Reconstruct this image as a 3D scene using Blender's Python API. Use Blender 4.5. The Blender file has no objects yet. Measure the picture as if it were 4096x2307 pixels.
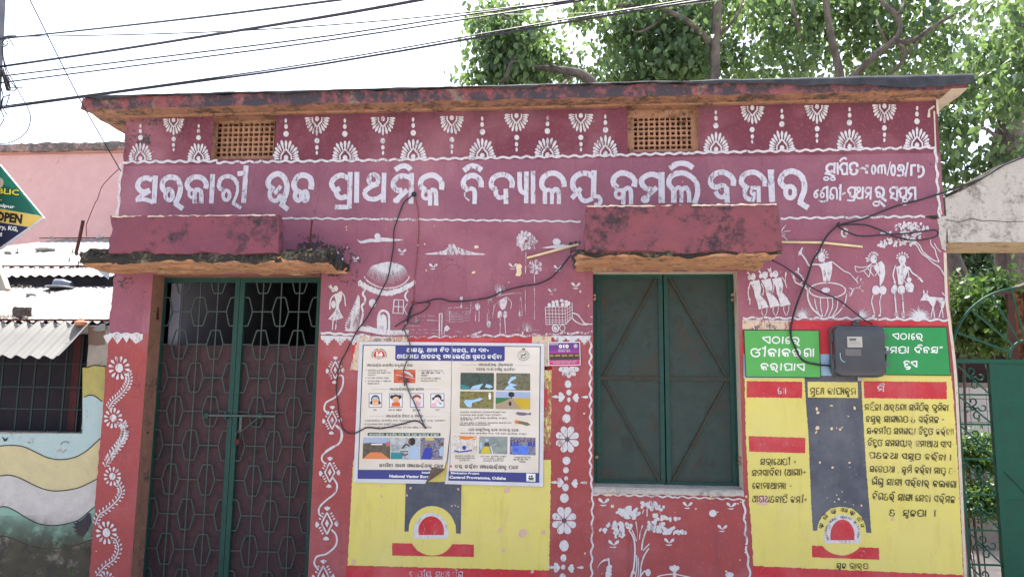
import bpy, bmesh, math, random
from mathutils import Vector, Matrix, noise
random.seed(7)
S = bpy.context.scene
COL = S.collection
# ---------------------------------------------------------------- camera
F = 2958.0; PW = 4096.0; PH = 2307.0; D0 = 5.2; CZ = 1.6
cam = bpy.data.objects.new('camera', bpy.data.cameras.new('camera'))
COL.objects.link(cam)
cam.data.sensor_width = 36.0; cam.data.lens = 36.0*F/PW; cam.data.clip_end = 2000; cam.data.clip_start = 0.05
R = Matrix.Rotation(math.radians(5.007), 3, 'Z') @ Matrix.Rotation(math.radians(90+7.496), 3, 'X') @ Matrix.Rotation(math.radians(0.622), 3, 'Z')
CAM = Vector((0.0, -D0, CZ))
cam.matrix_world = Matrix.Translation(CAM) @ R.to_4x4()
S.camera = cam
# ---------------------------------------------------------------- sky and sun
SUN_EL, SUN_AZ = 66.0, -8.0        # azimuth measured from +Y (behind the school) towards +X
w = bpy.data.worlds.new('World'); S.world = w; w.use_nodes = True
nt = w.node_tree; nt.nodes.clear()
o_ = nt.nodes.new('ShaderNodeOutputWorld'); bg = nt.nodes.new('ShaderNodeBackground'); sk = nt.nodes.new('ShaderNodeTexSky')
sk.sky_type = 'NISHITA'; sk.sun_disc = False; sk.sun_elevation = math.radians(SUN_EL); sk.sun_rotation = math.radians(SUN_AZ)
sk.air_density = 1.0; sk.dust_density = 2.6; sk.ozone_density = 1.0; sk.altitude = 100
bg.inputs['Strength'].default_value = 0.15
bwn = nt.nodes.new('ShaderNodeRGBToBW'); mxn = nt.nodes.new('ShaderNodeMix'); mxn.data_type = 'RGBA'; mxn.inputs[0].default_value = .50   # thin white haze
nt.links.new(sk.outputs[0], bwn.inputs[0]); nt.links.new(sk.outputs[0], mxn.inputs[6]); nt.links.new(bwn.outputs[0], mxn.inputs[7]); nt.links.new(mxn.outputs[2], bg.inputs[0]); nt.links.new(bg.outputs[0], o_.inputs[0])
sl = bpy.data.lights.new('sun', 'SUN'); sl.energy = 3.8; sl.angle = math.radians(0.55); sl.color = (1.0, 0.95, 0.87)
so = bpy.data.objects.new('sun', sl); COL.objects.link(so)
e, a = math.radians(SUN_EL), math.radians(SUN_AZ)
sd = Vector((math.sin(a)*math.cos(e), math.cos(a)*math.cos(e), math.sin(e)))
so.rotation_euler = sd.to_track_quat('Z', 'Y').to_euler()
S.view_settings.view_transform = 'Standard'; S.view_settings.look = 'None'; S.view_settings.gamma = 1
S.view_settings.use_curve_mapping = False
S.view_settings.exposure = 1.87
S.render.film_transparent = False
S.cycles.max_bounces = 6; S.cycles.transparent_max_bounces = 24

# ---------------------------------------------------------------- helpers
def U(px, py, y=0.0):
    """point of the photograph -> point on the vertical plane at depth y"""
    d = R @ Vector(((px-PW/2)/F, -(py-PH/2)/F, -1.0))
    t = (y+D0)/d.y
    return Vector((d.x*t, y, CZ+d.z*t))
def UX(px, py, y=0.0): return U(px, py, y).x
def UZ(px, py, y=0.0): return U(px, py, y).z

def link(name, me, mat=None, parent=None):
    o = bpy.data.objects.new(name, me); COL.objects.link(o)
    if mat is not None and me is not None and not me.materials: me.materials.append(mat)
    if parent is not None:
        o.parent = parent
        w_ = Vector(parent.location)
        if parent.parent is not None: w_ = w_ + Vector(parent.parent.location)
        o.location = -w_
    return o
def tag(o, label, cat, group=None):
    o['label'] = label; o['category'] = cat
    if group: o['group'] = group
    return o
def thing(name, label, cat, loc=(0, 0, 0), group=None):
    o = bpy.data.objects.new(name, None); COL.objects.link(o); o.location = loc; o.empty_display_size = .2
    return tag(o, label, cat, group)
def structure(o): o['kind'] = 'structure'; return o

class MB:
    def __init__(s): s.v = []; s.f = []; s.sm = False
    def add(s, vs, fs):
        b = len(s.v); s.v += [tuple(p) for p in vs]; s.f += [tuple(b+i for i in f) for f in fs]
    def box(s, x0, x1, y0, y1, z0, z1):
        s.add([(x0,y0,z0),(x1,y0,z0),(x1,y1,z0),(x0,y1,z0),(x0,y0,z1),(x1,y0,z1),(x1,y1,z1),(x0,y1,z1)],
              [(0,3,2,1),(4,5,6,7),(0,1,5,4),(1,2,6,5),(2,3,7,6),(3,0,4,7)])
    def bar(s, a, b, wd, th=None, up=(0,0,1)):
        a = Vector(a); b = Vector(b); th = th or wd
        d = (b-a).normalized(); u = Vector(up)
        if abs(d.dot(u)) > .95: u = Vector((0,1,0))
        n = d.cross(u).normalized(); m = n.cross(d).normalized()
        vs = []
        for p in (a, b):
            for q in ((-1,-1),(1,-1),(1,1),(-1,1)): vs.append(p+n*q[0]*wd/2+m*q[1]*th/2)
        s.add(vs, [(0,1,2,3),(7,6,5,4),(0,4,5,1),(1,5,6,2),(2,6,7,3),(3,7,4,0)])
    def tube(s, pts, r, n=6, caps=True):
        pts = [Vector(p) for p in pts]; k = len(pts); rr = r if isinstance(r, (list, tuple)) else [r]*k
        vs = []; prev = None
        for i, p in enumerate(pts):
            d = (pts[min(i+1, k-1)]-pts[max(i-1, 0)]).normalized()
            if prev is None:
                u = Vector((0,0,1)) if abs(d.z) < .9 else Vector((1,0,0)); m = d.cross(u).normalized()
            else:
                m = (prev - d*prev.dot(d)).normalized()
            prev = m; b = d.cross(m)
            for j in range(n):
                t = 2*math.pi*j/n; vs.append(p+(m*math.cos(t)+b*math.sin(t))*rr[i])
        fs = []
        for i in range(k-1):
            for j in range(n):
                j2 = (j+1) % n; fs.append((i*n+j, i*n+j2, (i+1)*n+j2, (i+1)*n+j))
        if caps: fs += [tuple(range(n-1, -1, -1)), tuple((k-1)*n+j for j in range(n))]
        s.add(vs, fs)
    def lathe(s, c, prof, n=16, axis='z'):
        c = Vector(c); vs = []
        for (r, h) in prof:
            for j in range(n):
                t = 2*math.pi*j/n
                vs.append(c+(Vector((r*math.cos(t), r*math.sin(t), h)) if axis == 'z' else Vector((r*math.cos(t), h, r*math.sin(t)))))
        fs = [(i*n+j, i*n+(j+1) % n, (i+1)*n+(j+1) % n, (i+1)*n+j) for i in range(len(prof)-1) for j in range(n)]
        fs += [tuple(range(n-1, -1, -1)), tuple((len(prof)-1)*n+j for j in range(n))]
        s.add(vs, fs)
    def prism(s, pts, y0, y1):
        """pts: [(x,z)] outline extruded from y0 (front) to y1"""
        n = len(pts)
        s.add([(x, y0, z) for x, z in pts]+[(x, y1, z) for x, z in pts],
              [tuple(range(n)), tuple(range(2*n-1, n-1, -1))]+[(i, i+n, (i+1) % n+n, (i+1) % n) for i in range(n)])
    def mesh(s, name):
        me = bpy.data.meshes.new(name); me.from_pydata(s.v, [], s.f)
        bm = bmesh.new(); bm.from_mesh(me); bmesh.ops.recalc_face_normals(bm, faces=bm.faces); bm.to_mesh(me); bm.free()
        if s.sm:
            for p in me.polygons: p.use_smooth = True
        return me
    def build(s, name, mat, parent=None, smooth=False):
        s.sm = smooth
        return link(name, s.mesh(name), mat, parent)

def nz(p, sc, seed=0): return noise.noise(Vector(p)*sc+Vector((seed*3.7, seed*1.3, seed*7.1)))
def rough_box(x0, x1, y0, y1, z0, z1, seg=.04, amp=.006, sc=9, seed=0, edge=0.0, zfun=None):
    """box with a subdivided, uneven skin; zfun(x) offsets z"""
    bm = bmesh.new()
    nx = max(1, int((x1-x0)/seg)); ny = max(1, int((y1-y0)/seg)); nzz = max(1, int((z1-z0)/seg))
    nx = min(nx, 160); ny = min(ny, 40); nzz = min(nzz, 60)
    vm = {}
    def V(i, j, k):
        if (i, j, k) not in vm:
            vm[(i, j, k)] = bm.verts.new((x0+(x1-x0)*i/nx, y0+(y1-y0)*j/ny, z0+(z1-z0)*k/nzz))
        return vm[(i, j, k)]
    for i in range(nx):
        for j in range(ny):
            bm.faces.new((V(i,j,0),V(i,j+1,0),V(i+1,j+1,0),V(i+1,j,0))); bm.faces.new((V(i,j,nzz),V(i+1,j,nzz),V(i+1,j+1,nzz),V(i,j+1,nzz)))
        for k in range(nzz):
            bm.faces.new((V(i,0,k),V(i+1,0,k),V(i+1,0,k+1),V(i,0,k+1))); bm.faces.new((V(i,ny,k),V(i,ny,k+1),V(i+1,ny,k+1),V(i+1,ny,k)))
    for j in range(ny):
        for k in range(nzz):
            bm.faces.new((V(0,j,k),V(0,j,k+1),V(0,j+1,k+1),V(0,j+1,k))); bm.faces.new((V(nx,j,k),V(nx,j+1,k),V(nx,j+1,k+1),V(nx,j,k+1)))
    for (i, j, k), v in vm.items():
        p = v.co.copy(); on = (i in (0, nx))+(j in (0, ny))+(k in (0, nzz))
        am = amp*(1+edge*(on >= 2))
        v.co = p+Vector((nz(p, sc, seed), nz(p, sc, seed+1), nz(p, sc, seed+2)))*am + Vector((nz(p, sc*3.3, seed+4), nz(p, sc*3.3, seed+5), nz(p, sc*3.3, seed+6)))*am*.5
        if on >= 2 and edge:
            c = Vector(((x0+x1)/2 if i not in (0, nx) else p.x, (y0+y1)/2, (z0+z1)/2))
            v.co += Vector((0 if i not in (0,nx) else math.copysign(1, (x0+x1)/2-p.x), math.copysign(1, (y0+y1)/2-p.y) if j in (0,ny) else 0, math.copysign(1, (z0+z1)/2-p.z) if k in (0,nzz) else 0))*amp*.7*abs(nz(p, sc*2, seed+9))*2
        if zfun: v.co.z += zfun(p.x)
    me = bpy.data.meshes.new('m'); bm.normal_update(); bm.to_mesh(me); bm.free()
    return me

# ---------------------------------------------------------------- materials
def lin(c):
    if isinstance(c, str):
        c = [int(c[i:i+2], 16)/255 for i in (0, 2, 4)]
        c = [x/12.92 if x <= .04045 else ((x+.055)/1.055)**2.4 for x in c]
    return (c[0], c[1], c[2], 1)
class NT:
    def __init__(s, name):
        s.m = bpy.data.materials.new(name); s.m.use_nodes = True; s.t = s.m.node_tree
        s.b = s.t.nodes['Principled BSDF']; s.o = s.t.nodes['Material Output']
        s.tc = s.n('ShaderNodeTexCoord'); s.geo = s.n('ShaderNodeNewGeometry')
        s.pos = s.geo.outputs['Position']
    def n(s, t, **k):
        x = s.t.nodes.new(t)
        for a, b in k.items(): setattr(x, a, b)
        return x
    def l(s, a, b): s.t.links.new(a, b)
    def noise(s, sc, detail=4, rough=.6, vec=None, stretch=None, dist=0):
        x = s.n('ShaderNodeTexNoise'); x.inputs['Scale'].default_value = sc; x.inputs['Detail'].default_value = detail
        x.inputs['Roughness'].default_value = rough; x.inputs['Distortion'].default_value = dist
        v = vec or s.pos
        if stretch:
            mp = s.n('ShaderNodeMapping'); mp.inputs['Scale'].default_value = stretch; s.l(v, mp.inputs[0]); v = mp.outputs[0]
        s.l(v, x.inputs['Vector']); return x.outputs['Fac']
    def ramp(s, fac, lo, hi, a=0.0, b=1.0):
        x = s.n('ShaderNodeMapRange'); x.inputs[1].default_value = lo; x.inputs[2].default_value = hi
        x.inputs[3].default_value = a; x.inputs[4].default_value = b; s.l(fac, x.inputs[0]); return x.outputs[0]
    def mix(s, fac, a, b):
        x = s.n('ShaderNodeMix', data_type='RGBA')
        if isinstance(fac, (int, float)): x.inputs[0].default_value = fac
        else: s.l(fac, x.inputs[0])
        for sock, c in ((x.inputs[6], a), (x.inputs[7], b)):
            if isinstance(c, (tuple, list, str)): sock.default_value = lin(c)
            else: s.l(c, sock)
        return x.outputs[2]
    def math(s, op, a, b=0.0):
        x = s.n('ShaderNodeMath', operation=op)
        for i, c in enumerate((a, b)):
            if isinstance(c, (int, float)): x.inputs[i].default_value = c
            else: s.l(c, x.inputs[i])
        return x.outputs[0]
    def bump(s, h, st=.3, dist=.01):
        x = s.n('ShaderNodeBump'); x.inputs['Strength'].default_value = st; x.inputs['Distance'].default_value = dist
        s.l(h, x.inputs['Height']); s.l(x.outputs[0], s.b.inputs['Normal']); return x
    def fin(s, col, rough=.9, metal=0.0, spec=.3):
        if isinstance(col, (tuple, list, str)): s.b.inputs['Base Color'].default_value = lin(col)
        else: s.l(col, s.b.inputs['Base Color'])
        s.b.inputs['Roughness'].default_value = rough; s.b.inputs['Metallic'].default_value = metal
        s.b.inputs['Specular IOR Level'].default_value = spec
        return s.m
    def alpha(s, fac):
        tr = s.n('ShaderNodeBsdfTransparent'); mx = s.n('ShaderNodeMixShader')
        s.l(fac, mx.inputs[0]); s.l(tr.outputs[0], mx.inputs[1]); s.l(s.b.outputs[0], mx.inputs[2]); s.l(mx.outputs[0], s.o.inputs[0])

def plain(name, c, c2=None, sc=8, rough=.85, metal=0.0, bump=.25, bs=60, lo=.35, hi=.65, spec=.3):
    t = NT(name)
    if c2 is None: c2 = tuple(x*.75 for x in lin(c)[:3])
    t.bump(t.noise(bs, 3), bump, .004)
    return t.fin(t.mix(t.ramp(t.noise(sc, 5), lo, hi), c, c2), rough, metal, spec)

def paint_mat(name, c, wear=.0, c2=None, sc=25, rough=.85, grime=.35):
    """brushed wall paint, worn through to the wall below"""
    t = NT(name)
    c2 = c2 or tuple(x*.72 for x in lin(c)[:3])
    col = t.mix(t.ramp(t.noise(sc, 5, .7), .3, .75), c, c2)
    if wear == 0:
        lc = lin(c)[:3]
        col = t.mix(t.math('MULTIPLY', t.ramp(t.noise(2.1, 6, .7), .45, .68), .45), col, tuple(x*.7+.16 for x in lc))
        col = t.mix(t.math('MULTIPLY', t.ramp(t.noise(11, 6, .75, stretch=(1, 1, .2)), .52, .75), .40), col, tuple(x*.55+.01 for x in lc))
        col = t.mix(t.ramp(t.noise(38, 4, .6), .69, .72), col, tuple(x*.35+.12 for x in lc))
        col = t.mix(t.ramp(t.noise(60, 3, .6), .71, .735), col, (.52, .40, .33))
    t.bump(t.noise(70, 4), .25, .003)
    m = t.fin(col, rough)
    if wear > 0:
        n1 = t.noise(55, 5, .75, stretch=(1, 1, .35)); n2 = t.noise(7, 3, .6)
        s_ = t.math('ADD', t.math('MULTIPLY', n1, .6), t.math('MULTIPLY', n2, .4))
        t.alpha(t.ramp(s_, .30+wear*.32, .42+wear*.32))
    return m

def wall_material():
    t = NT('maroon_wall_paint')
    sep = t.n('ShaderNodeSeparateXYZ'); t.l(t.pos, sep.inputs[0]); z = sep.outputs[2]; x = sep.outputs[0]
    zl = UZ(436, 1335); zb = UZ(2000, 880); zt = UZ(2000, 640)
    n_big = t.noise(1.3, 4); n_mid = t.noise(6, 6, .7); n_fine = t.noise(45, 5, .75); n_str = t.noise(9, 5, .7, stretch=(1, 1, .12))
    top = t.mix(t.ramp(n_mid, .3, .7), (.172, .044, .068), (.132, .036, .060))
    band = t.mix(t.ramp(n_mid, .3, .7), (.245, .092, .136), (.205, .080, .124))
    mural = t.mix(t.ramp(n_mid, .3, .7), (.272, .092, .132), (.225, .080, .124))
    low = t.mix(t.ramp(n_mid, .3, .72), (.325, .066, .064), (.265, .062, .070))
    wob = t.math('MULTIPLY', t.math('SUBTRACT', t.noise(3, 2), .5), .02)
    zz = t.math('ADD', z, wob)
    c = t.mix(t.ramp(zz, zl-.01, zl+.01), low, mural)
    c = t.mix(t.ramp(zz, zb-.004, zb+.004), c, band)
    c = t.mix(t.ramp(zz, zt-.004, zt+.004), c, top)
    # pale bloom patches where the paint has chalked
    c = t.mix(t.math('MULTIPLY', t.ramp(n_big, .48, .72), .50), c, (.42, .20, .24))
    c = t.mix(t.math('MULTIPLY', t.ramp(n_fine, .55, .8), .45), c, (.48, .27, .29))
    c = t.mix(t.math('MULTIPLY', t.ramp(n_str, .55, .8), .45), c, (.10, .028, .045))
    # dark rain stains right under the roof slab and dirt close to the ground
    zr = UZ(2000, 445)
    s1 = t.math('MULTIPLY', t.ramp(zz, zr-.11, zr+.02), t.ramp(t.noise(3.3, 5, .7), .44, .66))
    c = t.mix(t.math('MULTIPLY', s1, .85), c, (.055, .038, .055))
    chips = t.ramp(t.noise(26, 3, .5), .735, .75)
    c = t.mix(chips, c, (.55, .44, .33))
    crack = t.n('ShaderNodeTexVoronoi', feature='DISTANCE_TO_EDGE'); crack.inputs['Scale'].default_value = 1.1
    wv = t.n('ShaderNodeVectorMath', operation='ADD'); nc = t.n('ShaderNodeTexNoise'); nc.inputs['Scale'].default_value = 5; nc.inputs['Detail'].default_value = 5
    t.l(t.pos, nc.inputs['Vector'])
    scv = t.n('ShaderNodeVectorMath', operation='SCALE'); scv.inputs['Scale'].default_value = .35; t.l(nc.outputs['Color'], scv.inputs[0])
    t.l(t.pos, wv.inputs[0]); t.l(scv.outputs[0], wv.inputs[1]); t.l(wv.outputs[0], crack.inputs['Vector'])
    ck = t.math('MULTIPLY', t.ramp(crack.outputs['Distance'], .0035, 0.0, 0, 1), t.ramp(t.noise(1.7, 3), .52, .6))
    c = t.mix(t.math('MULTIPLY', ck, .7), c, (.05, .02, .03))
    h = t.math('ADD', t.math('MULTIPLY', n_fine, .5), t.math('MULTIPLY', t.noise(10, 4), 1.0))
    t.bump(h, .35, .012)
    return t.fin(c, .82)

def stained(name, base, base2, dark, amount=.5, sc=5, bump=.6, rough=.95, third=None, bscale=40):
    """weathered plaster or concrete with black mould"""
    t = NT(name)
    c = t.mix(t.ramp(t.noise(sc*2.2, 6, .7), .35, .65), base, base2)
    if third: c = t.mix(t.ramp(t.noise(sc*1.4, 5, .75, dist=.5), .56, .62), c, third)
    n = t.math('ADD', t.math('MULTIPLY', t.noise(sc, 7, .75), .65), t.math('MULTIPLY', t.noise(sc*6, 5, .7), .35))
    c = t.mix(t.ramp(n, .62-amount*.3, .72-amount*.3), c, dark)
    t.bump(t.math('ADD', t.noise(bscale, 6, .7), t.noise(bscale*.25, 4)), bump, .012)
    return t.fin(c, rough, spec=.2)

M = {}
M['wall'] = wall_material()
M['white'] = paint_mat('white_lettering_paint', (.58, .57, .64), .17, (.46, .44, .52), 30)
M['white2'] = paint_mat('white_mural_paint', (.60, .59, .62), .16, (.47, .45, .50), 40)
M['faded'] = paint_mat('faded_white_mural_paint', (.60, .52, .56), .74, (.5, .40, .44), 40)
M['halfworn'] = paint_mat('worn_white_mural_paint', (.60, .56, .60), .36, (.46, .38, .44), 40)
M['cream'] = paint_mat('cream_wall_paint', (.62, .50, .38), .20, (.5, .38, .3), 12)
M['yellow'] = paint_mat('yellow_wall_paint', (.64, .56, .14), 0, (.58, .50, .17), 5)
M['yellow2'] = paint_mat('chalky_yellow_wall_paint', (.62, .52, .20), .45, (.55, .46, .22), 6)
M['red'] = paint_mat('signal_red_wall_paint', (.50, .035, .045), 0, (.40, .035, .05), 9)
M['navy'] = paint_mat('slate_blue_wall_paint', (.065, .070, .095), .0, (.095, .10, .13), 9)
M['black'] = paint_mat('black_lettering_paint', (.028, .024, .022), .22, (.06, .05, .04), 40)
M['blue'] = paint_mat('pale_blue_wall_paint', (.24, .42, .60), 0, (.3, .42, .55), 12)
M['chip'] = plain('bare_plaster_chip', (.60, .46, .30), (.68, .56, .42), 30)
M['pinkchip'] = plain('pink_old_paint_chip', (.55, .33, .30), (.62, .42, .36), 30)
M['orange'] = stained('orange_lime_wash', (.42, .235, .15), (.33, .18, .12), (.11, .07, .05), .42, 6)
M['soffit'] = stained('worn_orange_soffit', (.55, .28, .15), (.44, .25, .16), (.12, .085, .07), .34, 7, 1.0, third=(.58, .40, .26), bscale=22)
M['rsoffit'] = stained('stained_roof_soffit', (.42, .22, .14), (.30, .17, .125), (.10, .075, .065), .46, 5, .9, third=(.50, .27, .13), bscale=22)
M['fascia'] = stained('mouldy_pink_fascia', (.30, .085, .095), (.22, .09, .10), (.065, .055, .068), .60, 4.2, .9, third=(.25, .18, .15))
M['canopy'] = stained('stained_maroon_plaster', (.215, .068, .095), (.17, .060, .090), (.045, .036, .046), .34, 2.4, .7)
M['canopy2'] = stained('mouldy_maroon_plaster', (.235, .075, .092), (.18, .066, .086), (.040, .034, .042), .42, 3.0, .8)
M['slab'] = stained('mossy_broken_concrete', (.13, .115, .09), (.20, .17, .12), (.035, .032, .03), .75, 8, 1.2, third=(.34, .28, .18))
M['tar'] = plain('tar_felt', (.022, .025, .035), (.05, .055, .065), 9, .8, 0, 1.0, 14)
M['conc'] = stained('grey_weathered_concrete', (.40, .37, .35), (.48, .45, .42), (.20, .18, .16), .40, 5, .8)
M['concy'] = stained('yellowed_concrete', (.58, .47, .30), (.50, .39, .25), (.26, .19, .12), .35, 9, .9)
M['limes'] = stained('cream_edge_plaster', (.60, .52, .42), (.52, .45, .38), (.3, .24, .2), .25, 8)
M['jamb'] = stained('brown_jamb_plaster', (.30, .165, .12), (.22, .12, .09), (.07, .055, .05), .25, 6, .5)
M['green'] = stained('green_metal_paint', (.012, .050, .044), (.018, .062, .052), (.03, .03, .022), .20, 10, .15, .5)
M['greenrod'] = stained('grey_green_rod_paint', (.035, .062, .060), (.06, .08, .075), (.05, .035, .03), .3, 30, .2, .5)
M['shutter'] = stained('dark_green_shutter_paint', (.024, .042, .040), (.034, .054, .050), (.050, .040, .032), .34, 5, .2, .5, third=(.028,.034,.032))
M['brace'] = stained('rusty_green_brace', (.026, .045, .040), (.050, .044, .034), (.05, .028, .018), .45, 12, .3, .6)
M['sheet'] = stained('brown_red_oxide_sheet', (.068, .034, .038), (.050, .029, .036), (.030, .024, .030), .4, 5, .2, .7)
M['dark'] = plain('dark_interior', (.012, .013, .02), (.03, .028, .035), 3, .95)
M['room'] = plain('interior_grey_wall', (.25, .25, .32), (.20, .20, .27), 2, .95)
M['steel'] = plain('dull_painted_steel', (.05, .075, .078), (.08, .09, .09), 30, .5, .3)
M['rust'] = plain('rusty_rebar', (.10, .026, .022), (.06, .018, .018), 40, .8, .2, .6)
M['wire'] = plain('black_cable_rubber', (.014, .014, .022), (.025, .025, .04), 20, .5, 0, .1)
M['wireg'] = plain('grey_cable_rubber', (.06, .06, .075), (.09, .09, .10), 30, .5, 0, .1)
M['redwire'] = plain('maroon_painted_wire', (.16, .03, .035), (.20, .06, .05), 40, .7, 0, .1)
M['pvc'] = plain('cream_pvc_conduit', (.72, .62, .36), (.62, .52, .3), 20, .35, 0, .05, spec=.5)
M['tin'] = NT('corrugated_tin'); _t = M['tin']
_c = _t.mix(_t.ramp(_t.noise(3, 5, .7, stretch=(1, .3, 1)), .35, .7), (.19, .188, .182), (.145, .142, .138))
_c = _t.mix(_t.ramp(_t.noise(11, 6, .75), .60, .72), _c, (.11, .10, .09)); _t.bump(_t.noise(30, 3), .1, .003)
M['tin'] = _t.fin(_c, .6, .0, .4)
M['pink'] = stained('faded_pink_house_paint', (.56, .34, .34), (.60, .38, .38), (.38, .24, .24), .12, 2.2, .3)
M['pinkedge'] = stained('mouldy_parapet_edge', (.42, .26, .24), (.32, .24, .22), (.12, .11, .11), .66, 5, .9)
M['bark'] = NT('grey_brown_bark'); _t = M['bark']
_c = _t.mix(_t.ramp(_t.noise(7, 6, .75, stretch=(1, 1, .4)), .38, .62), (.085, .07, .065), (.20, .165, .14))
_t.bump(_t.noise(16, 6, .7, stretch=(1, 1, .35)), 1.0, .04); M['bark'] = _t.fin(_c, .95)
def leaf_mat(name, dark, light, tr, trans=.45):
    t = NT(name); at = t.n('ShaderNodeAttribute', attribute_name='rnd')
    c = t.mix(at.outputs['Fac'], dark, light)
    t.fin(c, .42, 0, .5)
    tl = t.n('ShaderNodeBsdfTranslucent'); t.l(t.mix(at.outputs['Fac'], tuple(x*.6 for x in tr), tr), tl.inputs[0])
    mx = t.n('ShaderNodeMixShader'); mx.inputs[0].default_value = trans
    t.l(t.b.outputs[0], mx.inputs[1]); t.l(tl.outputs[0], mx.inputs[2]); t.l(mx.outputs[0], t.o.inputs[0])
    return t.m
M['leaf'] = leaf_mat('peepal_leaf', (.055, .115, .075), (.15, .225, .11), (.23, .36, .10), .46)
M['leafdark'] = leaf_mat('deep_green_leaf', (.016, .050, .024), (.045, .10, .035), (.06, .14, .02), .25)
M['shrub'] = leaf_mat('bright_shrub_leaf', (.045, .12, .04), (.14, .25, .07), (.19, .34, .06), .38)

# ---------------------------------------------------------------- flat paint on a surface
def pts_(s):
    if isinstance(s, str):
        return [tuple(float(c) for c in q.split(',')) for q in s.split()]
    return s
def smooth(p, k=4):
    if len(p) < 3: return p
    o = []
    for i in range(len(p)-1):
        p0 = p[max(i-1, 0)]; p1 = p[i]; p2 = p[i+1]; p3 = p[min(i+2, len(p)-1)]
        for j in range(k):
            t = j/k
            o.append(tuple(.5*(2*p1[a]+(p2[a]-p0[a])*t+(2*p0[a]-5*p1[a]+4*p2[a]-p3[a])*t*t+(3*p1[a]-p0[a]-3*p2[a]+p3[a])*t**3) for a in (0, 1)))
    o.append(p[-1]); return o
RND = random.Random(3)
class P:
    """paint laid on the plane y (front side); coordinates are those of the photograph crops"""
    def __init__(s, org=(0, 0, 1.0), y=0.0, lift=.0035, jit=.06):
        s.ox, s.oy, s.s = org; s.y = y; s.lift = lift; s.k = 0; s.mb = MB(); s.jit = jit
    def at(s, org): s.ox, s.oy, s.s = org; return s
    def _p(s, q, dz): return U(s.ox+q[0]*s.s, s.oy+q[1]*s.s, s.y-s.lift-dz)
    def _nx(s): s.k += 1; return (s.k % 40)*6e-5
    def poly(s, pts, jit=0):
        p = pts_(pts); d = s._nx()
        if jit:
            q = []
            for i in range(len(p)):
                a, b = p[i], p[(i+1) % len(p)]; L = math.hypot(b[0]-a[0], b[1]-a[1]); n = max(1, int(L/(jit*4)))
                for j in range(n):
                    t = j/n; q.append((a[0]+(b[0]-a[0])*t+RND.uniform(-jit, jit)*(j > 0), a[1]+(b[1]-a[1])*t+RND.uniform(-jit, jit)*(j > 0)))
            p = q
        s.mb.add([s._p(q, d) for q in p], [tuple(range(len(p)))]); return s
    def s_(s, wd, pts, k=4, taper=0, sm=True):
        p = pts_(pts); p = smooth(p, k) if sm else p
        if len(p) < 2: return s
        d = s._nx(); n = len(p); vs = []
        for i, q in enumerate(p):
            a = p[max(i-1, 0)]; b = p[min(i+1, n-1)]
            dx, dy = b[0]-a[0], b[1]-a[1]; L = math.hypot(dx, dy) or 1; nx_, ny_ = -dy/L, dx/L
            ww = wd/2*(1+RND.uniform(-s.jit, s.jit))
            t = i/(n-1)
            if taper == 1: ww *= max(.12, 1-t)
            elif taper == 2: ww *= max(.15, math.sin(math.pi*(.08+.84*t)))
            dd = d+4e-5*t
            vs.append(s._p((q[0]+nx_*ww, q[1]+ny_*ww), dd)); vs.append(s._p((q[0]-nx_*ww, q[1]-ny_*ww), dd))
        s.mb.add(vs, [(2*i, 2*i+1, 2*i+3, 2*i+2) for i in range(n-1)]); return s
    def l(s, wd, pts, taper=0):
        p = pts_(pts)
        for i in range(len(p)-1): s.s_(wd, [p[i], p[i+1]], taper=taper)
        return s
    def ell(s, cx, cy, rx, ry, n=14, rot=0, j=.04):
        c, sn = math.cos(rot), math.sin(rot); p = []
        for i in range(n):
            t = 2*math.pi*i/n; x = rx*math.cos(t)*(1+RND.uniform(-j, j)); y = ry*math.sin(t)*(1+RND.uniform(-j, j))
            p.append((cx+x*c-y*sn, cy+x*sn+y*c))
        return s.poly(p)
    def ring(s, cx, cy, rx, ry, wd, n=14, a0=0, a1=360):
        m = max(4, int(n*abs(a1-a0)/360)); p = [(cx+rx*math.cos(math.radians(a0+(a1-a0)*i/m)), cy+ry*math.sin(math.radians(a0+(a1-a0)*i/m))) for i in range(m+1)]
        return s.s_(wd, p, sm=False)
    def petal(s, x0, y0, x1, y1, wd):
        dx, dy = x1-x0, y1-y0; L = math.hypot(dx, dy) or 1; nx_, ny_ = -dy/L, dx/L
        prof = [(0, .16), (.25, .5), (.5, .85), (.72, 1.0), (.9, .72), (1, .1)]
        a = [(x0+dx*t+nx_*wd/2*w_, y0+dy*t+ny_*wd/2*w_) for t, w_ in prof]
        b = [(x0+dx*t-nx_*wd/2*w_, y0+dy*t-ny_*wd/2*w_) for t, w_ in reversed(prof)]
        return s.poly(a+b)
    def wavy(s, x0, y0, x1, y1, amp, per, wd):
        L = math.hypot(x1-x0, y1-y0); n = int(L/per*6); ux, uy = (x1-x0)/L, (y1-y0)/L; p = []
        for i in range(n+1):
            t = i/n; o = amp*math.sin(2*math.pi*t*L/per+RND.uniform(-.25, .25))*(1+RND.uniform(-.35, .35))
            p.append((x0+(x1-x0)*t-uy*o, y0+(y1-y0)*t+ux*o))
        return s.s_(wd, p, sm=False)
    def build(s, name, mat, parent):
        return s.mb.build(name, mat, parent)

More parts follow.
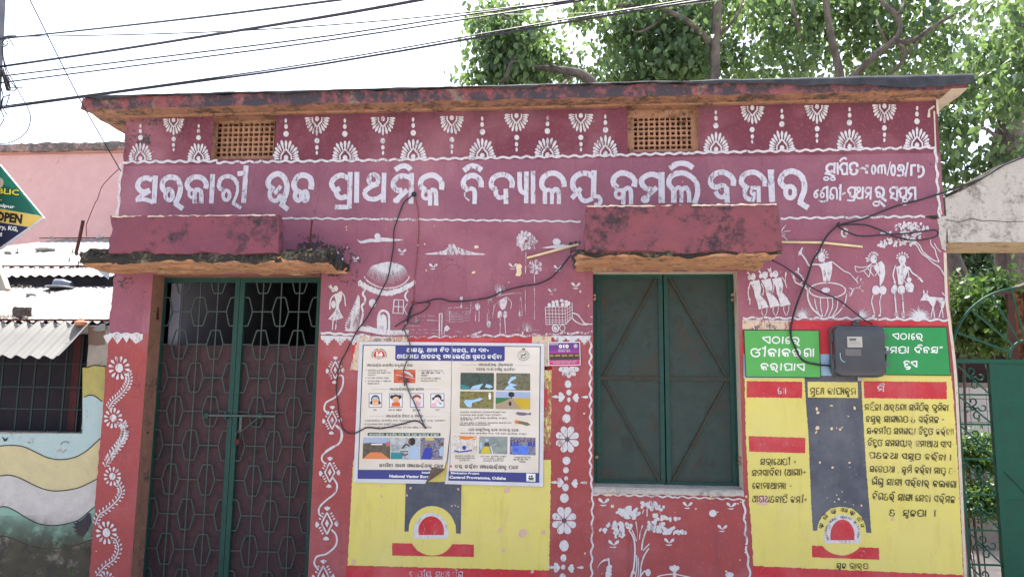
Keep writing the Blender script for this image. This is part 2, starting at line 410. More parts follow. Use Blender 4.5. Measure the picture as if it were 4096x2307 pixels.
# crops of the photograph used as drawing grids
K = .55140
c1 = (0, 0, K); c2 = (1300, 0, K); c3 = (2600, 0, .58075); c4 = (0, 760, K); c5 = (1300, 760, K); c6 = (2696, 760, K)
c7 = (0, 1507, K); c8 = (1300, 1507, K); c9 = (2696, 1507, K)
HK = .20186
h1 = (520, 640, HK); h2 = (1020, 640, HK); h3 = (1500, 640, HK); h4 = (1980, 640, HK); h5 = (2420, 620, HK); h6 = (2800, 620, HK); h7 = (3230, 620, HK)
m1 = (1280, 900, .3171); m2 = (1820, 900, .33086); m3 = (2950, 860, .30321); m4 = (3400, 860, .30324)
n5 = (0, 640, .30322); n6 = (0, 1040, .31704); g7 = (3740, 980, .70775); g8 = (3740, 1700, .74012)
p1 = (1400, 1340, .41461); p2 = (1780, 1340, .41458); p3 = (1400, 1640, .41461); p4 = (1780, 1640, .41461)
k5 = (2340, 1900, .49645); b6 = (2960, 1280, .43902); L7 = (360, 1300, .61033); D8 = (1240, 1360, .53619)
def cp(org, x, y): return (org[0]+x*org[2], org[1]+y*org[2])
def CU(org, x, y, d=0.0): return U(*cp(org, x, y), d)

# ---------------------------------------------------------------- brush letters: name, crop, left, top, height, strokes
# strokes: (kind, width, points) ; kind s = curved, l = straight, o = ring(cx,cy,rx,ry), e = blob(cx,cy,rx,ry)
HEAD = [
 ('sa', h1, 95, 305, 560, [('s',105,'440,395 320,355 210,400 152,500 190,590 280,635 400,600'),('l',95,'400,600 150,765'),('s',85,'110,795 270,780 400,815 460,850'),('l',100,'505,312 475,862')]),
 ('ra', h1, 590, 290, 560, [('s',110,'760,590 680,600 640,520 665,420 740,355 830,342 920,370 985,460 1000,580 970,710 900,865'),('l',105,'885,850 1050,970'),('o',88,(775,690,72,112))]),
 ('ka', h1, 1085, 285, 575, [('s',105,'1190,600 1130,500 1180,390 1310,335 1440,370 1510,470 1500,570'),('o',62,(1225,665,58,78)),('l',92,'1285,600 1282,862'),('s',90,'1290,600 1350,590 1410,640 1412,862')]),
 ('aa', h1, 1560, 280, 575, [('l',100,'1640,282 1612,862')]),
 ('ra', h1, 1720, 290, 560, [('s',85,'1850,600 1780,560 1762,480 1810,370 1940,322 2060,370 2130,480'),('s',60,'2130,480 2130,620 2090,750 2045,850'),('l',72,'2030,845 2200,955'),('o',75,(1910,700,66,98))]),
 ('ii', h1, 2110, 290, 560, [('l',100,'2300,110 2285,400 2250,850'),('l',100,'2130,275 2260,262')]),
 ('u', h2, 200, 220, 600, [('s',112,'330,570 260,480 300,355 440,275 560,330 630,480 620,640 540,870'),('l',105,'500,860 655,985'),('s',88,'370,520 295,640 310,760 390,812 470,775 500,670'),('l',85,'515,515 385,670')]),
 ('cca', h2, 710, 225, 600, [('s',115,'810,600 768,480 830,350 950,300 1080,350 1120,460 1105,585'),('o',95,(855,710,65,95)),('o',88,(995,715,50,98))]),
 ('pa', h2, 1470, 240, 620, [('s',105,'1850,370 1720,305 1600,345 1522,440 1530,520 1590,600 1685,560'),('s',105,'1610,590 1620,680 1690,750 1820,725'),('l',98,'1888,240 1870,880')]),
 ('pra_foot', h2, 1470, 240, 620, [('l',98,'1870,870 1870,960'),('l',98,'1580,935 1870,935')]),
 ('aa', h2, 1960, 240, 605, [('l',96,'2020,238 2012,848')]),
 ('tha', h2, 2130, 235, 600, [('o',98,(2350,390,95,100)),('s',98,'2445,470 2300,530 2185,620 2195,720 2290,775 2420,765 2540,690'),('l',98,'2560,255 2543,845')]),
 ('ma', h3, 310, 260, 600, [('s',108,'700,350 560,315 440,350 370,440 372,530 440,600 540,600'),('l',100,'640,590 420,800'),('e',0,(425,800,72,58)),('l',96,'728,260 712,868')]),
 ('i', h3, 310, 260, 600, [('s',105,'400,200 480,145 570,118 650,140 710,200')]),
 ('ka', h3, 850, 250, 640, [('s',112,'990,600 905,510 930,385 1060,310 1180,310 1290,395 1325,490 1312,590'),('o',72,(1010,690,70,82)),('l',92,'1095,590 1090,905'),('s',90,'1110,600 1165,590 1205,650 1212,905')]),
 ('ba', h3, 1700, 240, 620, [('s',112,'1840,590 1750,490 1790,370 1920,308 2040,350 2100,440 2105,545'),('s',92,'1780,600 1890,565 1965,600 1978,700 1970,872'),('s',28,'1780,640 1785,730 1870,808')]),
 ('i', h3, 1700, 240, 620, [('s',112,'1760,215 1850,145 1940,118 2030,145 2115,205')]),
 ('da', h4, -135, 230, 620, [('s',105,'20,590 -70,520 -60,400 20,322 150,290 270,330 340,430 330,555'),('s',90,'20,580 20,680 90,750 210,720'),('l',92,'215,570 218,872')]),
 ('dya', h4, 440, 235, 610, [('s',92,'488,240 490,500 510,600 560,650 610,640'),('l',92,'622,230 618,858')]),
 ('aa', h4, 705, 220, 620, [('l',92,'754,220 754,868')]),
 ('lla', h4, 865, 205, 640, [('s',110,'1020,620 930,520 950,370 1070,275 1200,268 1310,340 1360,430 1372,535'),('l',88,'988,640 988,872'),('s',80,'990,650 1050,590 1125,640 1125,875'),('s',88,'1140,640 1200,575 1262,640 1266,872')]),
 ('yya', h4, 1490, 205, 640, [('s',112,'1950,340 1860,280 1740,265 1610,320 1545,420 1550,540 1610,620'),('l',100,'1710,560 1520,760'),('s',92,'1660,660 1710,770 1800,815 1940,760'),('l',105,'1962,205 1950,740'),('s',85,'1950,722 2050,730 2092,800 2060,875 1970,895')]),
 ('ka', h5, 110, 315, 660, [('s',112,'250,650 165,560 190,440 300,365 400,365 520,420 590,510 572,630'),('o',70,(280,775,75,82)),('l',90,'365,660 362,985'),('s',90,'390,690 450,655 510,710 515,975')]),
 ('ma', h5, 670, 340, 620, [('s',110,'1070,425 940,385 830,410 735,480 735,580 820,665 930,680'),('l',98,'1030,640 790,860'),('e',0,(798,880,88,78)),('l',128,'1118,340 1125,950')]),
 ('la', h5, 1215, 310, 640, [('s',108,'1350,680 1268,580 1290,450 1400,375 1560,360 1700,430 1800,530 1835,660 1825,800 1770,965'),('l',112,'1365,700 1362,948'),('s',80,'1375,700 1450,645 1512,700 1512,945'),('s',90,'1530,690 1600,645 1660,740 1668,942')]),
 ('i', h5, 1215, 310, 640, [('s',110,'1285,275 1400,190 1520,165 1640,190 1745,260')]),
 ('ba', h6, 155, 285, 640, [('s',112,'340,650 230,600 210,490 290,385 440,342 580,400 660,500 655,612'),('s',90,'320,660 430,600 510,640 520,760 440,840 350,800 310,720'),('l',105,'525,640 540,945')]),
 ('ja', h6, 760, 285, 640, [('s',108,'905,640 820,540 860,410 980,350 1100,350 1210,420 1280,520 1288,625'),('s',95,'945,600 885,720 910,840 1000,882 1080,880'),('l',78,'1000,650 1180,655'),('l',85,'1160,620 1165,938'),('l',55,'1010,690 1015,780 1075,790'),('l',55,'1080,730 1070,890')]),
 ('aa', h6, 1340, 285, 640, [('l',126,'1402,290 1430,935')]),
 ('ra', h6, 1535, 270, 650, [('s',118,'1730,670 1625,590 1595,500 1650,390 1770,325 1890,340 2000,410 2060,540 2070,680 2020,830 1980,940'),('l',112,'1950,925 2145,1050'),('o',100,(1785,738,92,118))]),
]
SIDE = [h7, [
 ('s',55,'520,190 450,182 390,220 380,290 430,335 500,320'),('l',48,'500,310 345,370'),('s',45,'340,365 440,385 540,430'),('l',48,'540,150 530,370'),('o',34,(370,470,48,30)),('o',34,(500,472,48,28)),
 ('l',46,'595,150 600,388'),('s',52,'775,180 700,170 648,230 660,290 705,300'),('s',46,'690,300 690,370 740,380 790,340'),('l',42,'780,150 788,400'),('s',45,'640,140 670,90 740,60 772,92'),
 ('s',55,'980,240 980,185 920,160 850,190 842,275 885,310'),('s',50,'870,300 850,350 900,385 960,370 990,305 950,300'),('s',42,'1030,280 1090,258 1160,292'),('e',0,(1180,222,38,33)),('e',0,(1170,345,38,33)),
 ('o',46,(1310,292,36,82)),('s',42,'1408,372 1400,260 1440,210 1470,240 1470,375'),('s',42,'1470,225 1525,205 1545,385'),('l',26,'1645,132 1580,412'),('o',46,(1697,302,38,100)),('o',40,(1822,270,34,34)),('s',45,'1790,208 1890,212 1905,290 1810,310'),('s',45,'1880,320 1905,375 1840,412 1770,402'),('l',40,'1988,145 1940,432'),
 ('l',50,'2040,210 2150,205'),('l',50,'2056,205 2055,415'),('l',46,'2190,185 2198,342'),('s',50,'2200,255 2260,225 2300,290 2290,380 2230,430 2185,432'),
 ('s',45,'225,690 155,730 132,800'),('o',40,(166,802,32,42)),('s',40,'385,640 320,660 265,730'),('o',36,(292,795,36,46)),('l',50,'390,615 390,900'),('s',40,'215,895 290,925 400,900'),
 ('s',42,'460,780 460,690 520,650 578,690 585,885'),('o',42,(480,828,36,42)),('l',46,'655,578 645,905'),('l',35,'612,655 650,652'),('l',36,'685,782 755,745'),
 ('s',45,'950,670 880,642 810,680 812,735 860,760'),('s',45,'842,755 850,820 895,832 935,800'),('l',44,'952,628 930,880'),('s',42,'785,892 860,905 940,892'),
 ('o',36,(1016,682,32,42)),('s',42,'1040,722 980,765 980,840 1040,860 1090,830'),('l',42,'1098,630 1088,872'),('s',42,'1250,655 1180,650 1148,705 1172,758 1230,750'),('l',38,'1230,750 1150,855'),('l',42,'1258,628 1245,885'),
 ('s',52,'1410,745 1352,730 1370,660 1432,640 1500,680 1510,770 1468,850'),('o',42,(1406,790,36,46)),('l',52,'1455,835 1562,915'),('o',38,(1360,966,56,42)),('l',52,'1410,905 1535,1025'),
 ('s',48,'1765,650 1690,642 1638,692 1652,752 1720,762'),('l',42,'1720,755 1640,828'),('s',42,'1625,850 1700,852 1785,905'),('l',48,'1772,618 1778,890'),
 ('s',48,'1955,662 1880,650 1818,695 1830,752'),('s',46,'1842,745 1842,820 1890,842 1945,800'),('l',42,'1962,628 1950,835'),('o',40,(1935,896,46,36)),('s',42,'1860,955 1900,985 1960,968'),
 ('s',48,'2135,655 2050,650 1998,700 2010,762 2070,772'),('l',46,'2070,765 2008,885'),('l',48,'2132,628 2136,892'),
]]
def ink(p, st, ws=1.0, k=4):
    for kind, wd, q in st:
        if kind == 's': p.s_(wd*ws, q, k)
        elif kind == 'l': p.l(wd*ws, q)
        elif kind == 'o': p.ring(*q, wd*ws, n=14 if k > 2 else 9)
        elif kind == 'e': p.ell(*q, n=12 if k > 2 else 8)
    return p
# small letters in a 100 unit box: width, strokes
FONT = {}
for nm, org, x0, y0, H, st in HEAD:
    if nm in FONT: continue
    o = []; mx = 0
    for kind, wd, q in st:
        if isinstance(q, tuple):
            cx, cy, rx, ry = q; qq = ((cx-x0)*100/H, (cy-y0)*100/H, rx*100/H, ry*100/H); mx = max(mx, qq[0]+qq[2])
        else:
            qq = [((a-x0)*100/H, (b-y0)*100/H) for a, b in pts_(q)]; mx = max([mx]+[a for a, b in qq])
        o.append((kind, 14, qq))
    FONT[nm] = (mx+12, o)
def fd(nm, wd, *st):
    FONT[nm] = (wd, [(s[0], s[2] if len(s) > 2 else 13, (pts_(s[1]) if isinstance(s[1], str) else s[1])) for s in st])
fd('ta', 92, ('s','80,42 84,18 50,4 14,20 10,44 34,54'), ('s','30,50 12,68 24,94 54,98 84,84 86,58 66,56'))
fd('na', 88, ('s','14,12 42,8 50,36 26,56 12,76 34,96 62,84 80,60'), ('l','82,0 82,100'))
fd('nna', 98, ('s','12,62 14,20 44,4 66,20 66,100'), ('o',(28,76,15,20)), ('l','90,0 90,100'))
fd('sha', 92, ('s','14,60 18,14 54,4 80,20'), ('o',(30,74,16,22)), ('l','82,0 82,100'), ('s','50,60 62,76 80,80'))
fd('ssa', 90, ('s','82,14 34,6 10,34 24,56 48,54'), ('l','16,96 70,34'), ('l','82,0 82,100'))
fd('ha', 88, ('s','74,30 66,6 30,4 10,28 34,50 62,50'), ('s','62,52 22,66 34,96 74,92 90,112'))
fd('e', 52, ('s','44,4 14,24 10,62'), ('o',(28,76,17,20)))
fd('E', 82, ('l','0,20 74,4'), ('s','4,24 14,40 70,98'), ('l','72,0 72,100'))
fd('ttha', 88, ('o',(42,50,36,46)))
fd('tta', 96, ('s','76,26 50,4 16,16 10,52 26,90 62,98 84,72 74,44 48,52'), ('l','76,22 96,2'))
fd('A', 104, ('s','10,24 38,6 48,32 20,48'), ('s','22,48 8,78 40,98 66,66'), ('l','66,0 66,100'), ('l','94,0 94,100'))
fd('o', 84, ('s','68,22 38,5 14,24 38,48'), ('s','38,48 8,68 24,98 62,94 72,62 52,62'))
fd('ga', 80, ('s','10,60 16,14 48,4 68,28 70,100'), ('o',(24,74,14,20)))
fd('kha', 94, ('s','58,6 18,12 14,48 50,58'), ('s','16,50 10,90 44,98 70,70'), ('l','84,0 84,100'))
fd('bha', 96, ('s','22,62 10,24 48,4 84,22 86,62 62,92 96,116'), ('s','20,66 56,54 52,92 22,88'))
fd('dda', 90, ('s','80,42 74,8 22,6 10,44 42,54'), ('s','42,54 12,76 30,98 68,96 82,72'))
fd('ya', 94, ('s','76,12 26,6 10,38 34,54'), ('s','22,58 28,96 74,84'), ('l','84,0 84,100'))
fd('cha', 82, ('s','26,52 6,36 30,6 66,10 78,42'), ('o',(42,74,24,22)))
fd('dha', 86, ('o',(36,26,22,22)), ('s','52,40 12,64 24,94 76,84'), ('l','78,0 78,100'))
fd('ng', 90, ('s','76,12 26,6 10,38 34,54'), ('s','34,54 8,76 40,100 60,70'), ('l','80,0 80,100'))
fd('um', 0, ('s','-40,104 -10,106 -22,128 -60,124'))
fd('ru', 0, ('s','-60,-6 -30,-30 -4,-6'))
fd('yp', 30, ('s','2,0 4,60 20,66'), ('l','22,0 22,100'))
fd('sub', 0, ('o',(-36,118,14,12)))
fd('am', 34, ('o',(16,60,10,12)))
fd('da2', 34, ('l','14,0 14,100'))
fd('dash', 48, ('l','6,52 40,48')); fd('div', 56, ('l','6,52 46,52'), ('e',0,0) if 0 else ('o',(26,30,3,3)), ('o',(26,74,3,3)))
fd('dot', 22, ('o',(8,94,3,3))); fd('com', 24, ('s','8,88 14,96 6,112')); fd('q', 40, ('s','8,0 14,10 6,24'), ('s','26,0 32,10 24,24'))
fd('lp', 34, ('s','28,-8 10,50 28,108')); fd('rp', 34, ('s','6,-8 24,50 6,108')); fd('sl', 40, ('l','34,-4 4,104'))
OVER = {'i': -62, 'um': 0, 'ru': 0, 'sub': 0, 'pra_foot': -70}
def line(p, toks, x0, y0, x1, y1, h, ws=1.0, k=2, keep=1.0):
    """set a line of small letters; (x0,y0)-(x1,y1) is the baseline in crop units, h the letter height"""
    T = toks.split(); adv = 0; pos = []
    for t in T:
        if t == '_': adv += 42; continue
        if t in ('i', 'pra_foot'):
            pos.append((t, adv-72)); continue
        pos.append((t, adv)); adv += FONT[t][0] + (6 if FONT[t][0] else 0)
    L = math.hypot(x1-x0, y1-y0); sx = L/max(adv, 60); ux, uy = (x1-x0)/L, (y1-y0)/L; sy = h/100
    for t, a in pos:
        if keep < 1 and RND.random() > keep: continue
        for kind, wd, q in FONT[t][1]:
            def tr(u, v):
                return (x0+(a+u)*sx*ux-(v-100)*sy*uy, y0+(a+u)*sx*uy+(v-100)*sy*ux)
            ww = wd*ws*(sx+sy)/2
            if isinstance(q, tuple) and not isinstance(q[0], tuple):
                c = tr(q[0], q[1])
                if kind == 'e' or q[2] < 5: p.ell(c[0], c[1], max(q[2], 6)*sx, max(q[3], 6)*sy, n=6)
                else: p.ring(c[0], c[1], q[2]*sx, q[3]*sy, ww, n=9)
            elif kind == 's': p.s_(ww, [tr(*z) for z in q], k)
            else: p.l(ww, [tr(*z) for z in q])
    return p

_lat = {}
def glyph_mesh(ch, bold=.0, sx=1.0):
    key = (ch, bold)
    if key not in _lat:
        cu = bpy.data.curves.new('t', 'FONT'); cu.body = ch; cu.size = 1; cu.offset = bold; cu.resolution_u = 2
        ob = bpy.data.objects.new('t', cu); COL.objects.link(ob)
        dg = bpy.context.evaluated_depsgraph_get(); me = ob.evaluated_get(dg).to_mesh()
        _lat[key] = ([tuple(v.co[:2]) for v in me.vertices], [tuple(f.vertices) for f in me.polygons], max([v.co.x for v in me.vertices] or [.3]))
        ob.evaluated_get(dg).to_mesh_clear(); bpy.data.objects.remove(ob); bpy.data.curves.remove(cu)
    return _lat[key]
def latin(p, txt, x0, y0, x1, y1, h, bold=.02):
    """Latin text whose baseline runs (x0,y0)-(x1,y1), capital height h"""
    vs, fs, wd = glyph_mesh(txt, bold); L = math.hypot(x1-x0, y1-y0); sx = L/wd; ux, uy = (x1-x0)/L, (y1-y0)/L; sy = h/.70; d = p._nx()
    p.mb.add([p._p((x0+u*sx*ux+v*sy*uy, y0+u*sx*uy-v*sy*ux), d) for u, v in vs], fs); return p
def latin_arc(p, txt, cx, cy, rx, ry, a0, a1, h, bold=.02):
    n = len(txt)
    for i, ch in enumerate(txt):
        if ch == ' ': continue
        t = math.radians(a0+(a1-a0)*(i+.5)/n); x = cx+rx*math.cos(t); y = cy-ry*math.sin(t)
        dx, dy = math.sin(t), math.cos(t); vs, fs, wd = glyph_mesh(ch, bold); sy = h/.7; d = p._nx()
        p.mb.add([p._p((x+(u-wd/2)*sy*dx+v*sy*math.cos(t), y+(u-wd/2)*sy*dy-v*sy*math.sin(t)), d) for u, v in vs], fs)
    return p

# ================================================================ setting: ground
def ground_mat():
    t = NT('dusty_ground'); c = t.mix(t.ramp(t.noise(.8, 6, .7), .35, .65), (.40, .355, .30), (.32, .28, .24))
    c = t.mix(t.ramp(t.noise(30, 4), .5, .8), c, (.22, .19, .16)); t.bump(t.noise(25, 6), .6, .01); return t.fin(c, .95)
M['ground'] = ground_mat()
g = MB(); g.add([(-400,-400,0),(400,-400,0),(400,600,0),(-400,600,0)], [(0,1,2,3)])
structure(g.build('ground', M['ground']))
def road_mat():
    t = NT('worn_concrete_road'); c = t.mix(t.ramp(t.noise(1.5, 6, .7), .35, .65), (.40, .36, .31), (.30, .28, .25)); t.bump(t.noise(40, 5), .4, .006); return t.fin(c, .9)
g = MB(); g.add([(-60,-9,.004),(60,-9,.004),(60,-2.6,.004),(-60,-2.6,.004)], [(0,1,2,3)])
structure(g.build('road', road_mat()))

# ================================================================ the school
school = thing('school_building', 'maroon single-storey school front with white painted lettering, folk mural and flat mouldy roof slab', 'building', (-.5, 0, 0))
XL = UX(436, 1333); XLt = UX(485, 529); XR = UX(3800, 1200)
ZR = UZ(2000, 440)                                    # soffit height
door = (UX(590, 1400), UX(1285, 1120), 0.0, UZ(900, 1098))
win = (UX(2373, 1500), UX(2960, 1500), UZ(2600, 1958), UZ(2600, 1087))
v1 = (UX(849, 560), UX(1100, 560), UZ(980, 636), UZ(980, 466))
v2 = (UX(2510, 520), UX(2797, 520), UZ(2650, 607), UZ(2650, 428))
WT = .25
def facade():
    xs = sorted({XL, XR, door[0], door[1], win[0], win[1], v1[0], v1[1], v2[0], v2[1]})
    zs = sorted({0.0, ZR+.02, door[3], win[2], win[3], v1[2], v1[3], v2[2], v2[3]})
    nz_ = [0.0]; q = 0
    mb = MB(); holes = [door, win, v1, v2]
    def hole(x, z): return any(h[0] < x < h[1] and h[2] < z < h[3] for h in holes)
    def lx(z, x):      # ragged outer edges
        if x == XL: return XL+.012*noise.noise(Vector((0, 0, z*7)))+.009*noise.noise(Vector((0, 3, z*30)))
        if x == XR: return XR+.004*noise.noise(Vector((5, 0, z*9)))
        return x
    for i in range(len(xs)-1):
        for j in range(len(zs)-1):
            x0, x1, z0, z1 = xs[i], xs[i+1], zs[j], zs[j+1]
            if hole((x0+x1)/2, (z0+z1)/2): continue
            n = max(1, int((z1-z0)/.035)) if (i == 0 or i == len(xs)-2) else 1
            for k in range(n):
                a = z0+(z1-z0)*k/n; b = z0+(z1-z0)*(k+1)/n
                mb.add([(lx(a, x0),0,a),(lx(a, x1),0,a),(lx(b, x1),0,b),(lx(b, x0),0,b)], [(0,1,2,3)])
                if i == 0: mb.add([(lx(a, x0),0,a),(lx(b, x0),0,b),(lx(b, x0),4,b),(lx(a, x0),4,a)], [(0,1,2,3)])
                if i == len(xs)-2: mb.add([(lx(a, x1),0,a),(lx(b, x1),0,b),(lx(b, x1),4,b),(lx(a, x1),4,a)], [(0,1,2,3)])
    mb.add([(XL,4,0),(XR,4,0),(XR,4,ZR),(XL,4,ZR)], [(0,1,2,3)])
    return mb.build('wall', M['wall'], school)
facade()
def reveal(h, mat, name, d=WT, floor=True):
    mb = MB(); x0, x1, z0, z1 = h
    mb.add([(x0,0,z0),(x0,d,z0),(x0,d,z1),(x0,0,z1)], [(0,1,2,3)]); mb.add([(x1,0,z0),(x1,d,z0),(x1,d,z1),(x1,0,z1)], [(0,1,2,3)])
    mb.add([(x0,0,z1),(x1,0,z1),(x1,d,z1),(x0,d,z1)], [(0,1,2,3)])
    if floor: mb.add([(x0,0,z0),(x1,0,z0),(x1,d,z0),(x0,d,z0)], [(0,1,2,3)])
    return mb.build(name, mat, school)
reveal(door, M['jamb'], 'door_jamb', .25); reveal(win, M['limes'], 'window_jamb'); reveal(v1, M['orange'], 'vent_recess'); reveal(v2, M['orange'], 'vent_recess')
# interior: inner room shell
mb = MB(); mb.box(XL+.06, XR-.06, .252, 3.9, .002, ZR-.01)
# open the shell where it would cover the openings: build it without the front
mb = MB(); X0, X1 = XL+.06, XR-.06
mb.add([(X0,.26,.004),(X0,3.9,.004),(X0,3.9,ZR),(X0,.26,ZR)], [(0,1,2,3)]); mb.add([(X1,.26,.004),(X1,3.9,.004),(X1,3.9,ZR),(X1,.26,ZR)], [(0,1,2,3)])
mb.add([(X0,3.9,.004),(X1,3.9,.004),(X1,3.9,ZR),(X0,3.9,ZR)], [(0,1,2,3)]); mb.add([(X0,.26,.004),(X1,.26,.004),(X1,3.9,.004),(X0,3.9,.004)], [(0,1,2,3)])
mb.build('inner_room', M['room'], school)
mb = MB(); mb.box(UX(760, 1200)-.3, UX(760, 1200)-.22, .262, 2.2, .01, ZR-.02); mb.build('partition_wall', M['room'], school)

# roof slab
rx0, rx1 = UX(325, 430, -.17), UX(3872, 340, -.17)
zb0, zb1 = UZ(330, 440, -.17), UZ(3857, 357, -.17)
zt0, zt1 = UZ(332, 392, -.17), UZ(3885, 300, -.17)
zbm = (UZ(2000, 402, -.17)+UZ(1300, 413, -.17))/2
def zf(x): return 0.0
th = (zt0-zb0+zt1-zb1)/2
def sag(x):
    t = (x-rx0)/(rx1-rx0); return (zb0-zbm)*(1-t)**3*.6+(zb1-zbm)*t**3*.8
me = rough_box(rx0, rx1, -.17, 4.2, zbm, zbm+th, seg=.055, amp=.007, sc=7, seed=2, edge=.9, zfun=sag)
bm = bmesh.new(); bm.from_mesh(me)
me.materials.append(M['fascia']); me.materials.append(M['rsoffit']); me.materials.append(M['limes'])
for p_ in me.polygons:
    if p_.normal.z < -.7: p_.material_index = 1 if p_.center.x < XR else 2
link('roof_slab', me, None, school)
# cornice strip of bare orange plaster under the slab, where slab meets wall
mb = MB(); mb.box(XL+.002, XR-.02, -.035, .0, ZR-.004, zbm+.012)
mb.build('cornice_strip', M['orange'], school)
mb = MB(); mb.box(XR-.006, XR+.010, -.003, .5, ZR-.10, zbm+.01); mb.build('end_plaster', M['limes'], school)
# tar felt laid over the roof and lapping down the front edge
def felt():
    n = 150; vs = []
    for i in range(n+1):
        t = i/n; x = rx0-.0+(rx1+.03-rx0)*t; zt = zbm+th+sag(x)
        drop = .006+.03*max(0, noise.noise(Vector((t*14, 0, 0))))+(.062*max(0, min(1, (t-.70)/.22)))+.012*noise.noise(Vector((t*60, 2, 0)))+.03*max(0, noise.noise(Vector((t*9, 7, 0))))
        up = .006+.012*noise.noise(Vector((t*25, 5, 0)))+.006*noise.noise(Vector((t*90, 5, 0)))
        out = .192+.006*noise.noise(Vector((t*40, 1, 1)))
        vs += [(x, -out-.004, zt-drop), (x, -out-.008, zt-drop*.4), (x, -out, zt+up*.6), (x, -out+.05, zt+up), (x, 4.2, zt+.03)]
    fs = [(5*i+j, 5*i+5+j, 5*i+6+j, 5*i+1+j) for i in range(n) for j in range(4)]
    mb = MB(); mb.add(vs, fs); return mb.build('tar_felt', M['tar'], school, True)
felt()

# ventilator lattices
def lattice(h, nx_, nz_, name, d):
    x0, x1, z0, z1 = h; mb = MB()
    cw = (x1-x0)/nx_; ch = (z1-z0)/nz_; d1 = d+.045
    for i in range(nx_):
        for j in range(nz_):
            a, b = x0+i*cw, z0+j*ch; c_, e_ = a+cw/2, b+ch/2
            if (i+j) % 2 == 0: hx, hz = .33*cw, .33*ch; hx2 = hx
            elif i % 2: hx, hz = .46*cw, .29*ch
            else: hx, hz = .28*cw, .45*ch
            k = .55 if (i+j) % 2 else .9
            if (i+j) % 2 == 0: ho = [(-hx,-hz),(hx,-hz),(hx,-hz),(hx,hz),(hx,hz),(-hx,hz),(-hx,hz),(-hx,-hz)]
            ho = [(-hx*k,-hz),(hx*k,-hz),(hx,-hz*k),(hx,hz*k),(hx*k,hz),(-hx*k,hz),(-hx,hz*k),(-hx,-hz*k)]
            oc = [(-.5,-.5),(.5,-.5),(.5,-.5),(.5,.5),(.5,.5),(-.5,.5),(-.5,.5),(-.5,-.5)]
            fr = [(c_+q[0], d, e_+q[1]) for q in ho]; bk = [(c_+q[0]*1.0, d1, e_+q[1]) for q in ho]
            sq = [(a,d,b),(a+cw,d,b),(a+cw,d,b+ch),(a,d,b+ch)]
            mb.add(sq+fr+bk, [(0,1,5,4),(1,6,5),(1,2,7,6),(2,8,7),(2,3,9,8),(3,10,9),(3,0,11,10),(0,4,11)]+[(4+q, 4+(q+1) % 8, 12+(q+1) % 8, 12+q) for q in range(8)])
    return mb.build(name, M['orange'], school)
gx0, gx1, gz0, gz1 = UX(868, 560, .09), UX(1097, 560, .09), UZ(980, 628, .09), UZ(980, 490, .09)
lattice((gx0, gx1, gz0, gz1), 11, 7, 'vent_lattice', .09)
mb = MB(); mb.box(v1[0], gx0, .085, .13, v1[2], v1[3]); mb.box(gx0, v1[1], .085, .13, gz1, v1[3]); mb.box(gx0, v1[1], .085, .13, v1[2], gz0); mb.build('vent_frame', M['orange'], school)
gx0, gx1, gz0, gz1 = UX(2532, 520, .07), UX(2768, 520, .07), UZ(2650, 600, .07), UZ(2650, 468, .07)
lattice((gx0, gx1, gz0, gz1), 11, 7, 'vent_lattice', .07)
mb = MB(); mb.box(v2[0], gx0, .065, .115, v2[2], v2[3]); mb.box(gx1, v2[1], .065, .115, v2[2], v2[3]); mb.box(gx0, gx1, .065, .115, gz1, v2[3]); mb.box(gx0, gx1, .065, .115, v2[2], gz0)
mb.build('vent_frame', M['orange'], school)

# canopy over the door: broken slab and upstand
cd = -.50
sx0, sx1 = UX(306, 1022, cd), UX(1310, 1040, cd)
zs0 = UZ(500, 1092, 0); zs1 = UZ(700, 1008, cd)
me = rough_box(sx0, sx1, cd, .0, zs0-.012, zs1, seg=.028, amp=.015, sc=6, seed=11, edge=1.1)
me.materials.append(M['slab']); me.materials.append(M['soffit'])
for p_ in me.polygons:
    if p_.normal.z < -.6: p_.material_index = 1
link('door_canopy', me, None, school)
me = rough_box(UX(441, 930, cd), UX(1116, 930, cd), cd-.012, cd+.075, zs1-.012, UZ(700, 864, cd), seg=.03, amp=.010, sc=6, seed=14, edge=.8)
link('canopy_upstand', me, M['canopy'], school)
def chipped(x0, x1, y, z, name='chipped_highlight_edge', seed=0):  # pale ragged strip on the upstand top: chipped plaster plus painted sun highlight
    mb = MB(); x = x0; pts = []; rr_ = []; r_ = random.Random(seed)
    while x < x1: pts.append((x, y+r_.uniform(-.003, .003), z+r_.uniform(-.004, .003))); rr_.append(r_.uniform(.002, .007)); x += r_.uniform(.012, .03)
    mb.tube(pts, rr_, 5); mb.build(name, M['limes'], school)
chipped(UX(443, 930, cd)+.01, UX(1112, 930, cd)-.01, cd-.012, UZ(700, 864, cd)-.003, seed=1)
chipped(UX(2340, 900, -.62)+.01, UX(3118, 900, -.62)-.01, -.632, UZ(2600, 823, -.62)-.003, seed=2)
# rubble left where the upstand broke off
for (a, b, c_, s_) in ((330, 440, 1000, 21), (1122, 1240, 985, 22), (1180, 1330, 1012, 23)):
    me = rough_box(UX(a, c_, cd), UX(b, c_, cd), cd+.01, cd+.16, zs1-.03, zs1+.018, seg=.02, amp=.022, sc=14, seed=s_, edge=1.0)
    link('broken_edge', me, M['slab'], school)
def rod(name, pts, r, mat, parent=None, n=6):
    mb = MB(); mb.tube(pts, r, n); return mb.build(name, mat, parent, True)
rod('rebar', [CU(c4, 558, 470, cd), CU(c4, 552, 455, cd), CU(c4, 575, 360, cd), CU(c4, 603, 222, cd)], .011, M['rust'], school)
rod('rebar', [CU(c4, 2330, 500, cd+.1), CU(c4, 2240, 470, cd+.12), CU(c4, 2252, 340, cd+.12), CU(c4, 2264, 215, cd+.12)], .006, M['rust'], school)

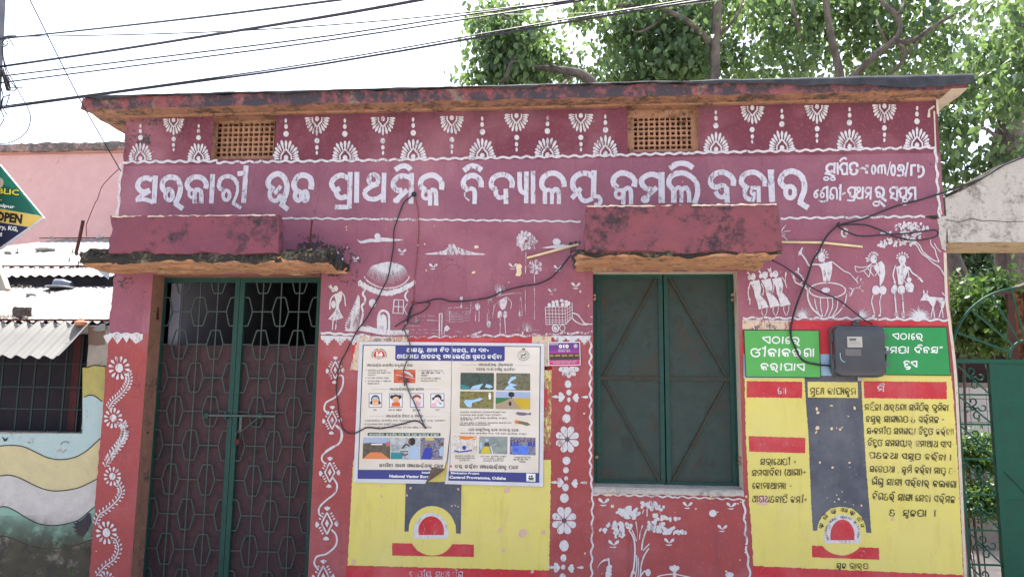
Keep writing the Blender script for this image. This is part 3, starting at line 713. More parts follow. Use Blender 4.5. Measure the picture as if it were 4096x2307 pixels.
# canopy over the window
wd_ = -.62
wx0, wx1 = UX(2322, 950, wd_), UX(3123, 950, wd_)
wz0 = UZ(2600, 1085, 0); wz1 = UZ(2600, 1010, wd_)
me = rough_box(wx0-.03, wx1-.005, wd_+.01, 0, wz0, wz1+.03, seg=.03, amp=.012, sc=7, seed=31, edge=1.2)
me.materials.append(M['slab']); me.materials.append(M['soffit'])
for p_ in me.polygons:
    if p_.normal.z < -.6: p_.material_index = 1
link('window_canopy', me, None, school)
me = rough_box(UX(2338, 900, wd_), wx1, wd_-.01, wd_+.08, wz1, UZ(2600, 823, wd_), seg=.028, amp=.010, sc=7, seed=33, edge=1.0)
link('canopy_upstand', me, M['canopy2'], school)

# ---------------------------------------------------------------- the metal door (a part with sub-parts)
dd = .17
ztop = UZ(900, 1112, dd)
dx0, dx1 = UX(648, 1130, dd), UX(1292, 1130, dd); dxm = UX(965, 1130, dd)
unit = (UX(1262, 1246, dd)-UX(975, 1246, dd))/4.0; rowh = UZ(1100, 1248, dd)-UZ(1100, 1380, dd)
zrow0 = UZ(1100, 1247, dd); zsheet = UZ(1000, 1381, dd)
hexm = MB(); hw, ff, hh = unit*.47, unit*.25, rowh*.435
hpts = [(-ff, hh), (ff, hh), (hw, .25*hh), (hw, -.25*hh), (ff, -hh), (-ff, -hh), (-hw, -.25*hh), (-hw, .25*hh)]
hpts = [(-ff, hh), (ff, hh), (hw, 0), (ff, -hh), (-ff, -hh), (-hw, 0)]
def chaf(p, r=.07):
    o = []
    for i in range(len(p)):
        a, b, c_ = p[i-1], p[i], p[(i+1) % len(p)]
        o.append((b[0]+(a[0]-b[0])*r, b[1]+(a[1]-b[1])*r)); o.append((b[0]+(c_[0]-b[0])*r, b[1]+(c_[1]-b[1])*r))
    return o
cpz = chaf(hpts)
for i in range(len(cpz)):
    a, b = cpz[i], cpz[(i+1) % len(cpz)]; hexm.bar((a[0], 0, a[1]), (b[0], 0, b[1]), .0085, .0085)
hex_me = hexm.mesh('hexagon'); hex_me.materials.append(M['greenrod'])
def halfhex(side):
    m_ = MB()
    q = [p_ for p_ in cpz]
    for i in range(len(q)):
        a, b = q[i], q[(i+1) % len(q)]
        if (a[0]*side >= -1e-6 and b[0]*side >= -1e-6): m_.bar((a[0], 0, a[1]), (b[0], 0, b[1]), .0085, .0085)
        elif a[0]*b[0] < 0:
            c_ = (0, a[1]); e_ = a if a[0]*side > 0 else b; m_.bar((c_[0], 0, c_[1]), (e_[0], 0, e_[1]), .0085, .0085)
    mm = m_.mesh('half_hexagon'); mm.materials.append(M['greenrod']); return mm
half = {1: halfhex(1), -1: halfhex(-1)}
def leaf(a, b, tilt, phase):
    lf = bpy.data.objects.new('door_leaf', None); COL.objects.link(lf); lf.parent = school; lf.location = Vector((a, dd, 0))-Vector(school.location)
    L = b-a; fw = .036
    def sub(name, mb, mat): return link_sub(name, mb.mesh(name), mat, lf)
    m_ = MB(); m_.box(0, fw, -.015, .02, .05, ztop); m_.box(L-fw, L, -.015, .02, .05, ztop); m_.box(fw, L-fw, -.0145, .0195, ztop-fw, ztop); m_.box(fw, L-fw, -.0145, .0195, .05, .05+fw)
    sub('leaf_frame', m_, M['green'])
    m_ = MB(); m_.box(fw-.004, L-fw+.004, .024, .028, .06, zsheet); sub('sheet_panel', m_, M['sheet'])
    inner = L-2*fw; u = inner/4.0; n = 0
    for k in (1, 2, 3):
        m_ = MB(); m_.bar((fw+u*k, .002, .06), (fw+u*k, .002, ztop-fw), .0085, .0085); sub('rod', m_, M['greenrod'])
    r = -1
    while True:
        z = zrow0-r*rowh
        if z < .12: break
        cs = (0, 2, 4) if (r+phase) % 2 == 0 else (1, 3)
        for c_ in cs:
            x = fw+u*c_
            if z+hh > ztop-fw:      # cut off by the top rail
                m_ = MB(); sd_ = [1] if c_ == 0 else ([-1] if c_ == 4 else [-1, 1])
                for i in range(len(cpz)):
                    p_, q_ = cpz[i], cpz[(i+1) % len(cpz)]
                    if max(p_[1], q_[1]) <= 1e-6+min(0, ztop-fw-z)+hh*.02 or (p_[1] < .1*hh and q_[1] < .1*hh):
                        if c_ in (0, 4) and (p_[0]*sd_[0] < -1e-6 or q_[0]*sd_[0] < -1e-6): continue
                        if z+max(p_[1], q_[1]) < ztop-fw+.03: m_.bar((x+p_[0], 0, z+p_[1]), (x+q_[0], 0, z+q_[1]), .0085, .0085)
                if m_.v: sub('hexagon', m_, M['greenrod'])
                continue
            me_ = hex_me if 0 < c_ < 4 else half[1 if c_ == 0 else -1]
            o = link_sub('hexagon', me_, None, lf); o.location = (x, 0, z)
        # links between hexagons
        edges = sorted([(fw+u*c_-hw, fw+u*c_+hw) for c_ in cs]); pos = fw
        for (p_, q_) in edges+[(L-fw, L)]:
            if p_-pos > .01 and z < ztop-fw: m_ = MB(); m_.bar((pos, .0, z), (p_, .0, z), .0085, .0085); sub('link_bar', m_, M['greenrod'])
            pos = q_
        r += 1
    return lf
def link_sub(name, me, mat, parent):
    o = bpy.data.objects.new(name, me); COL.objects.link(o)
    if mat is not None and not me.materials: me.materials.append(mat)
    o.parent = parent; return o
leaf(dx0, dxm-.002, 0, 0); leaf(dxm+.002, dx1, 0, 0)
# frame left of the leaves, hinges, bolt and lock
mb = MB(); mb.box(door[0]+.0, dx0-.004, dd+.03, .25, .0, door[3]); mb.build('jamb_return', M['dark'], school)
bd = dd-.03
mb = MB()
mb.bar(CU(c7, 1515, 278, bd), CU(c7, 2000, 285, bd), .018, .014); mb.build('door_bolt', M['steel'], school)
mb = MB(); mb.bar(CU(c7, 1500, 262, bd+.008), CU(c7, 1500, 298, bd+.008), .03, .02); mb.bar(CU(c7, 1890, 262, bd+.008), CU(c7, 1890, 302, bd+.008), .03, .02); mb.bar(CU(c7, 1640, 255, bd+.008), CU(c7, 1640, 305, bd+.008), .014, .024); mb.build('bolt_bracket', M['green'], school)
mb = MB(); mb.bar(CU(c7, 1748, 290, bd-.006), CU(c7, 1742, 400, bd-.006), .020, .006); mb.bar(CU(c7, 1870, 300, bd-.004), CU(c7, 1752, 395, bd-.004), .014, .006); mb.build('hasp', M['steel'], school)
pl = thing('padlock', 'small rusty padlock hanging from the hasp of the green door', 'padlock', CU(c7, 1728, 470, bd-.02))
mb = MB(); c_ = CU(c7, 1725, 472, bd-.02); mb.lathe((c_.x, c_.y-.008, c_.z), [(.004, 0), (.020, .002), (.022, .008), (.020, .014), (.004, .016)], 12, 'y'); mb.build('lock_body', M['rust'], pl, True)
rod('shackle', [CU(c7, 1712, 450, bd-.012), CU(c7, 1710, 415, bd-.012), CU(c7, 1728, 395, bd-.012), CU(c7, 1745, 415, bd-.012), CU(c7, 1742, 450, bd-.012)], .0035, M['steel'], pl)
s_ = rod('red_string', [CU(c7, *q, bd-.03) for q in ((1830,305),(1800,290),(1785,285),(1780,330),(1765,400),(1750,470),(1740,520),(1748,565),(1760,588))], .0022, M['rust'])
tag(s_, 'thin reddish string tied to the bolt of the green door', 'string')
mb = MB(); mb.bar(CU(c7, 1062, 320, .08), CU(c7, 1062, 415, .08), .02, .02); mb.bar(CU(c4, 1140, 850, .09), CU(c4, 1140, 940, .09), .018, .018); mb.build('hinge', M['rust'], school)

# ---------------------------------------------------------------- window shutters
sd_ = .13
wx = [UX(2385, 1500, sd_), UX(2655, 1500, sd_), UX(2660, 1500, sd_), UX(2936, 1500, sd_)]
wzt, wzb = UZ(2600, 1096, sd_), UZ(2600, 1940, sd_)
wf = MB(); wf.box(win[0], wx[0]-.002, sd_-.01, sd_+.05, wzb-.02, win[3]); wf.box(wx[3]+.002, win[1], sd_-.01, sd_+.05, wzb-.02, win[3]); wf.box(wx[0]-.002, wx[3]+.002, sd_-.01, sd_+.05, wzt+.002, win[3]); wf.build('window_frame', M['green'], school)
def shutter(a, b, flip):
    s0 = bpy.data.objects.new('window_shutter', None); COL.objects.link(s0); s0.parent = school; s0.location = Vector((a, sd_, 0))-Vector(school.location)
    L = b-a; H0, H1 = wzb, wzt; hm = UZ(2600, 1513, sd_); fw = .03
    m_ = MB(); m_.box(.004, L-.004, .006, .012, H0+.004, H1-.004); link_sub('panel', m_.mesh('panel'), M['shutter'], s0)
    m_ = MB(); m_.box(0, fw, -.008, .006, H0, H1); m_.box(L-fw, L, -.008, .006, H0, H1); m_.box(fw, L-fw, -.0078, .0058, H1-fw, H1); m_.box(fw, L-fw, -.0078, .0058, H0, H0+fw); link_sub('shutter_frame', m_.mesh('shutter_frame'), M['green'], s0)
    m_ = MB(); m_.box(fw, L-fw, -.004, .0055, hm-.014, hm+.014); link_sub('middle_rail', m_.mesh('middle_rail'), M['brace'], s0)
    xa, xb = (fw+.01, L-fw-.025) if flip else (L-fw-.01, fw+.025)
    for (za, zb) in ((H1-fw, hm+.02), (H0+fw, hm-.02)):
        m_ = MB(); m_.bar((xa, -.003, za), (xb, -.003, zb), .014, .020, (0, 1, 0)); link_sub('brace', m_.mesh('brace'), M['brace'], s0)
    return s0
shutter(wx[0], wx[1], False); shutter(wx[2], wx[3], True)
mb = MB()   # sloping sill, rough
zsil = win[2]
n = 40; vs = []
for i in range(n+1):
    x = win[0]+(win[1]-win[0])*i/n; r1 = .004*nz((x, 0, 0), 20)
    vs += [(x, .2, zsil+.028), (x, .0, zsil+.012+r1), (x, -.018+r1, zsil+.0+r1), (x, -.016+r1, zsil-.028+2*r1), (x, .0, zsil-.03+2*r1)]
mb.add(vs, [(5*i+j, 5*i+5+j, 5*i+6+j, 5*i+1+j) for i in range(n) for j in range(4)]); mb.build('window_sill', M['conc'], school)
for org, x, y in ((c5, 1955, 765), (c5, 1955, 790), (c6, 425, 760), (c6, 425, 795), (c8, 1970, 580), (c9, 478, 590), (c9, 478, 625)):
    mb = MB(); c_ = CU(org, x, y, .05); mb.lathe((c_.x, .05, c_.z), [(.009, -.02), (.012, 0), (.009, .03)], 8, 'y'); mb.build('hinge_pin', M['orange'], school, True)

# ================================================================ paint on the facade
def dec(name, mat, p, label=None, parent=None):
    o = p.mb.build(name, mat, parent or school)
    if label: o['label'] = label
    return o
W_ = M['white']; W2 = M['white2']
for nm, org, x0, y0, H, st in HEAD:
    dec('painted_letter', W_, ink(P(org), st, .97, 5))
# right-hand small lines: each glyph cluster
dec('painted_small_lettering', W_, ink(P(SIDE[0]), SIDE[1], .95, 3))
# wavy border lines
def lineobj(segs, wd=9, amp=3, per=48, mat=None, name='painted_border'):
    p = P()
    for s in segs: p.wavy(*s, amp, per, wd)
    dec(name, mat or W2, p)
lineobj([(491,649,870,644)]); lineobj([(865,650,1500,641)]); lineobj([(1495,641,2450,622)]); lineobj([(2445,622,2760,612),(2755,612,3741,590)])
lineobj([(484,655,470,860)], 8, 3, 60); lineobj([(3742,592,3758,870)], 9, 4, 60)
lineobj([(1125,873,1500,876),(1495,876,2322,886)], 7, 2, 50); lineobj([(3123,873,3700,866)], 8, 3, 52)
lineobj([(436,1334,572,1337)], 8, 3, 40); lineobj([(1283,1330,1480,1343)], 9, 3, 45)
lineobj([(1480,1350,1900,1345)], 6, 3, 45, M['halfworn']); lineobj([(1900,1343,2100,1340),(2090,1342,2370,1328)], 8, 4, 60, M['halfworn'])
lineobj([(2972,1271,3350,1273),(3345,1273,3798,1280)], 8, 3.5, 52)
P_ = P(); P_.l(4, '2970,1281 3170,1283'); P_.l(7, '424,1341 570,1343'); P_.l(8, '1283,1345 1440,1350'); P_.l(6, '2205,1345 2365,1345'); dec('painted_rule', W2, P_)
# narrow strips of signal red, cream and blue where a health notice was painted first
p = P(lift=.0012); p.poly('1410,1352 2210,1352 2215,1480 1405,1480', 1.5); dec('painted_panel', M['red'], p)
p = P(lift=.0022); p.poly('1433,1344 1630,1346 1630,1480 1400,1480', 2); dec('painted_panel', M['cream'], p)
p = P(lift=.0022); p.poly('2128,1343 2206,1345 2208,1462 2130,1470', 2); dec('painted_panel', M['cream'], p)
p = P(c8, lift=.0012); p.poly('205,600 1640,600 1625,1402 163,1366', 3); dec('painted_yellow_panel', M['yellow'], p)
p = P(lift=.0012); p.poly('2176,1460 2207,1460 2203,1800 2172,1800', 1); dec('painted_yellow_panel', M['yellow2'], p)
p = P(c8, lift=.0024); p.poly('586,760 990,760 985,1136 953,1133 905,1040 770,990 640,1040 606,1118 575,1120 578,1060', 1); dec('painted_arch_field', M['navy'], p)
p = P(c8, lift=.0032); p.ell(778, 1115, 172, 180, 28, j=.01); dec('painted_arch', M['yellow'], p)
p = P(c8, lift=.0042)
def dome(p, cx, yb, rx, ry, n=18): return p.poly([(cx-rx*.98, yb)]+[(cx-rx*math.cos(math.pi*i/n), yb-ry*.25-ry*.9*math.sin(math.pi*i/n)) for i in range(n+1)]+[(cx+rx*.98, yb)])
dome(p, 768, 1172, 128, 165); dec('painted_dome', M['cream'] if 0 else W2, p)
p = P(c8, lift=.0052); dome(p, 770, 1144, 93, 118); dec('painted_dome_field', M['red'], p)
p = P(c8, lift=.006); p.ell(722,1052,9,11); p.poly('708,1066 736,1066 732,1110 712,1110'); p.l(8,'716,1108 716,1138'); p.l(8,'730,1108 730,1138'); p.ell(800,1052,9,11); p.poly('788,1066 812,1066 822,1118 778,1118'); p.l(7,'794,1118 794,1138'); p.l(7,'806,1118 806,1138'); p.ell(762,1080,6,7); p.poly('754,1090 770,1090 772,1122 752,1122'); dec('painted_family', M['faded'], p)
p = P(c8, lift=.0024); p.poly('487,1203 1080,1213 1080,1304 487,1293', 1.5); dec('painted_label', M['red'], p)
p = P(c8, lift=.0034); line(p, 'ma ha i lla aa _ A ra o ga yp _ sa ma i ta i', 590, 1278, 1025, 1284, 46, .9, 2, .75); dec('painted_lettering', M['faded'], p)['kind'] = 'stuff'
p = P(lift=.0018); p.poly('1387,2260 2193,2281 2193,2420 1380,2420', 2); dec('painted_red_band', M['red'], p)
p = P(c8, lift=.0030); line(p, 'ja aa ta ii yya _ sa aa sa yp _ ma i sha na', 610, 1450, 1045, 1452, 44, .9, 2, .9); dec('painted_lettering', M['halfworn'], p)['kind'] = 'stuff'
p = P(c8, lift=.0030); p.poly('1588,88 1614,86 1612,218 1588,215'); dec('painted_label', M['red'], p)
# bald chips of old paint in the yellow
p = P(c8, lift=.0040)
for x, y, r in ((1325,820,20),(1435,1130,28),(1585,1125,16),(1268,1105,12),(1295,1255,14),(405,790,10),(405,860,7),(402,960,7),(620,805,9),(595,858,7),(965,812,9),(920,935,5),(208,1340,14),(1190,810,7),(1505,1410,14),(945,930,5),(965,940,5)):
    p.ell(x, y, r, r*RND.uniform(.8, 1.6), 9, RND.uniform(0, 1), .3)
dec('paint_chips', M['pinkchip'], p)['kind'] = 'stuff'
p = P(m2, lift=.003)
p.poly('745,475 790,468 812,500 800,530 805,580 785,618 730,612 748,560 738,520'); p.ell(260,265,27,20,9,0,.25); p.ell(225,572,26,15,9,-.3,.25); p.ell(650,692,13,6,7); p.ell(1515,803,12,16,8); p.ell(1615,975,8,14,7,.5); p.ell(1650,1110,14,7,7); p.ell(818,1305,11,17,8); p.at(m1)
for x,y,r in ((1235,255,11),(1320,240,9),(900,608,11),(1340,572,9),(330,25,7),(335,60,7),(230,350,10),(285,430,12),(345,285,8)): p.ell(x,y,r,r*1.3,8,0,.3)
p.at(h5)
p.at(c8)
for x,y,r in ((1880,265,8),(1750,310,5),(2085,935,16),(2430,985,4),(2080,830,26)): p.ell(x,y,r,r*.8,8,0,.3)
p.at(k5)
for x,y,r in ((205,136,38),(1003,185,12),(1016,170,10),(1230,228,9),(1255,215,7),(893,268,9),(1068,295,8),(1300,170,12),(1292,620,9),(1248,680,7),(726,297,4),(137,790,5)): p.ell(x,y,r,r*.7,8,0,.3)
dec('paint_chips', M['chip'], p)['kind'] = 'stuff'

# lotus row under the roof
def lotus(cx, cy, s, up=1, droop=0):
    p = P(lift=.0038)
    n = 13
    for i in range(n):
        a = math.pi*(i+.5)/n if 0 else math.pi*(.03+.94*i/(n-1)); ca, sa_ = math.cos(a), math.sin(a)
        r0 = (26+10*sa_)*s; r1 = (54+26*sa_**3)*s*RND.uniform(.94, 1.06)
        p.petal(cx+r0*ca, cy-up*(r0*sa_+2), cx+r1*ca, cy-up*(r1*sa_+2), 11*s)
    p.s_(6.5*s, [(cx-21*s, cy-up*1), (cx-20*s, cy-up*18*s), (cx-10*s, cy-up*32*s), (cx, cy-up*43*s), (cx+10*s, cy-up*32*s), (cx+21*s, cy-up*18*s), (cx+22*s, cy-up*1)], 3)
    p.ell(cx, cy-up*9*s, 9.5*s, 11*s)
    dec('painted_lotus', W2, p)
    p = P(lift=.0038); y = cy-up*106*s
    for k, (rx, ry) in enumerate(((11, 12), (7.5, 10), (5, 9))):
        p.ell(cx+RND.uniform(-1, 1), y, rx*s, ry*s); y -= up*(30 if k == 0 else 24)*s
    dec('painted_dots', W2, p)
for cx, cy in ((561,642),(794,642),(1144,640),(1380,640),(1653,636),(1929,632),(2190,629),(2422,624),(2864,607),(3128,601),(3398,595),(3668,590)):
    lotus(cx, cy, .98 if cx > 1000 else .86)
for cx, cy in ((694,474),(1268,468),(1532,468),(1807,464),(2066,455),(2323,455),(3009,424),(3268,420),(3538,417)):
    lotus(cx, cy, .90 if cx > 1000 else .78, -1)

# ---- mural between door and window
def grp(org, fn, name, mat=None, lift=.0038, label=None):
    p = P(org, lift=lift); fn(p); dec(name, mat or W2, p, label)
def bird(p, cx, cy, s, m=1):
    p.petal(cx, cy, cx-24*s*m, cy-24*s, 15*s); p.petal(cx, cy, cx+26*s*m, cy-22*s, 15*s); p.poly([(cx-20*s, cy+7*s), (cx+16*s, cy+6*s), (cx+7*s, cy+13*s), (cx-8*s, cy+13*s)])
for (o_, x, y, s_, mt) in ((m1,1035,350,2.0,W2),(m1,448,440,1.7,W2),(m1,1428,535,2.0,W2),(m2,1245,535,2.0,W2),(m2,1460,745,2.1,W2),(m2,1172,815,2.0,M['halfworn']),(m2,185,530,2.2,M['faded']),(m2,700,510,2.0,M['halfworn']),
    (k5,150,225,1.7,W2),(k5,826,250,1.5,W2),(k5,1178,255,1.5,W2),(k5,1106,435,1.5,W2),(k5,678,545,1.6,W2),(k5,230,562,1.7,W2)):
    grp(o_, lambda p: bird(p, x, y, s_), 'painted_bird', mt)
def cloud1(p): p.poly('465,183 520,205 580,185 640,172 700,178 770,158 850,162 920,172 1000,178 1060,186 1000,198 940,205 880,212 800,208 720,218 640,214 580,226 520,236 490,215'); p.ell(725,145,38,42)
grp(m1, cloud1, 'painted_cloud')
def cloud2(p): p.poly('1330,358 1420,350 1500,335 1570,318 1600,290 1640,265 1700,265 1770,290 1820,310 1870,325 1960,350 2080,360 2080,378 1900,378 1700,376 1500,374 1330,372'); p.ell(1662,262,44,28)
grp(m1, cloud2, 'painted_cloud', M['halfworn'])
def cloud3(p): p.poly('1045,278 1110,262 1170,250 1230,240 1300,236 1380,246 1430,258 1360,268 1290,280 1230,292 1180,280 1110,282'); p.ell(1228,203,48,42)
grp(m2, cloud3, 'painted_cloud')
grp(m2, lambda p: (p.ell(665,35,33,28), p.poly('420,120 560,75 640,58 760,62 700,80 560,100')), 'painted_cloud', M['faded'])
def woman(p):
    p.ell(200,800,28,38); p.petal(185,830,100,765,26); p.petal(180,820,125,750,20); p.ell(165,825,22,20)
    p.poly('215,860 265,825 282,870 270,940 240,1000 235,1050 200,1050 205,1000 195,940 180,890'); p.poly('200,1045 238,1045 262,1110 298,1165 240,1190 170,1203 104,1185 150,1130 185,1085')
    p.s_(17,'205,870 150,910 128,970 125,1030 124,1065'); p.s_(14,'262,840 300,880 315,940 318,990 325,1020'); p.ell(170,1000,30,48); p.l(10,'165,950 172,965'); p.l(14,'165,1200 157,1318'); p.l(14,'208,1200 196,1318')
grp(m1, woman, 'painted_figure', label='painted woman carrying a pot beside the hut')
def hutroof(p):
    n = 40
    for i in range(n):
        t = i/(n-1); a = math.radians(200-220*t); x1 = 860+275*math.cos(a)*1.0; y1 = 655-40+ (130*math.sin(math.radians(180*t)))*RND.uniform(.85, 1.1)
        x1 = 590+520*t; y1 = 640+ 120*math.sin(math.pi*t)*RND.uniform(.65, 1.0)
        x0 = 870+(x1-870)*.22; y0 = 462+abs(x1-870)*.07
        mx = (x0+x1)/2+(x1-870)*.16; my = (y0+y1)/2-abs(x1-870)*.13
        p.s_(17, [(x0, y0), (mx, my), (x1, y1)], 4, 1)
    p.poly('760,480 870,460 980,485 1020,560 940,600 860,620 790,600 720,560')
    p.s_(15, '558,650 600,705 680,755 780,790 870,795 970,780 1060,735 1110,685 1128,645')
    for i in range(26):
        t = i/25; x = 500+680*t; y = 740+125*math.sin(math.pi*t)*(1.0)-0*t
        p.ell(x, y-8, 22, 40, 7, RND.uniform(-.3, .3), .2)
grp(m1, hutroof, 'painted_thatch')
def hut(p):
    p.ell(662,985,46,55); p.s_(14,'935,940 1055,945 1050,1115 920,1108 935,940', sm=False); p.l(11,'992,942 987,1112'); p.l(11,'928,1025 1052,1030')
    p.s_(28,'735,1320 732,1180 760,1095 812,1080 860,1115 872,1200 868,1330'); p.poly('718,1330 722,1220 750,1140 800,1120 835,1150 845,1240 840,1340'); 
    p.s_(60,'500,1300 620,1320 760,1350 900,1358 1120,1350',taper=0); p.s_(12,'590,1270 720,1310 900,1330'); 
    p.s_(22,'1110,825 1075,880 1080,920 1108,960'); p.s_(10,'1105,990 1065,1060 1095,1120 1110,1160 1080,1250')
grp(m1, hut, 'painted_hut')
def fern(p):
    p.s_(26,'570,800 540,870 570,920 560,980 525,1020 545,1100 530,1170 500,1300 470,1320')
    for i in range(15):
        t = i/14; bx, by = 500+10*math.sin(t*3), 1000+300*t; ex, ey = 500-190*min(1, .1+t*1.1), 880+440*t
        p.petal(bx-20*t, by+30, ex, ey, 30)
grp(m1, fern, 'painted_fern')
def lake(p):
    for y, x0, x1 in ((1145,1240,1450),(1205,1130,1560),(1270,1090,1260),(1322,1100,1560),(1365,1110,1500),(1200,1240,1450)): p.s_(6, [(x0, y), ((x0+x1)/2, y-4), (x1, y+2)], taper=2)
    p.l(16,'1507,1115 1505,1405'); p.l(12,'1540,1115 1535,1400'); p.l(12,'1215,1130 1212,1230'); p.l(10,'1505,1115 1545,1115'); p.poly('1570,1290 1600,1262 1648,1300 1600,1340 1565,1330'); p.l(8,'1568,1330 1565,1380')
grp(m1, lake, 'painted_fence', M['halfworn'])
def well(p):
    for y in (1045,1065,1085,1105,1130,1160): p.s_(5, [(-120, y-20), (0, y+12), (190, y-15)], 5, 2)
    p.s_(6,'-65,1030 -65,1180'); p.s_(7,'-90,1005 0,995 155,1003'); p.l(7,'80,880 78,990'); p.ell(78,885,20,22); p.ell(75,980,14,12); p.l(6,'190,890 192,1000 180,1070'); p.ell(268,895,20,25); p.s_(9,'270,960 255,1010 290,1030'); p.ell(272,985,34,44); p.l(8,'250,1040 248,1160'); p.l(8,'292,1030 290,1170'); p.s_(10,'210,1000 240,985'); p.s_(26,'190,1325 260,1310 325,1280',taper=2); p.l(5,'175,1332 300,1330'); p.s_(6,'0,1275 60,1290 110,1305')
grp(m2, well, 'painted_well', M['halfworn'])
def bearer(p):
    p.ell(533,800,32,48)
    for i in range(9): a = math.radians(-165+19*i); p.l(5, [(533+42*math.cos(a), 800+45*math.sin(a)), (533+78*math.cos(a), 800+90*math.sin(a))])
    p.s_(7,'395,910 520,860 640,832 740,822 820,826'); p.poly('505,930 620,862 632,930 605,1010 570,1025'); p.s_(8,'620,870 680,930 672,1015'); p.s_(7,'500,930 470,1010 450,1130'); p.ell(540,1080,30,44,12,.2); p.ell(605,1080,26,44)
    p.l(11,'545,1110 545,1310'); p.l(11,'600,1110 612,1310'); p.l(5,'395,920 388,1165'); p.l(5,'405,920 412,1165'); p.s_(16,'430,900 465,950 460,1030',taper=1); p.ell(408,1200,28,44); p.l(5,'795,830 775,1050'); p.l(5,'795,830 812,1050'); p.ell(792,1075,26,38)
grp(m2, bearer, 'painted_figure', M['halfworn'], label='faded painted porter with a carrying pole')
def flower(p):
    for i in range(16): a = 2*math.pi*i/16; r = RND.uniform(115, 155); p.petal(860+20*math.cos(a), 195+20*math.sin(a), 860+r*math.cos(a), 195+r*.92*math.sin(a), 46)
    p.l(11,'858,320 850,660'); p.l(6,'850,660 850,1100')
grp(m2, flower, 'painted_flower', M['halfworn'])
def flower2(p):
    for i in range(7): a = 2*math.pi*i/7-1.4; p.petal(968+28*math.cos(a), 505+28*math.sin(a), 968+92*math.cos(a), 505+92*math.sin(a), 52)
    p.ell(968,510,32,34); p.l(9,'960,590 962,800'); p.l(6,'962,800 962,1140')
grp(m2, flower2, 'painted_flower', M['halfworn'])
def bush(p, cx, cy, r, n=16, w=9, a0=-170, a1=-10):
    for i in range(n):
        a = math.radians(a0+(a1-a0)*i/(n-1)); q = r*RND.uniform(.75, 1.1); mx, my = cx+.5*q*math.cos(a), cy+.6*q*math.sin(a)
        p.s_(w, [(cx+(i-n/2)*w*.25, cy), (mx, my), (cx+q*math.cos(a), cy+q*math.sin(a)*.9)], 3, 1)
grp(m2, lambda p: bush(p, 868, 1290, 150, 14, 9), 'painted_bush', M['halfworn'])
def cart(p):
    p.s_(10,'1092,992 1100,1200 1340,1198 1330,985 1092,992', sm=False); p.s_(10,'1330,985 1415,935 1420,1110 1340,1198', sm=False)
    for i in range(1, 6): p.l(6, [(1095+i*40, 990), (1102+i*40, 1198)])
    for y in (1030,1070,1110,1145,1170): p.l(8 if y == 1070 else 5, [(1096, y), (1334, y+2)]); p.l(5, [(1334, y), (1418, y-48)])
    p.l(5,'1360,968 1362,1180'); p.l(5,'1388,950 1390,1150')
    for x, y in ((1140,965),(1188,935),(1232,925),(1240,962),(1290,915),(1345,925),(1375,945),(1300,960),(1345,968),(1190,970)): p.ell(x, y, 24, 20, 10, RND.uniform(0, 2), .12)
    p.s_(15,'1418,1062 1480,1080 1520,1125 1560,1180 1600,1195 1660,1197'); p.s_(15,'1412,1120 1460,1165 1520,1195 1600,1205'); p.ring(1215,1245,38,42,15); p.ell(1215,1245,22,26); p.ring(1298,1243,32,38,8)
grp(m2, cart, 'painted_cart')

# ---- mural right of the window
def women3(p):
    for dx, dy in ((0, 0), (150, -20), (290, -35)):
        p.ell(202+dx+ (8 if dx else 0), 812+dy, 40, 46); p.ell(150+dx+8, 825+dy, 24, 30); p.petal(165+dx, 800+dy, 128+dx, 745+dy, 26); p.l(12, [(215+dx, 850+dy), (216+dx, 870+dy)])
        p.poly([(160+dx, 880+dy), (285+dx, 855+dy), (312+dx, 960+dy), (300+dx, 1060+dy), (230+dx, 1080+dy), (215+dx, 980+dy)])
        p.poly([(228+dx, 1060+dy), (302+dx, 1055+dy), (370+dx, 1130+dy), (412+dx, 1215+dy), (340+dx, 1228+dy), (280+dx, 1245+dy), (262+dx, 1160+dy)])
        p.s_(9, [(322+dx, 1240+dy), (320+dx, 1290+dy), (352+dx, 1335+dy*.3)]); p.s_(9, [(388+dx, 1225+dy), (385+dx, 1280+dy), (362+dx, 1330+dy*.3)])
    p.s_(13,'170,890 148,960 140,1030 148,1080 160,1110 165,1180'); p.l(9,'132,955 165,965'); p.l(9,'135,1108 178,1115'); p.s_(10,'590,820 625,880 650,960'); p.s_(9,'650,960 630,880 632,820'); p.petal(630,840,640,745,22); p.s_(12,'315,900 345,980 330,1060'); p.s_(12,'470,880 480,960 450,1040'); p.l(8,'310,1045 345,1050'); p.l(8,'445,1010 485,1018'); p.petal(430,770,398,700,14); p.petal(440,760,435,690,14)
grp(m3, women3, 'painted_figures', label='three painted women walking in line')
def drummer(p):
    p.ell(1110,555,48,66)
    for i in range(9): a = math.radians(-190+25*i); p.petal(1110+50*math.cos(a), 545+55*math.sin(a), 1110+92*math.cos(a), 545+105*math.sin(a), 19)
    p.l(16,'1140,610 1145,640'); p.poly('1055,648 1150,632 1245,605 1250,700 1235,800 1215,875 1130,870 1120,780 1100,700'); p.s_(20,'1070,655 1000,650 945,665 900,590 850,520'); p.ell(828,500,24,28); p.petal(800,540,862,422,24); p.s_(13,'1250,615 1330,680 1410,740 1480,770 1540,835 1590,885')
    p.ring(1185,992,240,100,17,40); p.ell(1165,990,56,34); p.s_(22,'925,1000 930,1100 980,1220 1060,1300 1120,1340'); p.s_(15,'1440,1040 1420,1150 1360,1250 1290,1320 1240,1345')
    for x0, x1 in ((1015,1085),(1092,1125),(1185,1150),(1250,1200),(1325,1250)): p.s_(13, [(x0, 1095), ((x0+x1)/2-(10 if x0 < 1150 else -25), 1220), (x1, 1335)])
    p.s_(22,'925,990 900,960 850,930 800,905'); p.s_(18,'800,905 760,880 735,820 715,765'); p.petal(770,860,730,780,16); p.s_(16,'830,910 870,850 820,780 765,740'); p.petal(800,770,805,690,22); p.s_(14,'900,900 895,960')
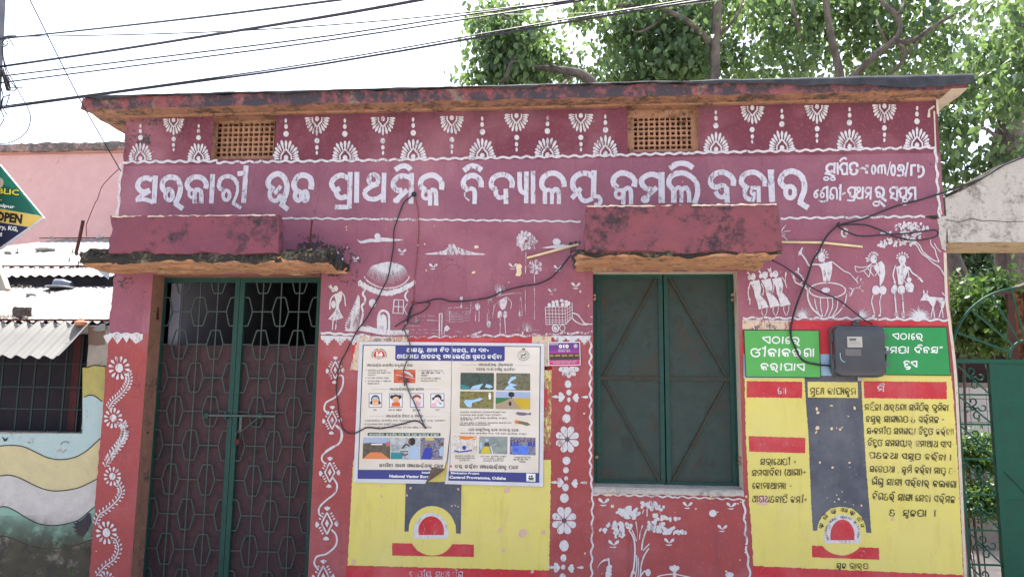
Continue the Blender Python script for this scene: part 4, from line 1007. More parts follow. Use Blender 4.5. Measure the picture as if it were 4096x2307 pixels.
grp(m3, drummer, 'painted_figure', label='painted drummer behind a large kettle drum')
grp(m3, lambda p: (p.s_(22,'1470,960 1520,990 1480,1070 1475,1010',taper=2), p.s_(12,'1510,1000 1560,960 1620,975 1660,1010'), p.s_(14,'1600,950 1640,930 1660,880'), p.petal(1560,860,1600,800,16), p.petal(1640,910,1625,830,26), p.petal(1570,870,1590,910,14)), 'painted_hand', M['halfworn'])
grp(m3, lambda p: bush(p, 850, 1345, 150, 22, 9), 'painted_bush')
grp(m4, lambda p: bush(p, 40, 1360, 150, 16, 8, -175, -60), 'painted_bush', M['faded'])
grp(m4, lambda p: bush(p, 150, 1350, 140, 12, 13, -110, -5), 'painted_bush')
grp(m4, lambda p: (bush(p, 920, 1370, 185, 22, 24, -178, -4), p.ell(920,1330,60,45)), 'painted_bush')
def piper(p):
    p.ell(312,580,44,58)
    for i in range(8): a = math.radians(-205+24*i); p.petal(310+45*math.cos(a), 570+50*math.sin(a), 310+98*math.cos(a)*(1.1 if i < 2 else .8), 570+92*math.sin(a), 22)
    p.l(14,'345,620 350,650'); p.poly('310,700 350,640 415,605 455,660 465,760 445,860 400,935 390,920 390,820 350,750'); p.s_(11,'65,670 130,690 220,680 290,640'); p.s_(11,'65,675 85,745 160,740 230,700 290,640'); p.l(11,'185,740 250,820'); p.l(11,'235,700 320,812'); p.s_(13,'345,665 280,680 270,740 250,815'); p.s_(11,'370,740 330,800'); p.ell(343,990,52,62); p.ell(432,990,50,60); p.s_(16,'310,1050 285,1130 300,1210 325,1310'); p.s_(14,'415,1050 392,1140 400,1220 402,1300'); p.ell(310,1332,24,15,10,-.5); p.ell(390,1322,22,15,10,-.5)
grp(m4, piper, 'painted_figure', label='painted flute player')
def guide(p):
    p.ell(690,590,50,62)
    for i in range(7): a = math.radians(-185+30*i); p.petal(692+48*math.cos(a), 560+36*math.sin(a), 692+86*math.cos(a), 560+75*math.sin(a), 22)
    p.poly('665,640 725,640 735,672 790,690 740,800 690,920 640,915 625,800 605,680 655,672'); p.s_(16,'605,655 580,730 568,800 590,870 595,910'); p.s_(18,'780,690 820,760 880,800 925,840'); p.petal(915,830,962,885,30); p.l(12,'895,845 935,825'); p.ell(778,853,33,33); p.poly('745,890 810,890 845,930 828,1018 755,1012 725,930'); p.s_(12,'765,720 775,790 770,820'); p.l(12,'710,860 745,905')
    p.ell(582,980,40,55,12,.3); p.ell(678,985,52,62); p.ell(590,960,30,42); p.l(18,'590,1035 610,1280'); p.l(18,'690,1045 708,1290'); p.ell(622,1345,20,12); p.ell(705,1345,20,12)
    for y in (1285,1305,1325): p.l(7, [(585,y),(638,y-3)]); p.l(7, [(675,y),(730,y-3)])
    p.l(9,'568,885 608,880')
grp(m4, guide, 'painted_figure', label='painted man pointing with a bag on his hip')
def dog(p):
    p.poly('918,1135 975,1040 1005,1030 1050,1075 1260,1095 1290,1100 1262,1130 1230,1230 1205,1240 1165,1130 1140,1125 1110,1205 1085,1205 1030,1130 980,1125'); p.l(18,'975,1035 972,990'); p.l(14,'1020,1035 1020,995'); p.s_(12,'1095,1200 1080,1280 1072,1340'); p.s_(14,'1095,1200 1108,1290 1118,1358'); p.s_(13,'1210,1235 1190,1290 1170,1355'); p.s_(13,'1212,1235 1222,1290 1228,1355'); p.s_(14,'1285,1095 1250,1060 1215,1020')
grp(m4, dog, 'painted_dog')
def tree_r(p):
    r = random.Random(5)
    for (cx, cy, rx, ry, n) in ((800,180,230,80,60),(650,360,250,50,40),(820,300,120,45,16),(470,235,80,25,8),(430,400,60,22,8)):
        for i in range(n):
            a = r.uniform(0, 6.28); q = math.sqrt(r.random()); p.ell(cx+rx*q*math.cos(a), cy+ry*q*math.sin(a), r.uniform(16, 30), r.uniform(12, 20), 7, r.uniform(0, 3), .2)
    p.s_(15,'815,370 880,400 940,500 1020,560 1090,630 1180,690 1250,800'); p.s_(15,'860,350 920,400 960,480 1040,550 1110,600 1175,615'); p.s_(13,'1060,320 1070,390 1120,450 1140,530 1175,610'); p.s_(11,'1110,370 1150,440 1200,490')
grp(m4, tree_r, 'painted_tree', W2)
grp(m3, lambda p: [p.l(7, [(570, 225), q]) for q in ((640,130),(610,155),(700,207),(630,262))] + [p.s_(10,'570,200 575,260 620,290 660,340')], 'painted_sun', W2)
grp(m3, lambda p: (p.ring(1415,235,42,52,24,14,60,330), p.l(14,'1395,200 1425,168'), p.ell(1440,235,20,24)), 'painted_moon')
# bare plaster patches near the right edge
grp(m4, lambda p: (p.poly('980,20 1060,10 1150,5 1160,40 1120,60 1040,40'), ), 'bare_patch', M['slab'])
p = P(m4, lift=.0030); p.poly('1150,60 1215,20 1290,10 1262,480 1210,440 1190,330 1170,260 1180,180', 6); dec('bare_plaster', M['conc'], p)
p = P(lift=.0034); p.s_(6, '3737,445 3743,600 3752,760 3766,860'); p.s_(12, '3780,1010 3787,1200 3800,1300 3822,1500 3838,1800 3852,2100 3868,2420', 8); p.s_(9,'3716,452 3714,470'); p.l(7,'3738,425 3716,440 3718,468'); dec('edge_plaster', M['limes'], p)

# mould around the door canopy
def mould_mat(name, c, th):
    t = NT(name); t.fin(t.mix(t.ramp(t.noise(20, 5), .3, .7), c, tuple(x*2.2 for x in c)), .95)
    t.alpha(t.ramp(t.math('ADD', t.math('MULTIPLY', t.noise(5, 5, .7), .6), t.math('MULTIPLY', t.noise(40, 5, .7), .4)), th, th+.08)); return t.m
M['mould'] = mould_mat('black_mould', (.03, .026, .032), .46); M['mould2'] = mould_mat('thin_black_mould', (.04, .034, .04), .53)
p = P(m1, lift=.0020); p.poly('-260,200 -100,230 0,190 120,240 250,250 330,300 310,380 320,520 290,640 180,650 0,640 -300,600 -330,350', 8); dec('mould_stain', M['mould'], p)
p = P(m1, lift=.0016); p.poly('-300,120 0,100 250,170 420,260 520,420 500,620 420,780 260,760 200,640 -300,600', 10); dec('mould_stain', M['mould2'], p)
p = P(m2, lift=.0020); p.poly('1380,210 1520,190 1540,300 1480,520 1430,540 1390,330', 6); dec('mould_stain', M['mould'], p)
p = P(lift=.0016); p.poly('436,1078 560,1085 600,1098 590,1200 520,1180 470,1160 440,1240', 5); dec('mould_stain', M['mould2'], p)
p = P(lift=.0016); p.poly('490,470 780,470 860,460 880,700 840,560 700,545 600,590 500,610', 5); dec('mould_stain', M['mould2'], p)

# ---- pillar left of the door
p = P(L7, lift=.0038)
p.poly('90,66 346,70 346,92 300,123 258,80 240,116 215,78 180,123 148,76 115,122 90,80'); dec('painted_zigzag', W2, p)
def daisy(p, cx, cy, r, n=12, rc=.36):
    for i in range(n): a = 2*math.pi*i/n+.2; p.petal(cx+r*.52*math.cos(a), cy+r*.52*math.sin(a)*1.05, cx+r*math.cos(a), cy+r*math.sin(a)*1.1, r*.27)
    p.ell(cx, cy, r*rc, r*rc*1.15)
def vine(p, pts, s=1.0):
    q = smooth(pts_(pts), 6); p.s_(6*s, q, sm=False)
    for i in range(1, len(q)-1, 2):
        dx, dy = q[i+1][0]-q[i-1][0], q[i+1][1]-q[i-1][1]; L = math.hypot(dx, dy) or 1; dx /= L; dy /= L
        for sg in (1, -1):
            bx, by = q[i][0]-sg*dy*5*s, q[i][1]+sg*dx*5*s
            p.petal(bx, by, bx-sg*dy*15*s-dx*9*s, by+sg*dx*15*s-dy*11*s, 8*s)
def leftcol(p_list):
    for f in p_list: f()
def D_(cx, cy, r): p = P(L7, lift=.0038); daisy(p, cx, cy, r); dec('painted_daisy', W2, p)
def V_(pts, s=1.3): p = P(L7, lift=.0038); vine(p, pts, s); dec('painted_vine', W2, p)
D_(192, 280, 72); D_(152, 608, 62)
V_('248,310 255,360 235,410 195,460 150,500 120,545')
V_('215,640 228,680 220,730 190,780 150,830 115,890')
p = P(c7, lift=.0038); 
def D7(cx, cy, r): p = P(c7, lift=.0038); daisy(p, cx, cy, r); dec('painted_daisy', W2, p)
def V7(pts, s=1.4): p = P(c7, lift=.0038); vine(p, pts, s); dec('painted_vine', W2, p)
D7(815, 720, 64); D7(772, 1128, 78); D7(770, 1470, 60)
V7('870,330 905,380 900,440 860,510 800,580 760,650')
V7('850,760 880,820 860,880 790,950 720,1000 690,1070')
V7('835,1170 860,1240 830,1320 760,1370 700,1440')
# ---- column right of the door: lozenges on a ribbon
def stepped(p, x0, x1, y, n):
    w = (x1-x0)/n; p.l(9, [(x0, y), (x1, y)])
    for i in range(n):
        a = x0+w*i; p.poly([(a+w*.08, y), (a+w*.92, y), (a+w*.92, y+11), (a+w*.75, y+11), (a+w*.75, y+20), (a+w*.6, y+20), (a+w*.6, y+29), (a+w*.4, y+29), (a+w*.4, y+20), (a+w*.25, y+20), (a+w*.25, y+11), (a+w*.08, y+11)])
p = P(lift=.0038); stepped(p, 1283, 1440, 1350, 3); dec('painted_steps', W2, p)
p = P(lift=.0038); stepped(p, 2215, 2362, 1349, 3); dec('painted_steps', W2, p)
def tuft(p, x, y, a, s=1):
    for da in (-.6, 0, .6):
        p.petal(x, y, x+28*s*math.cos(a+da), y+28*s*math.sin(a+da), 15*s)
def lozenge(org, cx, cy, s=1.0):
    p = P(org, lift=.0038); hx, hy = 34*s, 68*s
    p.l(10*s, [(cx, cy-hy), (cx+hx, cy), (cx, cy+hy), (cx-hx, cy), (cx, cy-hy)]); p.poly([(cx, cy-26*s), (cx+13*s, cy), (cx, cy+26*s), (cx-13*s, cy)])
    tuft(p, cx+2*s, cy-hy-12*s, -math.pi/2, s); tuft(p, cx-6*s, cy+hy+14*s, math.pi/2, s); tuft(p, cx+hx+12*s, cy+2*s, 0, s); tuft(p, cx-hx-14*s, cy+8*s, math.pi, s)
    for sx, sy in ((1, -1), (-1, 1), (-1, -1)):
        for k in range(3):
            t = .25+.25*k; x, y = cx+sx*hx*t, cy+sy*hy*(1-t)
            p.petal(x+sx*9*s, y+sy*5*s, x+sx*26*s, y+sy*(16)*s, 11*s)
    dec('painted_lozenge', W2, p)
lozenge(D8, 188, 222, .95); lozenge(D8, 165, 595, 1.0); lozenge(c7, 2392, 690, 1.05); lozenge(c7, 2372, 1060, 1.15); lozenge(c7, 2345, 1445, 1.15)
def ribbon(org, pts, w=13): p = P(org, lift=.0036); p.s_(w, pts, 6); dec('painted_ribbon', W2, p)
ribbon(D8, '215,262 245,270 245,330 220,390 180,430 120,465 108,520 145,545'); ribbon(D8, '190,632 225,660 235,710 215,770 150,805 115,830')
ribbon(c7, '2440,355 2480,400 2470,470 2400,520 2345,560 2335,600 2360,630'); ribbon(c7, '2415,730 2445,780 2430,840 2370,890 2320,940 2315,990 2345,1015'); ribbon(c7, '2405,1105 2440,1150 2435,1220 2370,1280 2300,1300 2280,1350 2310,1395')
# ---- column left of the window: flower chain
def chain():
    def el(x, y, rx, ry): p = P(c8, lift=.0038); p.ell(x, y, rx, ry); dec('painted_dot', W2, p)
    def blossom(cx, cy, r):
        p = P(c8, lift=.0038)
        for i in range(8): a = 2*math.pi*i/8+.4; p.petal(cx+r*.2*math.cos(a), cy+r*.2*math.sin(a), cx+r*math.cos(a), cy+r*math.sin(a)*1.15, r*.56)
        dec('painted_flower', W2, p); p = P(c8, lift=.0062); p.ell(cx, cy, r*.14, r*.2); dec('painted_flower_eye', M['navy'], p)
    blossom(1758, 452, 88); blossom(1735, 1040, 92)
    p = P(p2, lift=.0038)
    for a in (20, 55, 90, 125, 160): a = math.radians(a); p.petal(1195+12*math.cos(a), 300+10*math.sin(a), 1195+105*math.cos(a), 300+112*math.sin(a), 48)
    dec('painted_flower', W2, p)
    for x, y, rx, ry in ((1763,52,24,28),(1770,112,19,21),(1769,165,13,18),(1760,228,22,26),(1752,300,30,33),(1752,606,29,30),(1747,675,21,23),(1750,735,14,17),(1744,800,24,28),(1736,877,32,34),(1734,1222,34,42),(1730,1310,22,27),(1728,1377,16,18),(1724,1450,24,28)): el(x, y, rx, ry)
    for y, dx in ((145, 0), (765, -8), (1380, -34)):
        p = P(c8, lift=.0038); tuft(p, 1740+dx, y, math.pi, 1.9); tuft(p, 1796+dx, y+6, 0, 1.7); p.petal(1645+dx, y-2, 1690+dx, y-2, 22); p.petal(1860+dx, y, 1910+dx, y, 22); dec('painted_tufts', W2, p)
chain()
p = P(lift=.0038); p.wavy(2362, 1348, 2362, 1880, 4, 44, 8); p.wavy(2362, 1880, 2370, 1975, 3, 44, 8); dec('painted_border', W2, p)
p = P(k5, lift=.0038); p.wavy(62, 150, 50, 860, 8, 110, 15); dec('painted_border', W2, p)
p = P(k5, lift=.0038); p.wavy(62, 150, 720, 172, 7, 90, 15); p.wavy(720, 172, 1290, 195, 6, 90, 12); dec('painted_border', W2, p)
p = P(k5, lift=.0038); p.wavy(1280, 195, 1300, 560, 8, 120, 17); p.wavy(1300, 570, 1335, 860, 8, 120, 17); dec('painted_border', W2, p)
def tree_w(p):
    r = random.Random(9)
    for (cx, cy, rx, ry, n) in ((350,300,95,50,40),(500,235,75,32,22),(590,262,60,18,12),(600,335,70,22,14),(720,350,60,6,5),(270,410,110,34,30),(275,470,45,34,12),(150,435,28,20,5),(560,405,80,48,30),(670,445,80,30,22),(770,458,45,12,8)):
        for i in range(n):
            a = r.uniform(0, 6.28); q = math.sqrt(r.random()); p.ell(cx+rx*q*math.cos(a), cy+ry*q*math.sin(a), r.uniform(12, 22), r.uniform(10, 17), 7, r.uniform(0, 3), .2)
    p.s_(13,'355,440 390,500 402,580 400,680 390,760 375,820'); p.s_(9,'380,440 405,500 415,530'); p.s_(9,'410,370 420,440 425,520',taper=1); p.s_(9,'465,400 445,460 438,515'); p.s_(13,'498,430 475,490 462,550 456,600'); p.s_(9,'520,550 490,580 468,605'); p.s_(12,'515,585 480,640 455,710 445,820'); p.s_(9,'415,640 418,720 405,820'); p.s_(7,'430,660 432,740 425,820'); p.s_(8,'500,270 500,330'); p.s_(8,'475,275 460,310')
    p.s_(14,'370,820 385,770 400,790'); p.s_(12,'445,815 480,770 510,790'); p.ell(508,782,22,30)
grp(k5, tree_w, 'painted_tree')
grp(k5, lambda p: (p.ring(1030,305,26,24,10), p.ell(1030,305,22,22)), 'painted_sun')
grp(k5, lambda p: ([p.ell(195+RND.uniform(-16,16), y, 20, 16, 7, 0, .2) for y in range(735, 860, 10)], p.s_(12,'195,730 192,665'), p.s_(22,'192,675 150,685 120,710 100,745',taper=1)), 'painted_peacock')
grp(k5, lambda p: (tuft(p, 720, 780, -math.pi/2, 2.2), tuft(p, 720, 775, -math.pi/2, 1.6), p.s_(10,'580,815 640,800 720,795 800,810 850,820'), p.l(26,'722,780 722,850')), 'painted_bush')
grp(k5, lambda p: (p.ell(1165,800,34,22), p.petal(1160,795,1130,765,14)), 'painted_animal')
# continue the panel down to the plinth, below the picture
grp(c1, lambda p: None, 'x') if 0 else None

# ---- yellow health notice right of the window
p = P(lift=.0012); p.poly('2968,1282 3792,1284 3796,1420 2968,1420', 1); dec('painted_panel', M['red'], p)
p = P(c6, lift=.0018); p.poly('505,1190 1075,1190 1190,1190 1190,1360 1065,1362 505,1362'); dec('painted_panel', M['blue'], p)
p = P(c6, lift=.0022); p.poly('497,948 835,950 835,1012 497,1010', 2); dec('painted_panel', M['cream'], p)
p = P(c9, lift=.0014); p.poly('512,-20 2010,-30 2030,200 2058,600 2080,1000 2100,1440 578,1368 540,820 520,400', 4); dec('painted_yellow_panel', M['yellow'], p)
p = P(c9, lift=.0026); p.poly('508,-260 1190,-260 1190,-20 960,-8 945,12 508,12') if 0 else None
p = P(c9, lift=.0024); p.poly('945,-10 1358,-10 1364,150 1390,600 1432,1130 1396,1126 1360,1010 1290,950 1140,950 1070,1010 1041,1112 1008,1115 995,900 975,400 955,155', 2); dec('painted_arch_field', M['navy'], p)
p = P(c9, lift=.0034); p.ell(1216, 1116, 176, 176, 30, j=.01); dec('painted_arch', M['yellow'], p)
p = P(c9, lift=.0044); dome(p, 1222, 1206, 132, 182); dec('painted_dome', W2, p)
p = P(c9, lift=.0054); dome(p, 1222, 1182, 88, 130); dec('painted_dome_field', M['red'], p)
for q, nm in (('528,30 930,34 930,152 528,148', 0), ('1378,30 1978,36 1980,160 1380,152', 0), ('542,428 952,440 953,552 545,540', 0), ('1000,1221 1488,1238 1488,1324 1003,1306', 0)):
    p = P(c9, lift=.0030); p.poly(q, 2); dec('painted_label', M['red'], p)
p = P(c9, lift=.0034); p.poly('968,34 1333,38 1335,152 972,148', 1.5); dec('painted_label', M['yellow'], p)
p = P(lift=.0020); p.poly('3010,2262 3850,2298 3856,2420 3014,2420', 2); dec('painted_red_band', M['red'], p)
p = P(c9, lift=.0036); p.poly('600,880 650,855 700,900 665,930 600,920', 3); p.poly('1575,1020 1600,1018 1600,1040 1575,1040'); dec('paint_chips', M['pinkchip'], p)['kind'] = 'stuff'
BK = M['black']
def T(toks, x0, y0, x1, y1, h, mat=BK, org=c9, ws=1.05, lift=.0042, name='painted_lettering', keep=1, parent=None, y=0.0, k=2):
    p = P(org, y, lift=lift, jit=.03); line(p, toks, x0, y0, x1, y1, h, ws, k, keep); o = dec(name, mat, p, parent=parent)
    if keep < 1: o['kind'] = 'stuff'
    return o
T('ma ha i lla aa _ A ra o ga yp _ sa ma i ta i ra _ bha um ma i ka aa', 1382, 240, 1995, 246, 46)
T('ba sa um ra _ sa aa sa yp ga ta _ o _ pa ra i ma lla _ dash', 1392, 326, 1965, 332, 46)
T('sa am ka ma ii ta _ sa ma sa yya aa _ cha i ha sub tta _ ka ra i ba aa da2', 1398, 412, 2035, 420, 46)
T('cha i ha sub tta _ sa ma sa yya aa ra _ sa ma aa dha aa na _ pa aa E dash', 1404, 497, 2035, 512, 46)
T('ya o ja na aa _ pa sa um ta _ ka ra i ba aa _ da2', 1412, 588, 2020, 606, 44)
T('sa e cha ta na aa _ dot _ sa sub ssa i _ ka ra i ba aa _ ma aa ta sub _ o dash', 1418, 688, 2050, 704, 46)
T('sha i sha um _ sa aa sa yp _ pa ra i ba aa ra _ ka la yp aa nna', 1432, 780, 2050, 802, 48)
T('ka i sha o ra i _ sa aa sa yp _ e sa ba aa _ pa ra i ma lla', 1438, 888, 2046, 912, 50)
T('o _ _ sa sub cca ta aa _ _ da2', 1558, 1006, 1908, 1012, 48)
T('sa bha aa e na ta ii _ div', 625, 637, 892, 637, 46); T('sa ma pa aa da i ka aa _ lp A sha aa rp div', 565, 718, 962, 712, 46)
T('e ka aa ssa aa dha aa ssa yp aa _ div', 568, 810, 860, 812, 46); T('A ng na o ba aa dda i _ ka ma ii div', 565, 906, 970, 912, 48)
T('ma um kha yp _ ka aa ya yp ka sub ma', 985, 126, 1324, 128, 50); T('sa sub cca _ bha aa ra ta', 1178, 1386, 1412, 1390, 40)
T('e gha ssa nna aa' .replace('gha', 'ga'), 585, 122, 840, 124, 50, M['halfworn'], keep=.6); T('sa ma i ta i ra _ _ na ii ta i', 1408, 104, 1900, 110, 46, M['halfworn'], keep=.5)
T('e ba ttha ka _ na aa ma', 585, 512, 920, 520, 40, M['faded'], keep=.8); T('na ga ra _ _ na i ga ma', 1110, 1292, 1440, 1300, 40, M['faded'], keep=.5)
p = P(c9, lift=.0058, jit=.02); latin_arc(p, 'NATIONAL', 1222, 1120, 112, 100, 214, 150, 15); latin_arc(p, 'RURAL', 1222, 1122, 112, 100, 140, 110, 15); latin_arc(p, 'HEALTH', 1222, 1122, 112, 100, 98, 58, 15); latin_arc(p, 'MISSION', 1222, 1120, 112, 100, 44, -24, 15); dec('painted_lettering', M['navy'], p)
def arc_line(p, toks, cx, cy, r, a0, a1, h):
    T_ = toks.split(); n = len(T_)
    for i, t in enumerate(T_):
        if t == '_': continue
        a = math.radians(a0+(a1-a0)*(i+.5)/n); x, y = cx+r*math.cos(a), cy-r*math.sin(a); dx, dy = math.sin(a), math.cos(a)
        line(p, t, x-dx*h*.42, y-dy*h*.42, x+dx*h*.42, y+dy*h*.42, h, 1.1)
p = P(c9, lift=.0050, jit=.02); arc_line(p, 'sa sa sub _ ba sa i _ sa sa sub _ sa ha ra _ sa sa sub _ o dda i sha aa', 1216, 1116, 142, 172, 6, 26); dec('painted_lettering', M['black'], p)
p = P(c6, lift=.0034, jit=.02); latin_arc(p, 'RURAL', 665, 1145, 150, 150, 128, 102, 28, .01); latin_arc(p, 'HEAL', 665, 1145, 150, 150, 88, 58, 28, .01); dec('painted_lettering', M['navy'], p)['kind'] = 'stuff'
p = P(c5, lift=.0034, jit=.02); latin(p, 'URBAN', 345, 1100, 405, 1096, 26, .01); latin(p, 'HEA', 425, 1094, 485, 1094, 26, .01); dec('painted_lettering', M['navy'], p)
p = P(c9, lift=.0040)
for x, y, r in ((1035,230,13),(1045,260,10),(1142,208,10),(1040,370,14),(1145,375,14),(1180,370,8),(1205,380,9),(1310,225,9),(1030,400,9),(1265,285,7),(1220,365,6),(1058,620,9),(1150,655,12),(1275,620,7),(1275,655,5),(1195,885,7),(1240,905,5),(1180,855,6),(1300,925,5),(1360,930,9),(1110,875,4),(1220,830,4),(1165,905,5)):
    p.ell(x, y, r*RND.uniform(.8, 1.5), r*RND.uniform(.5, 1.2), 7, RND.uniform(0, 3), .3)
dec('paint_chips', M['chip'], p)['kind'] = 'stuff'
# white chalk splashes below the window canopy

# ================================================================ boards screwed to the facade
def sheet_thing(nm, label, cat, corners, y, th=.006, mat=None, part='board_sheet'):
    c0 = U(*corners[0], y); t = thing(nm, label, cat, (c0.x, y, c0.z))
    mb = MB(); mb.prism([(U(*q, y).x, U(*q, y).z) for q in corners], y, y+th); mb.build(part, mat, t); return t
def BT(parent, y, org, toks, x0, y0, x1, y1, h, mat, ws=1.1, k=2, lift=.0012, name='lettering', keep=1):
    p = P(org, y, lift=lift, jit=.02); line(p, toks, x0, y0, x1, y1, h, ws, k, keep); return p.mb.build(name, mat, parent)
def BP(parent, y, org, fn, name, mat, lift=.0006):
    p = P(org, y, lift=lift, jit=.02); fn(p); return p.mb.build(name, mat, parent)
def flat(name, c, rough=.45, spec=.4, v=.12):
    t = NT(name); c = lin(c)[:3]
    return t.fin(t.mix(t.ramp(t.noise(9, 4), .3, .7), c, tuple(x*(1-v) for x in c)), rough, spec=spec)
M['bgreen'] = flat('light_green_board_print', (.075, .36, .075)); M['bgreen2'] = flat('deep_green_board_print', (.010, .245, .060))
M['bwhite'] = flat('white_print', (.76, .78, .78)); M['bblack'] = flat('black_print', (.012, .012, .015))
M['vinyl'] = NT('old_white_vinyl'); _t = M['vinyl']; _c = _t.mix(_t.ramp(_t.noise(2.2, 4), .38, .66), (.64, .60, .56), (.56, .49, .42)); _c = _t.mix(_t.ramp(_t.noise(30, 5, .7), .66, .8), _c, (.42, .36, .30)); M['vinyl'] = _t.fin(_c, .35, spec=.5)
M['vborder'] = flat('lilac_white_vinyl_border', (.55, .56, .62)); M['bnavy'] = flat('royal_blue_print', (.028, .036, .21)); M['bred'] = flat('red_print', (.55, .03, .02)); M['bdkgreen'] = flat('dark_green_print', (.01, .07, .03))
yb = -.012
t = sheet_thing('notice_board', 'light green vaccination notice board with white Odia lettering, left of the electricity meter', 'notice board', [cp(c6,505,1012), cp(c6,1054,1016), cp(c6,1068,1362), cp(c6,520,1356)], yb, mat=M['bblack'])
BP(t, yb, c6, lambda p: p.poly('510,1018 1049,1021 1062,1356 525,1351'), 'green_field', M['bgreen'], .0005)
def thick_text(t, y, org, args, ws=1.12): BT(t, y, org, *args, M['bwhite'], ws, 3)
thick_text(t, yb, c6, ('E ttha aa e ra', 640, 1112, 925, 1116, 52)); thick_text(t, yb, c6, ('tta ii ka aa ka ra nna', 552, 1208, 1022, 1208, 60)); thick_text(t, yb, c6, ('ka ra aa ya aa E', 625, 1305, 955, 1310, 52))
t = sheet_thing('notice_board', 'deep green notice board with white Odia lettering, partly hidden behind the electricity meter', 'notice board', [cp(c6,1470,990), cp(c6,1980,990), cp(c6,2010,1346), cp(c6,1478,1340)], yb, mat=M['bblack'])
BP(t, yb, c6, lambda p: p.poly('1475,996 1974,997 2004,1340 1483,1335'), 'green_field', M['bgreen2'], .0005)
thick_text(t, yb, c6, ('E ttha aa e ra', 1585, 1084, 1815, 1084, 46), 1.08); thick_text(t, yb, c6, ('ma ma ta aa _ da i ba sa q', 1505, 1182, 1955, 1182, 48), 1.08); thick_text(t, yb, c6, ('ha um E', 1662, 1284, 1770, 1284, 46), 1.3)
for org, q in ((c6,(528,1030)), (c6,(1990,1320))):
    pass
# malaria poster: two vinyl sheets
yp = -.010
def in_poly(parent, fn, name, mat, lift=.0006, org=c5): return BP(parent, yp, org, fn, name, mat, lift)
pa = sheet_thing('malaria_poster', 'left half of the malaria poster, cream vinyl with a torn corner and four drawn children', 'poster', [cp(c5,248,1098), cp(c5,921,1103), cp(p3,972,160), cp(p3,940,470), cp(p3,915,565), cp(p3,795,560), cp(p3,725,708), cp(p3,32,695)], yp, mat=M['vborder'], part='vinyl_sheet')
yp2 = -.0135
pb = sheet_thing('malaria_poster', 'right half of the malaria poster, cream vinyl with four landscape pictures and two fish', 'poster', [cp(c5,922,1103), cp(c5,1592,1112), cp(c8,1582,795), cp(c8,868,775), cp(p3,940,560), cp(p3,972,160)], yp2, mat=M['vborder'], part='vinyl_sheet')
BP(pa, yp, p3, lambda p: p.poly([cp2 for cp2 in [((c5[0]+x*K-p3[0])/p3[2], (c5[1]+y*K-p3[1])/p3[2]) for x, y in ((274,1122),(921,1126))]]+[(972,170),(938,470),(915,563),(795,558),(745,668),(72,655)]), 'black_rule', M['bblack'], .0005)
BP(pa, yp, p3, lambda p: p.poly([((c5[0]+x*K-p3[0])/p3[2], (c5[1]+y*K-p3[1])/p3[2]) for x, y in ((281,1128),(920,1131))]+[(968,172),(934,468),(911,560),(792,552),(740,662),(80,650)]), 'cream_field', M['vinyl'], .0009)
BP(pb, yp2, c8, lambda p: p.poly([(((c5[0]+x*K)-c8[0])/K, ((c5[1]+y*K)-c8[1])/K) for x, y in ((923,1126),(1565,1133))]+[(1554,766),(894,750),(905,640)]), 'black_rule', M['bblack'], .0005)
BP(pb, yp2, c8, lambda p: p.poly([(((c5[0]+x*K)-c8[0])/K, ((c5[1]+y*K)-c8[1])/K) for x, y in ((923,1131),(1559,1138))]+[(1548,760),(899,745),(908,640)]), 'cream_field', M['vinyl'], .0009)
# curled corner
mb = MB(); a_ = CU(p3, 800, 548, yp-.006); b_ = CU(p3, 918, 566, yp-.008); c_ = CU(p3, 725, 708, yp-.03); d_ = CU(p3, 745, 690, yp-.055); e_ = CU(p3, 865, 610, yp-.05)
mb.add([a_, b_, e_, d_, c_], [(0,1,2,3,4)]); mb.build('curled_corner', plain('yellowed_vinyl_back', (.16, .11, .085), (.11, .08, .065), 20), pa)
# headings
BP(pa, yp, c5, lambda p: p.poly('511,1126 919,1128 919,1238 520,1236 509,1226'), 'blue_band', M['bnavy'], .0012)
BP(pb, yp2, c5, lambda p: p.poly('923,1128 1304,1132 1304,1230 1296,1241 923,1239'), 'blue_band', M['bnavy'], .0012)
def tx(par, y, org, toks, x0, y0, x1, y1, h, mat=None, ws=1.0, k=2, nm='lettering'): return BT(par, y, org, toks, x0, y0, x1, y1, h, mat or M['bblack'], ws, k, .0016, nm)
tx(pa, yp, c5, 'A sa na um com _ A ma _ ba i da', 590, 1172, 905, 1173, 26, M['bwhite'], 1.3); tx(pb, yp2, c5, 'dya aa lla yya com _ ga aa _ E ba am', 926, 1174, 1190, 1174, 26, M['bwhite'], 1.3)
tx(pa, yp, c5, 'A kha pa aa kha _ A cha lla ka um _ ma yp aa', 520, 1218, 915, 1220, 27, M['bwhite'], 1.3); tx(pb, yp2, c5, 'e la ra i A _ ma um ka ta _ ka ra i ba aa', 926, 1221, 1283, 1222, 27, M['bwhite'], 1.3)
tx(pa, yp, c5, 'ma yp aa e la ra i A _ sa am ka ma i ta _ ka ra um tha i ba aa _ ma sha aa', 302, 1278, 636, 1279, 17)
tx(pb, yp2, c5, 'ma yp aa e la ra i A ra _ na i ra aa ka ra nna', 1113, 1274, 1362, 1276, 18); tx(pb, yp2, c5, 'ma sha aa ra _ da am sha _ ba dha i ka um _ ra o ka i ba aa', 1097, 1307, 1380, 1309, 18)
for par, y, org, q in ((pb,yp2,c5,'990,1266 1102,1267'),(pb,yp2,c5,'1372,1270 1488,1272'),(pa,yp,p1,'215,520 365,519'),(pa,yp,p1,'728,520 878,522'),(pa,yp,p3,'185,57 332,56'),(pa,yp,p3,'722,59 872,60')):
    BP(par, y, org, lambda p: p.s_(5, q, taper=2), 'rule', M['bblack'], .0016)
tx(pa, yp, p1, 'ma yp aa e la ra i A ra _ ma um kha yp _ la ssa nna', 380, 531, 715, 531, 22); tx(pa, yp, p3, 'ma yp aa e la ra i A _ cha i ha tta _ o _ cha i ka sa aa', 346, 67, 705, 67, 22)
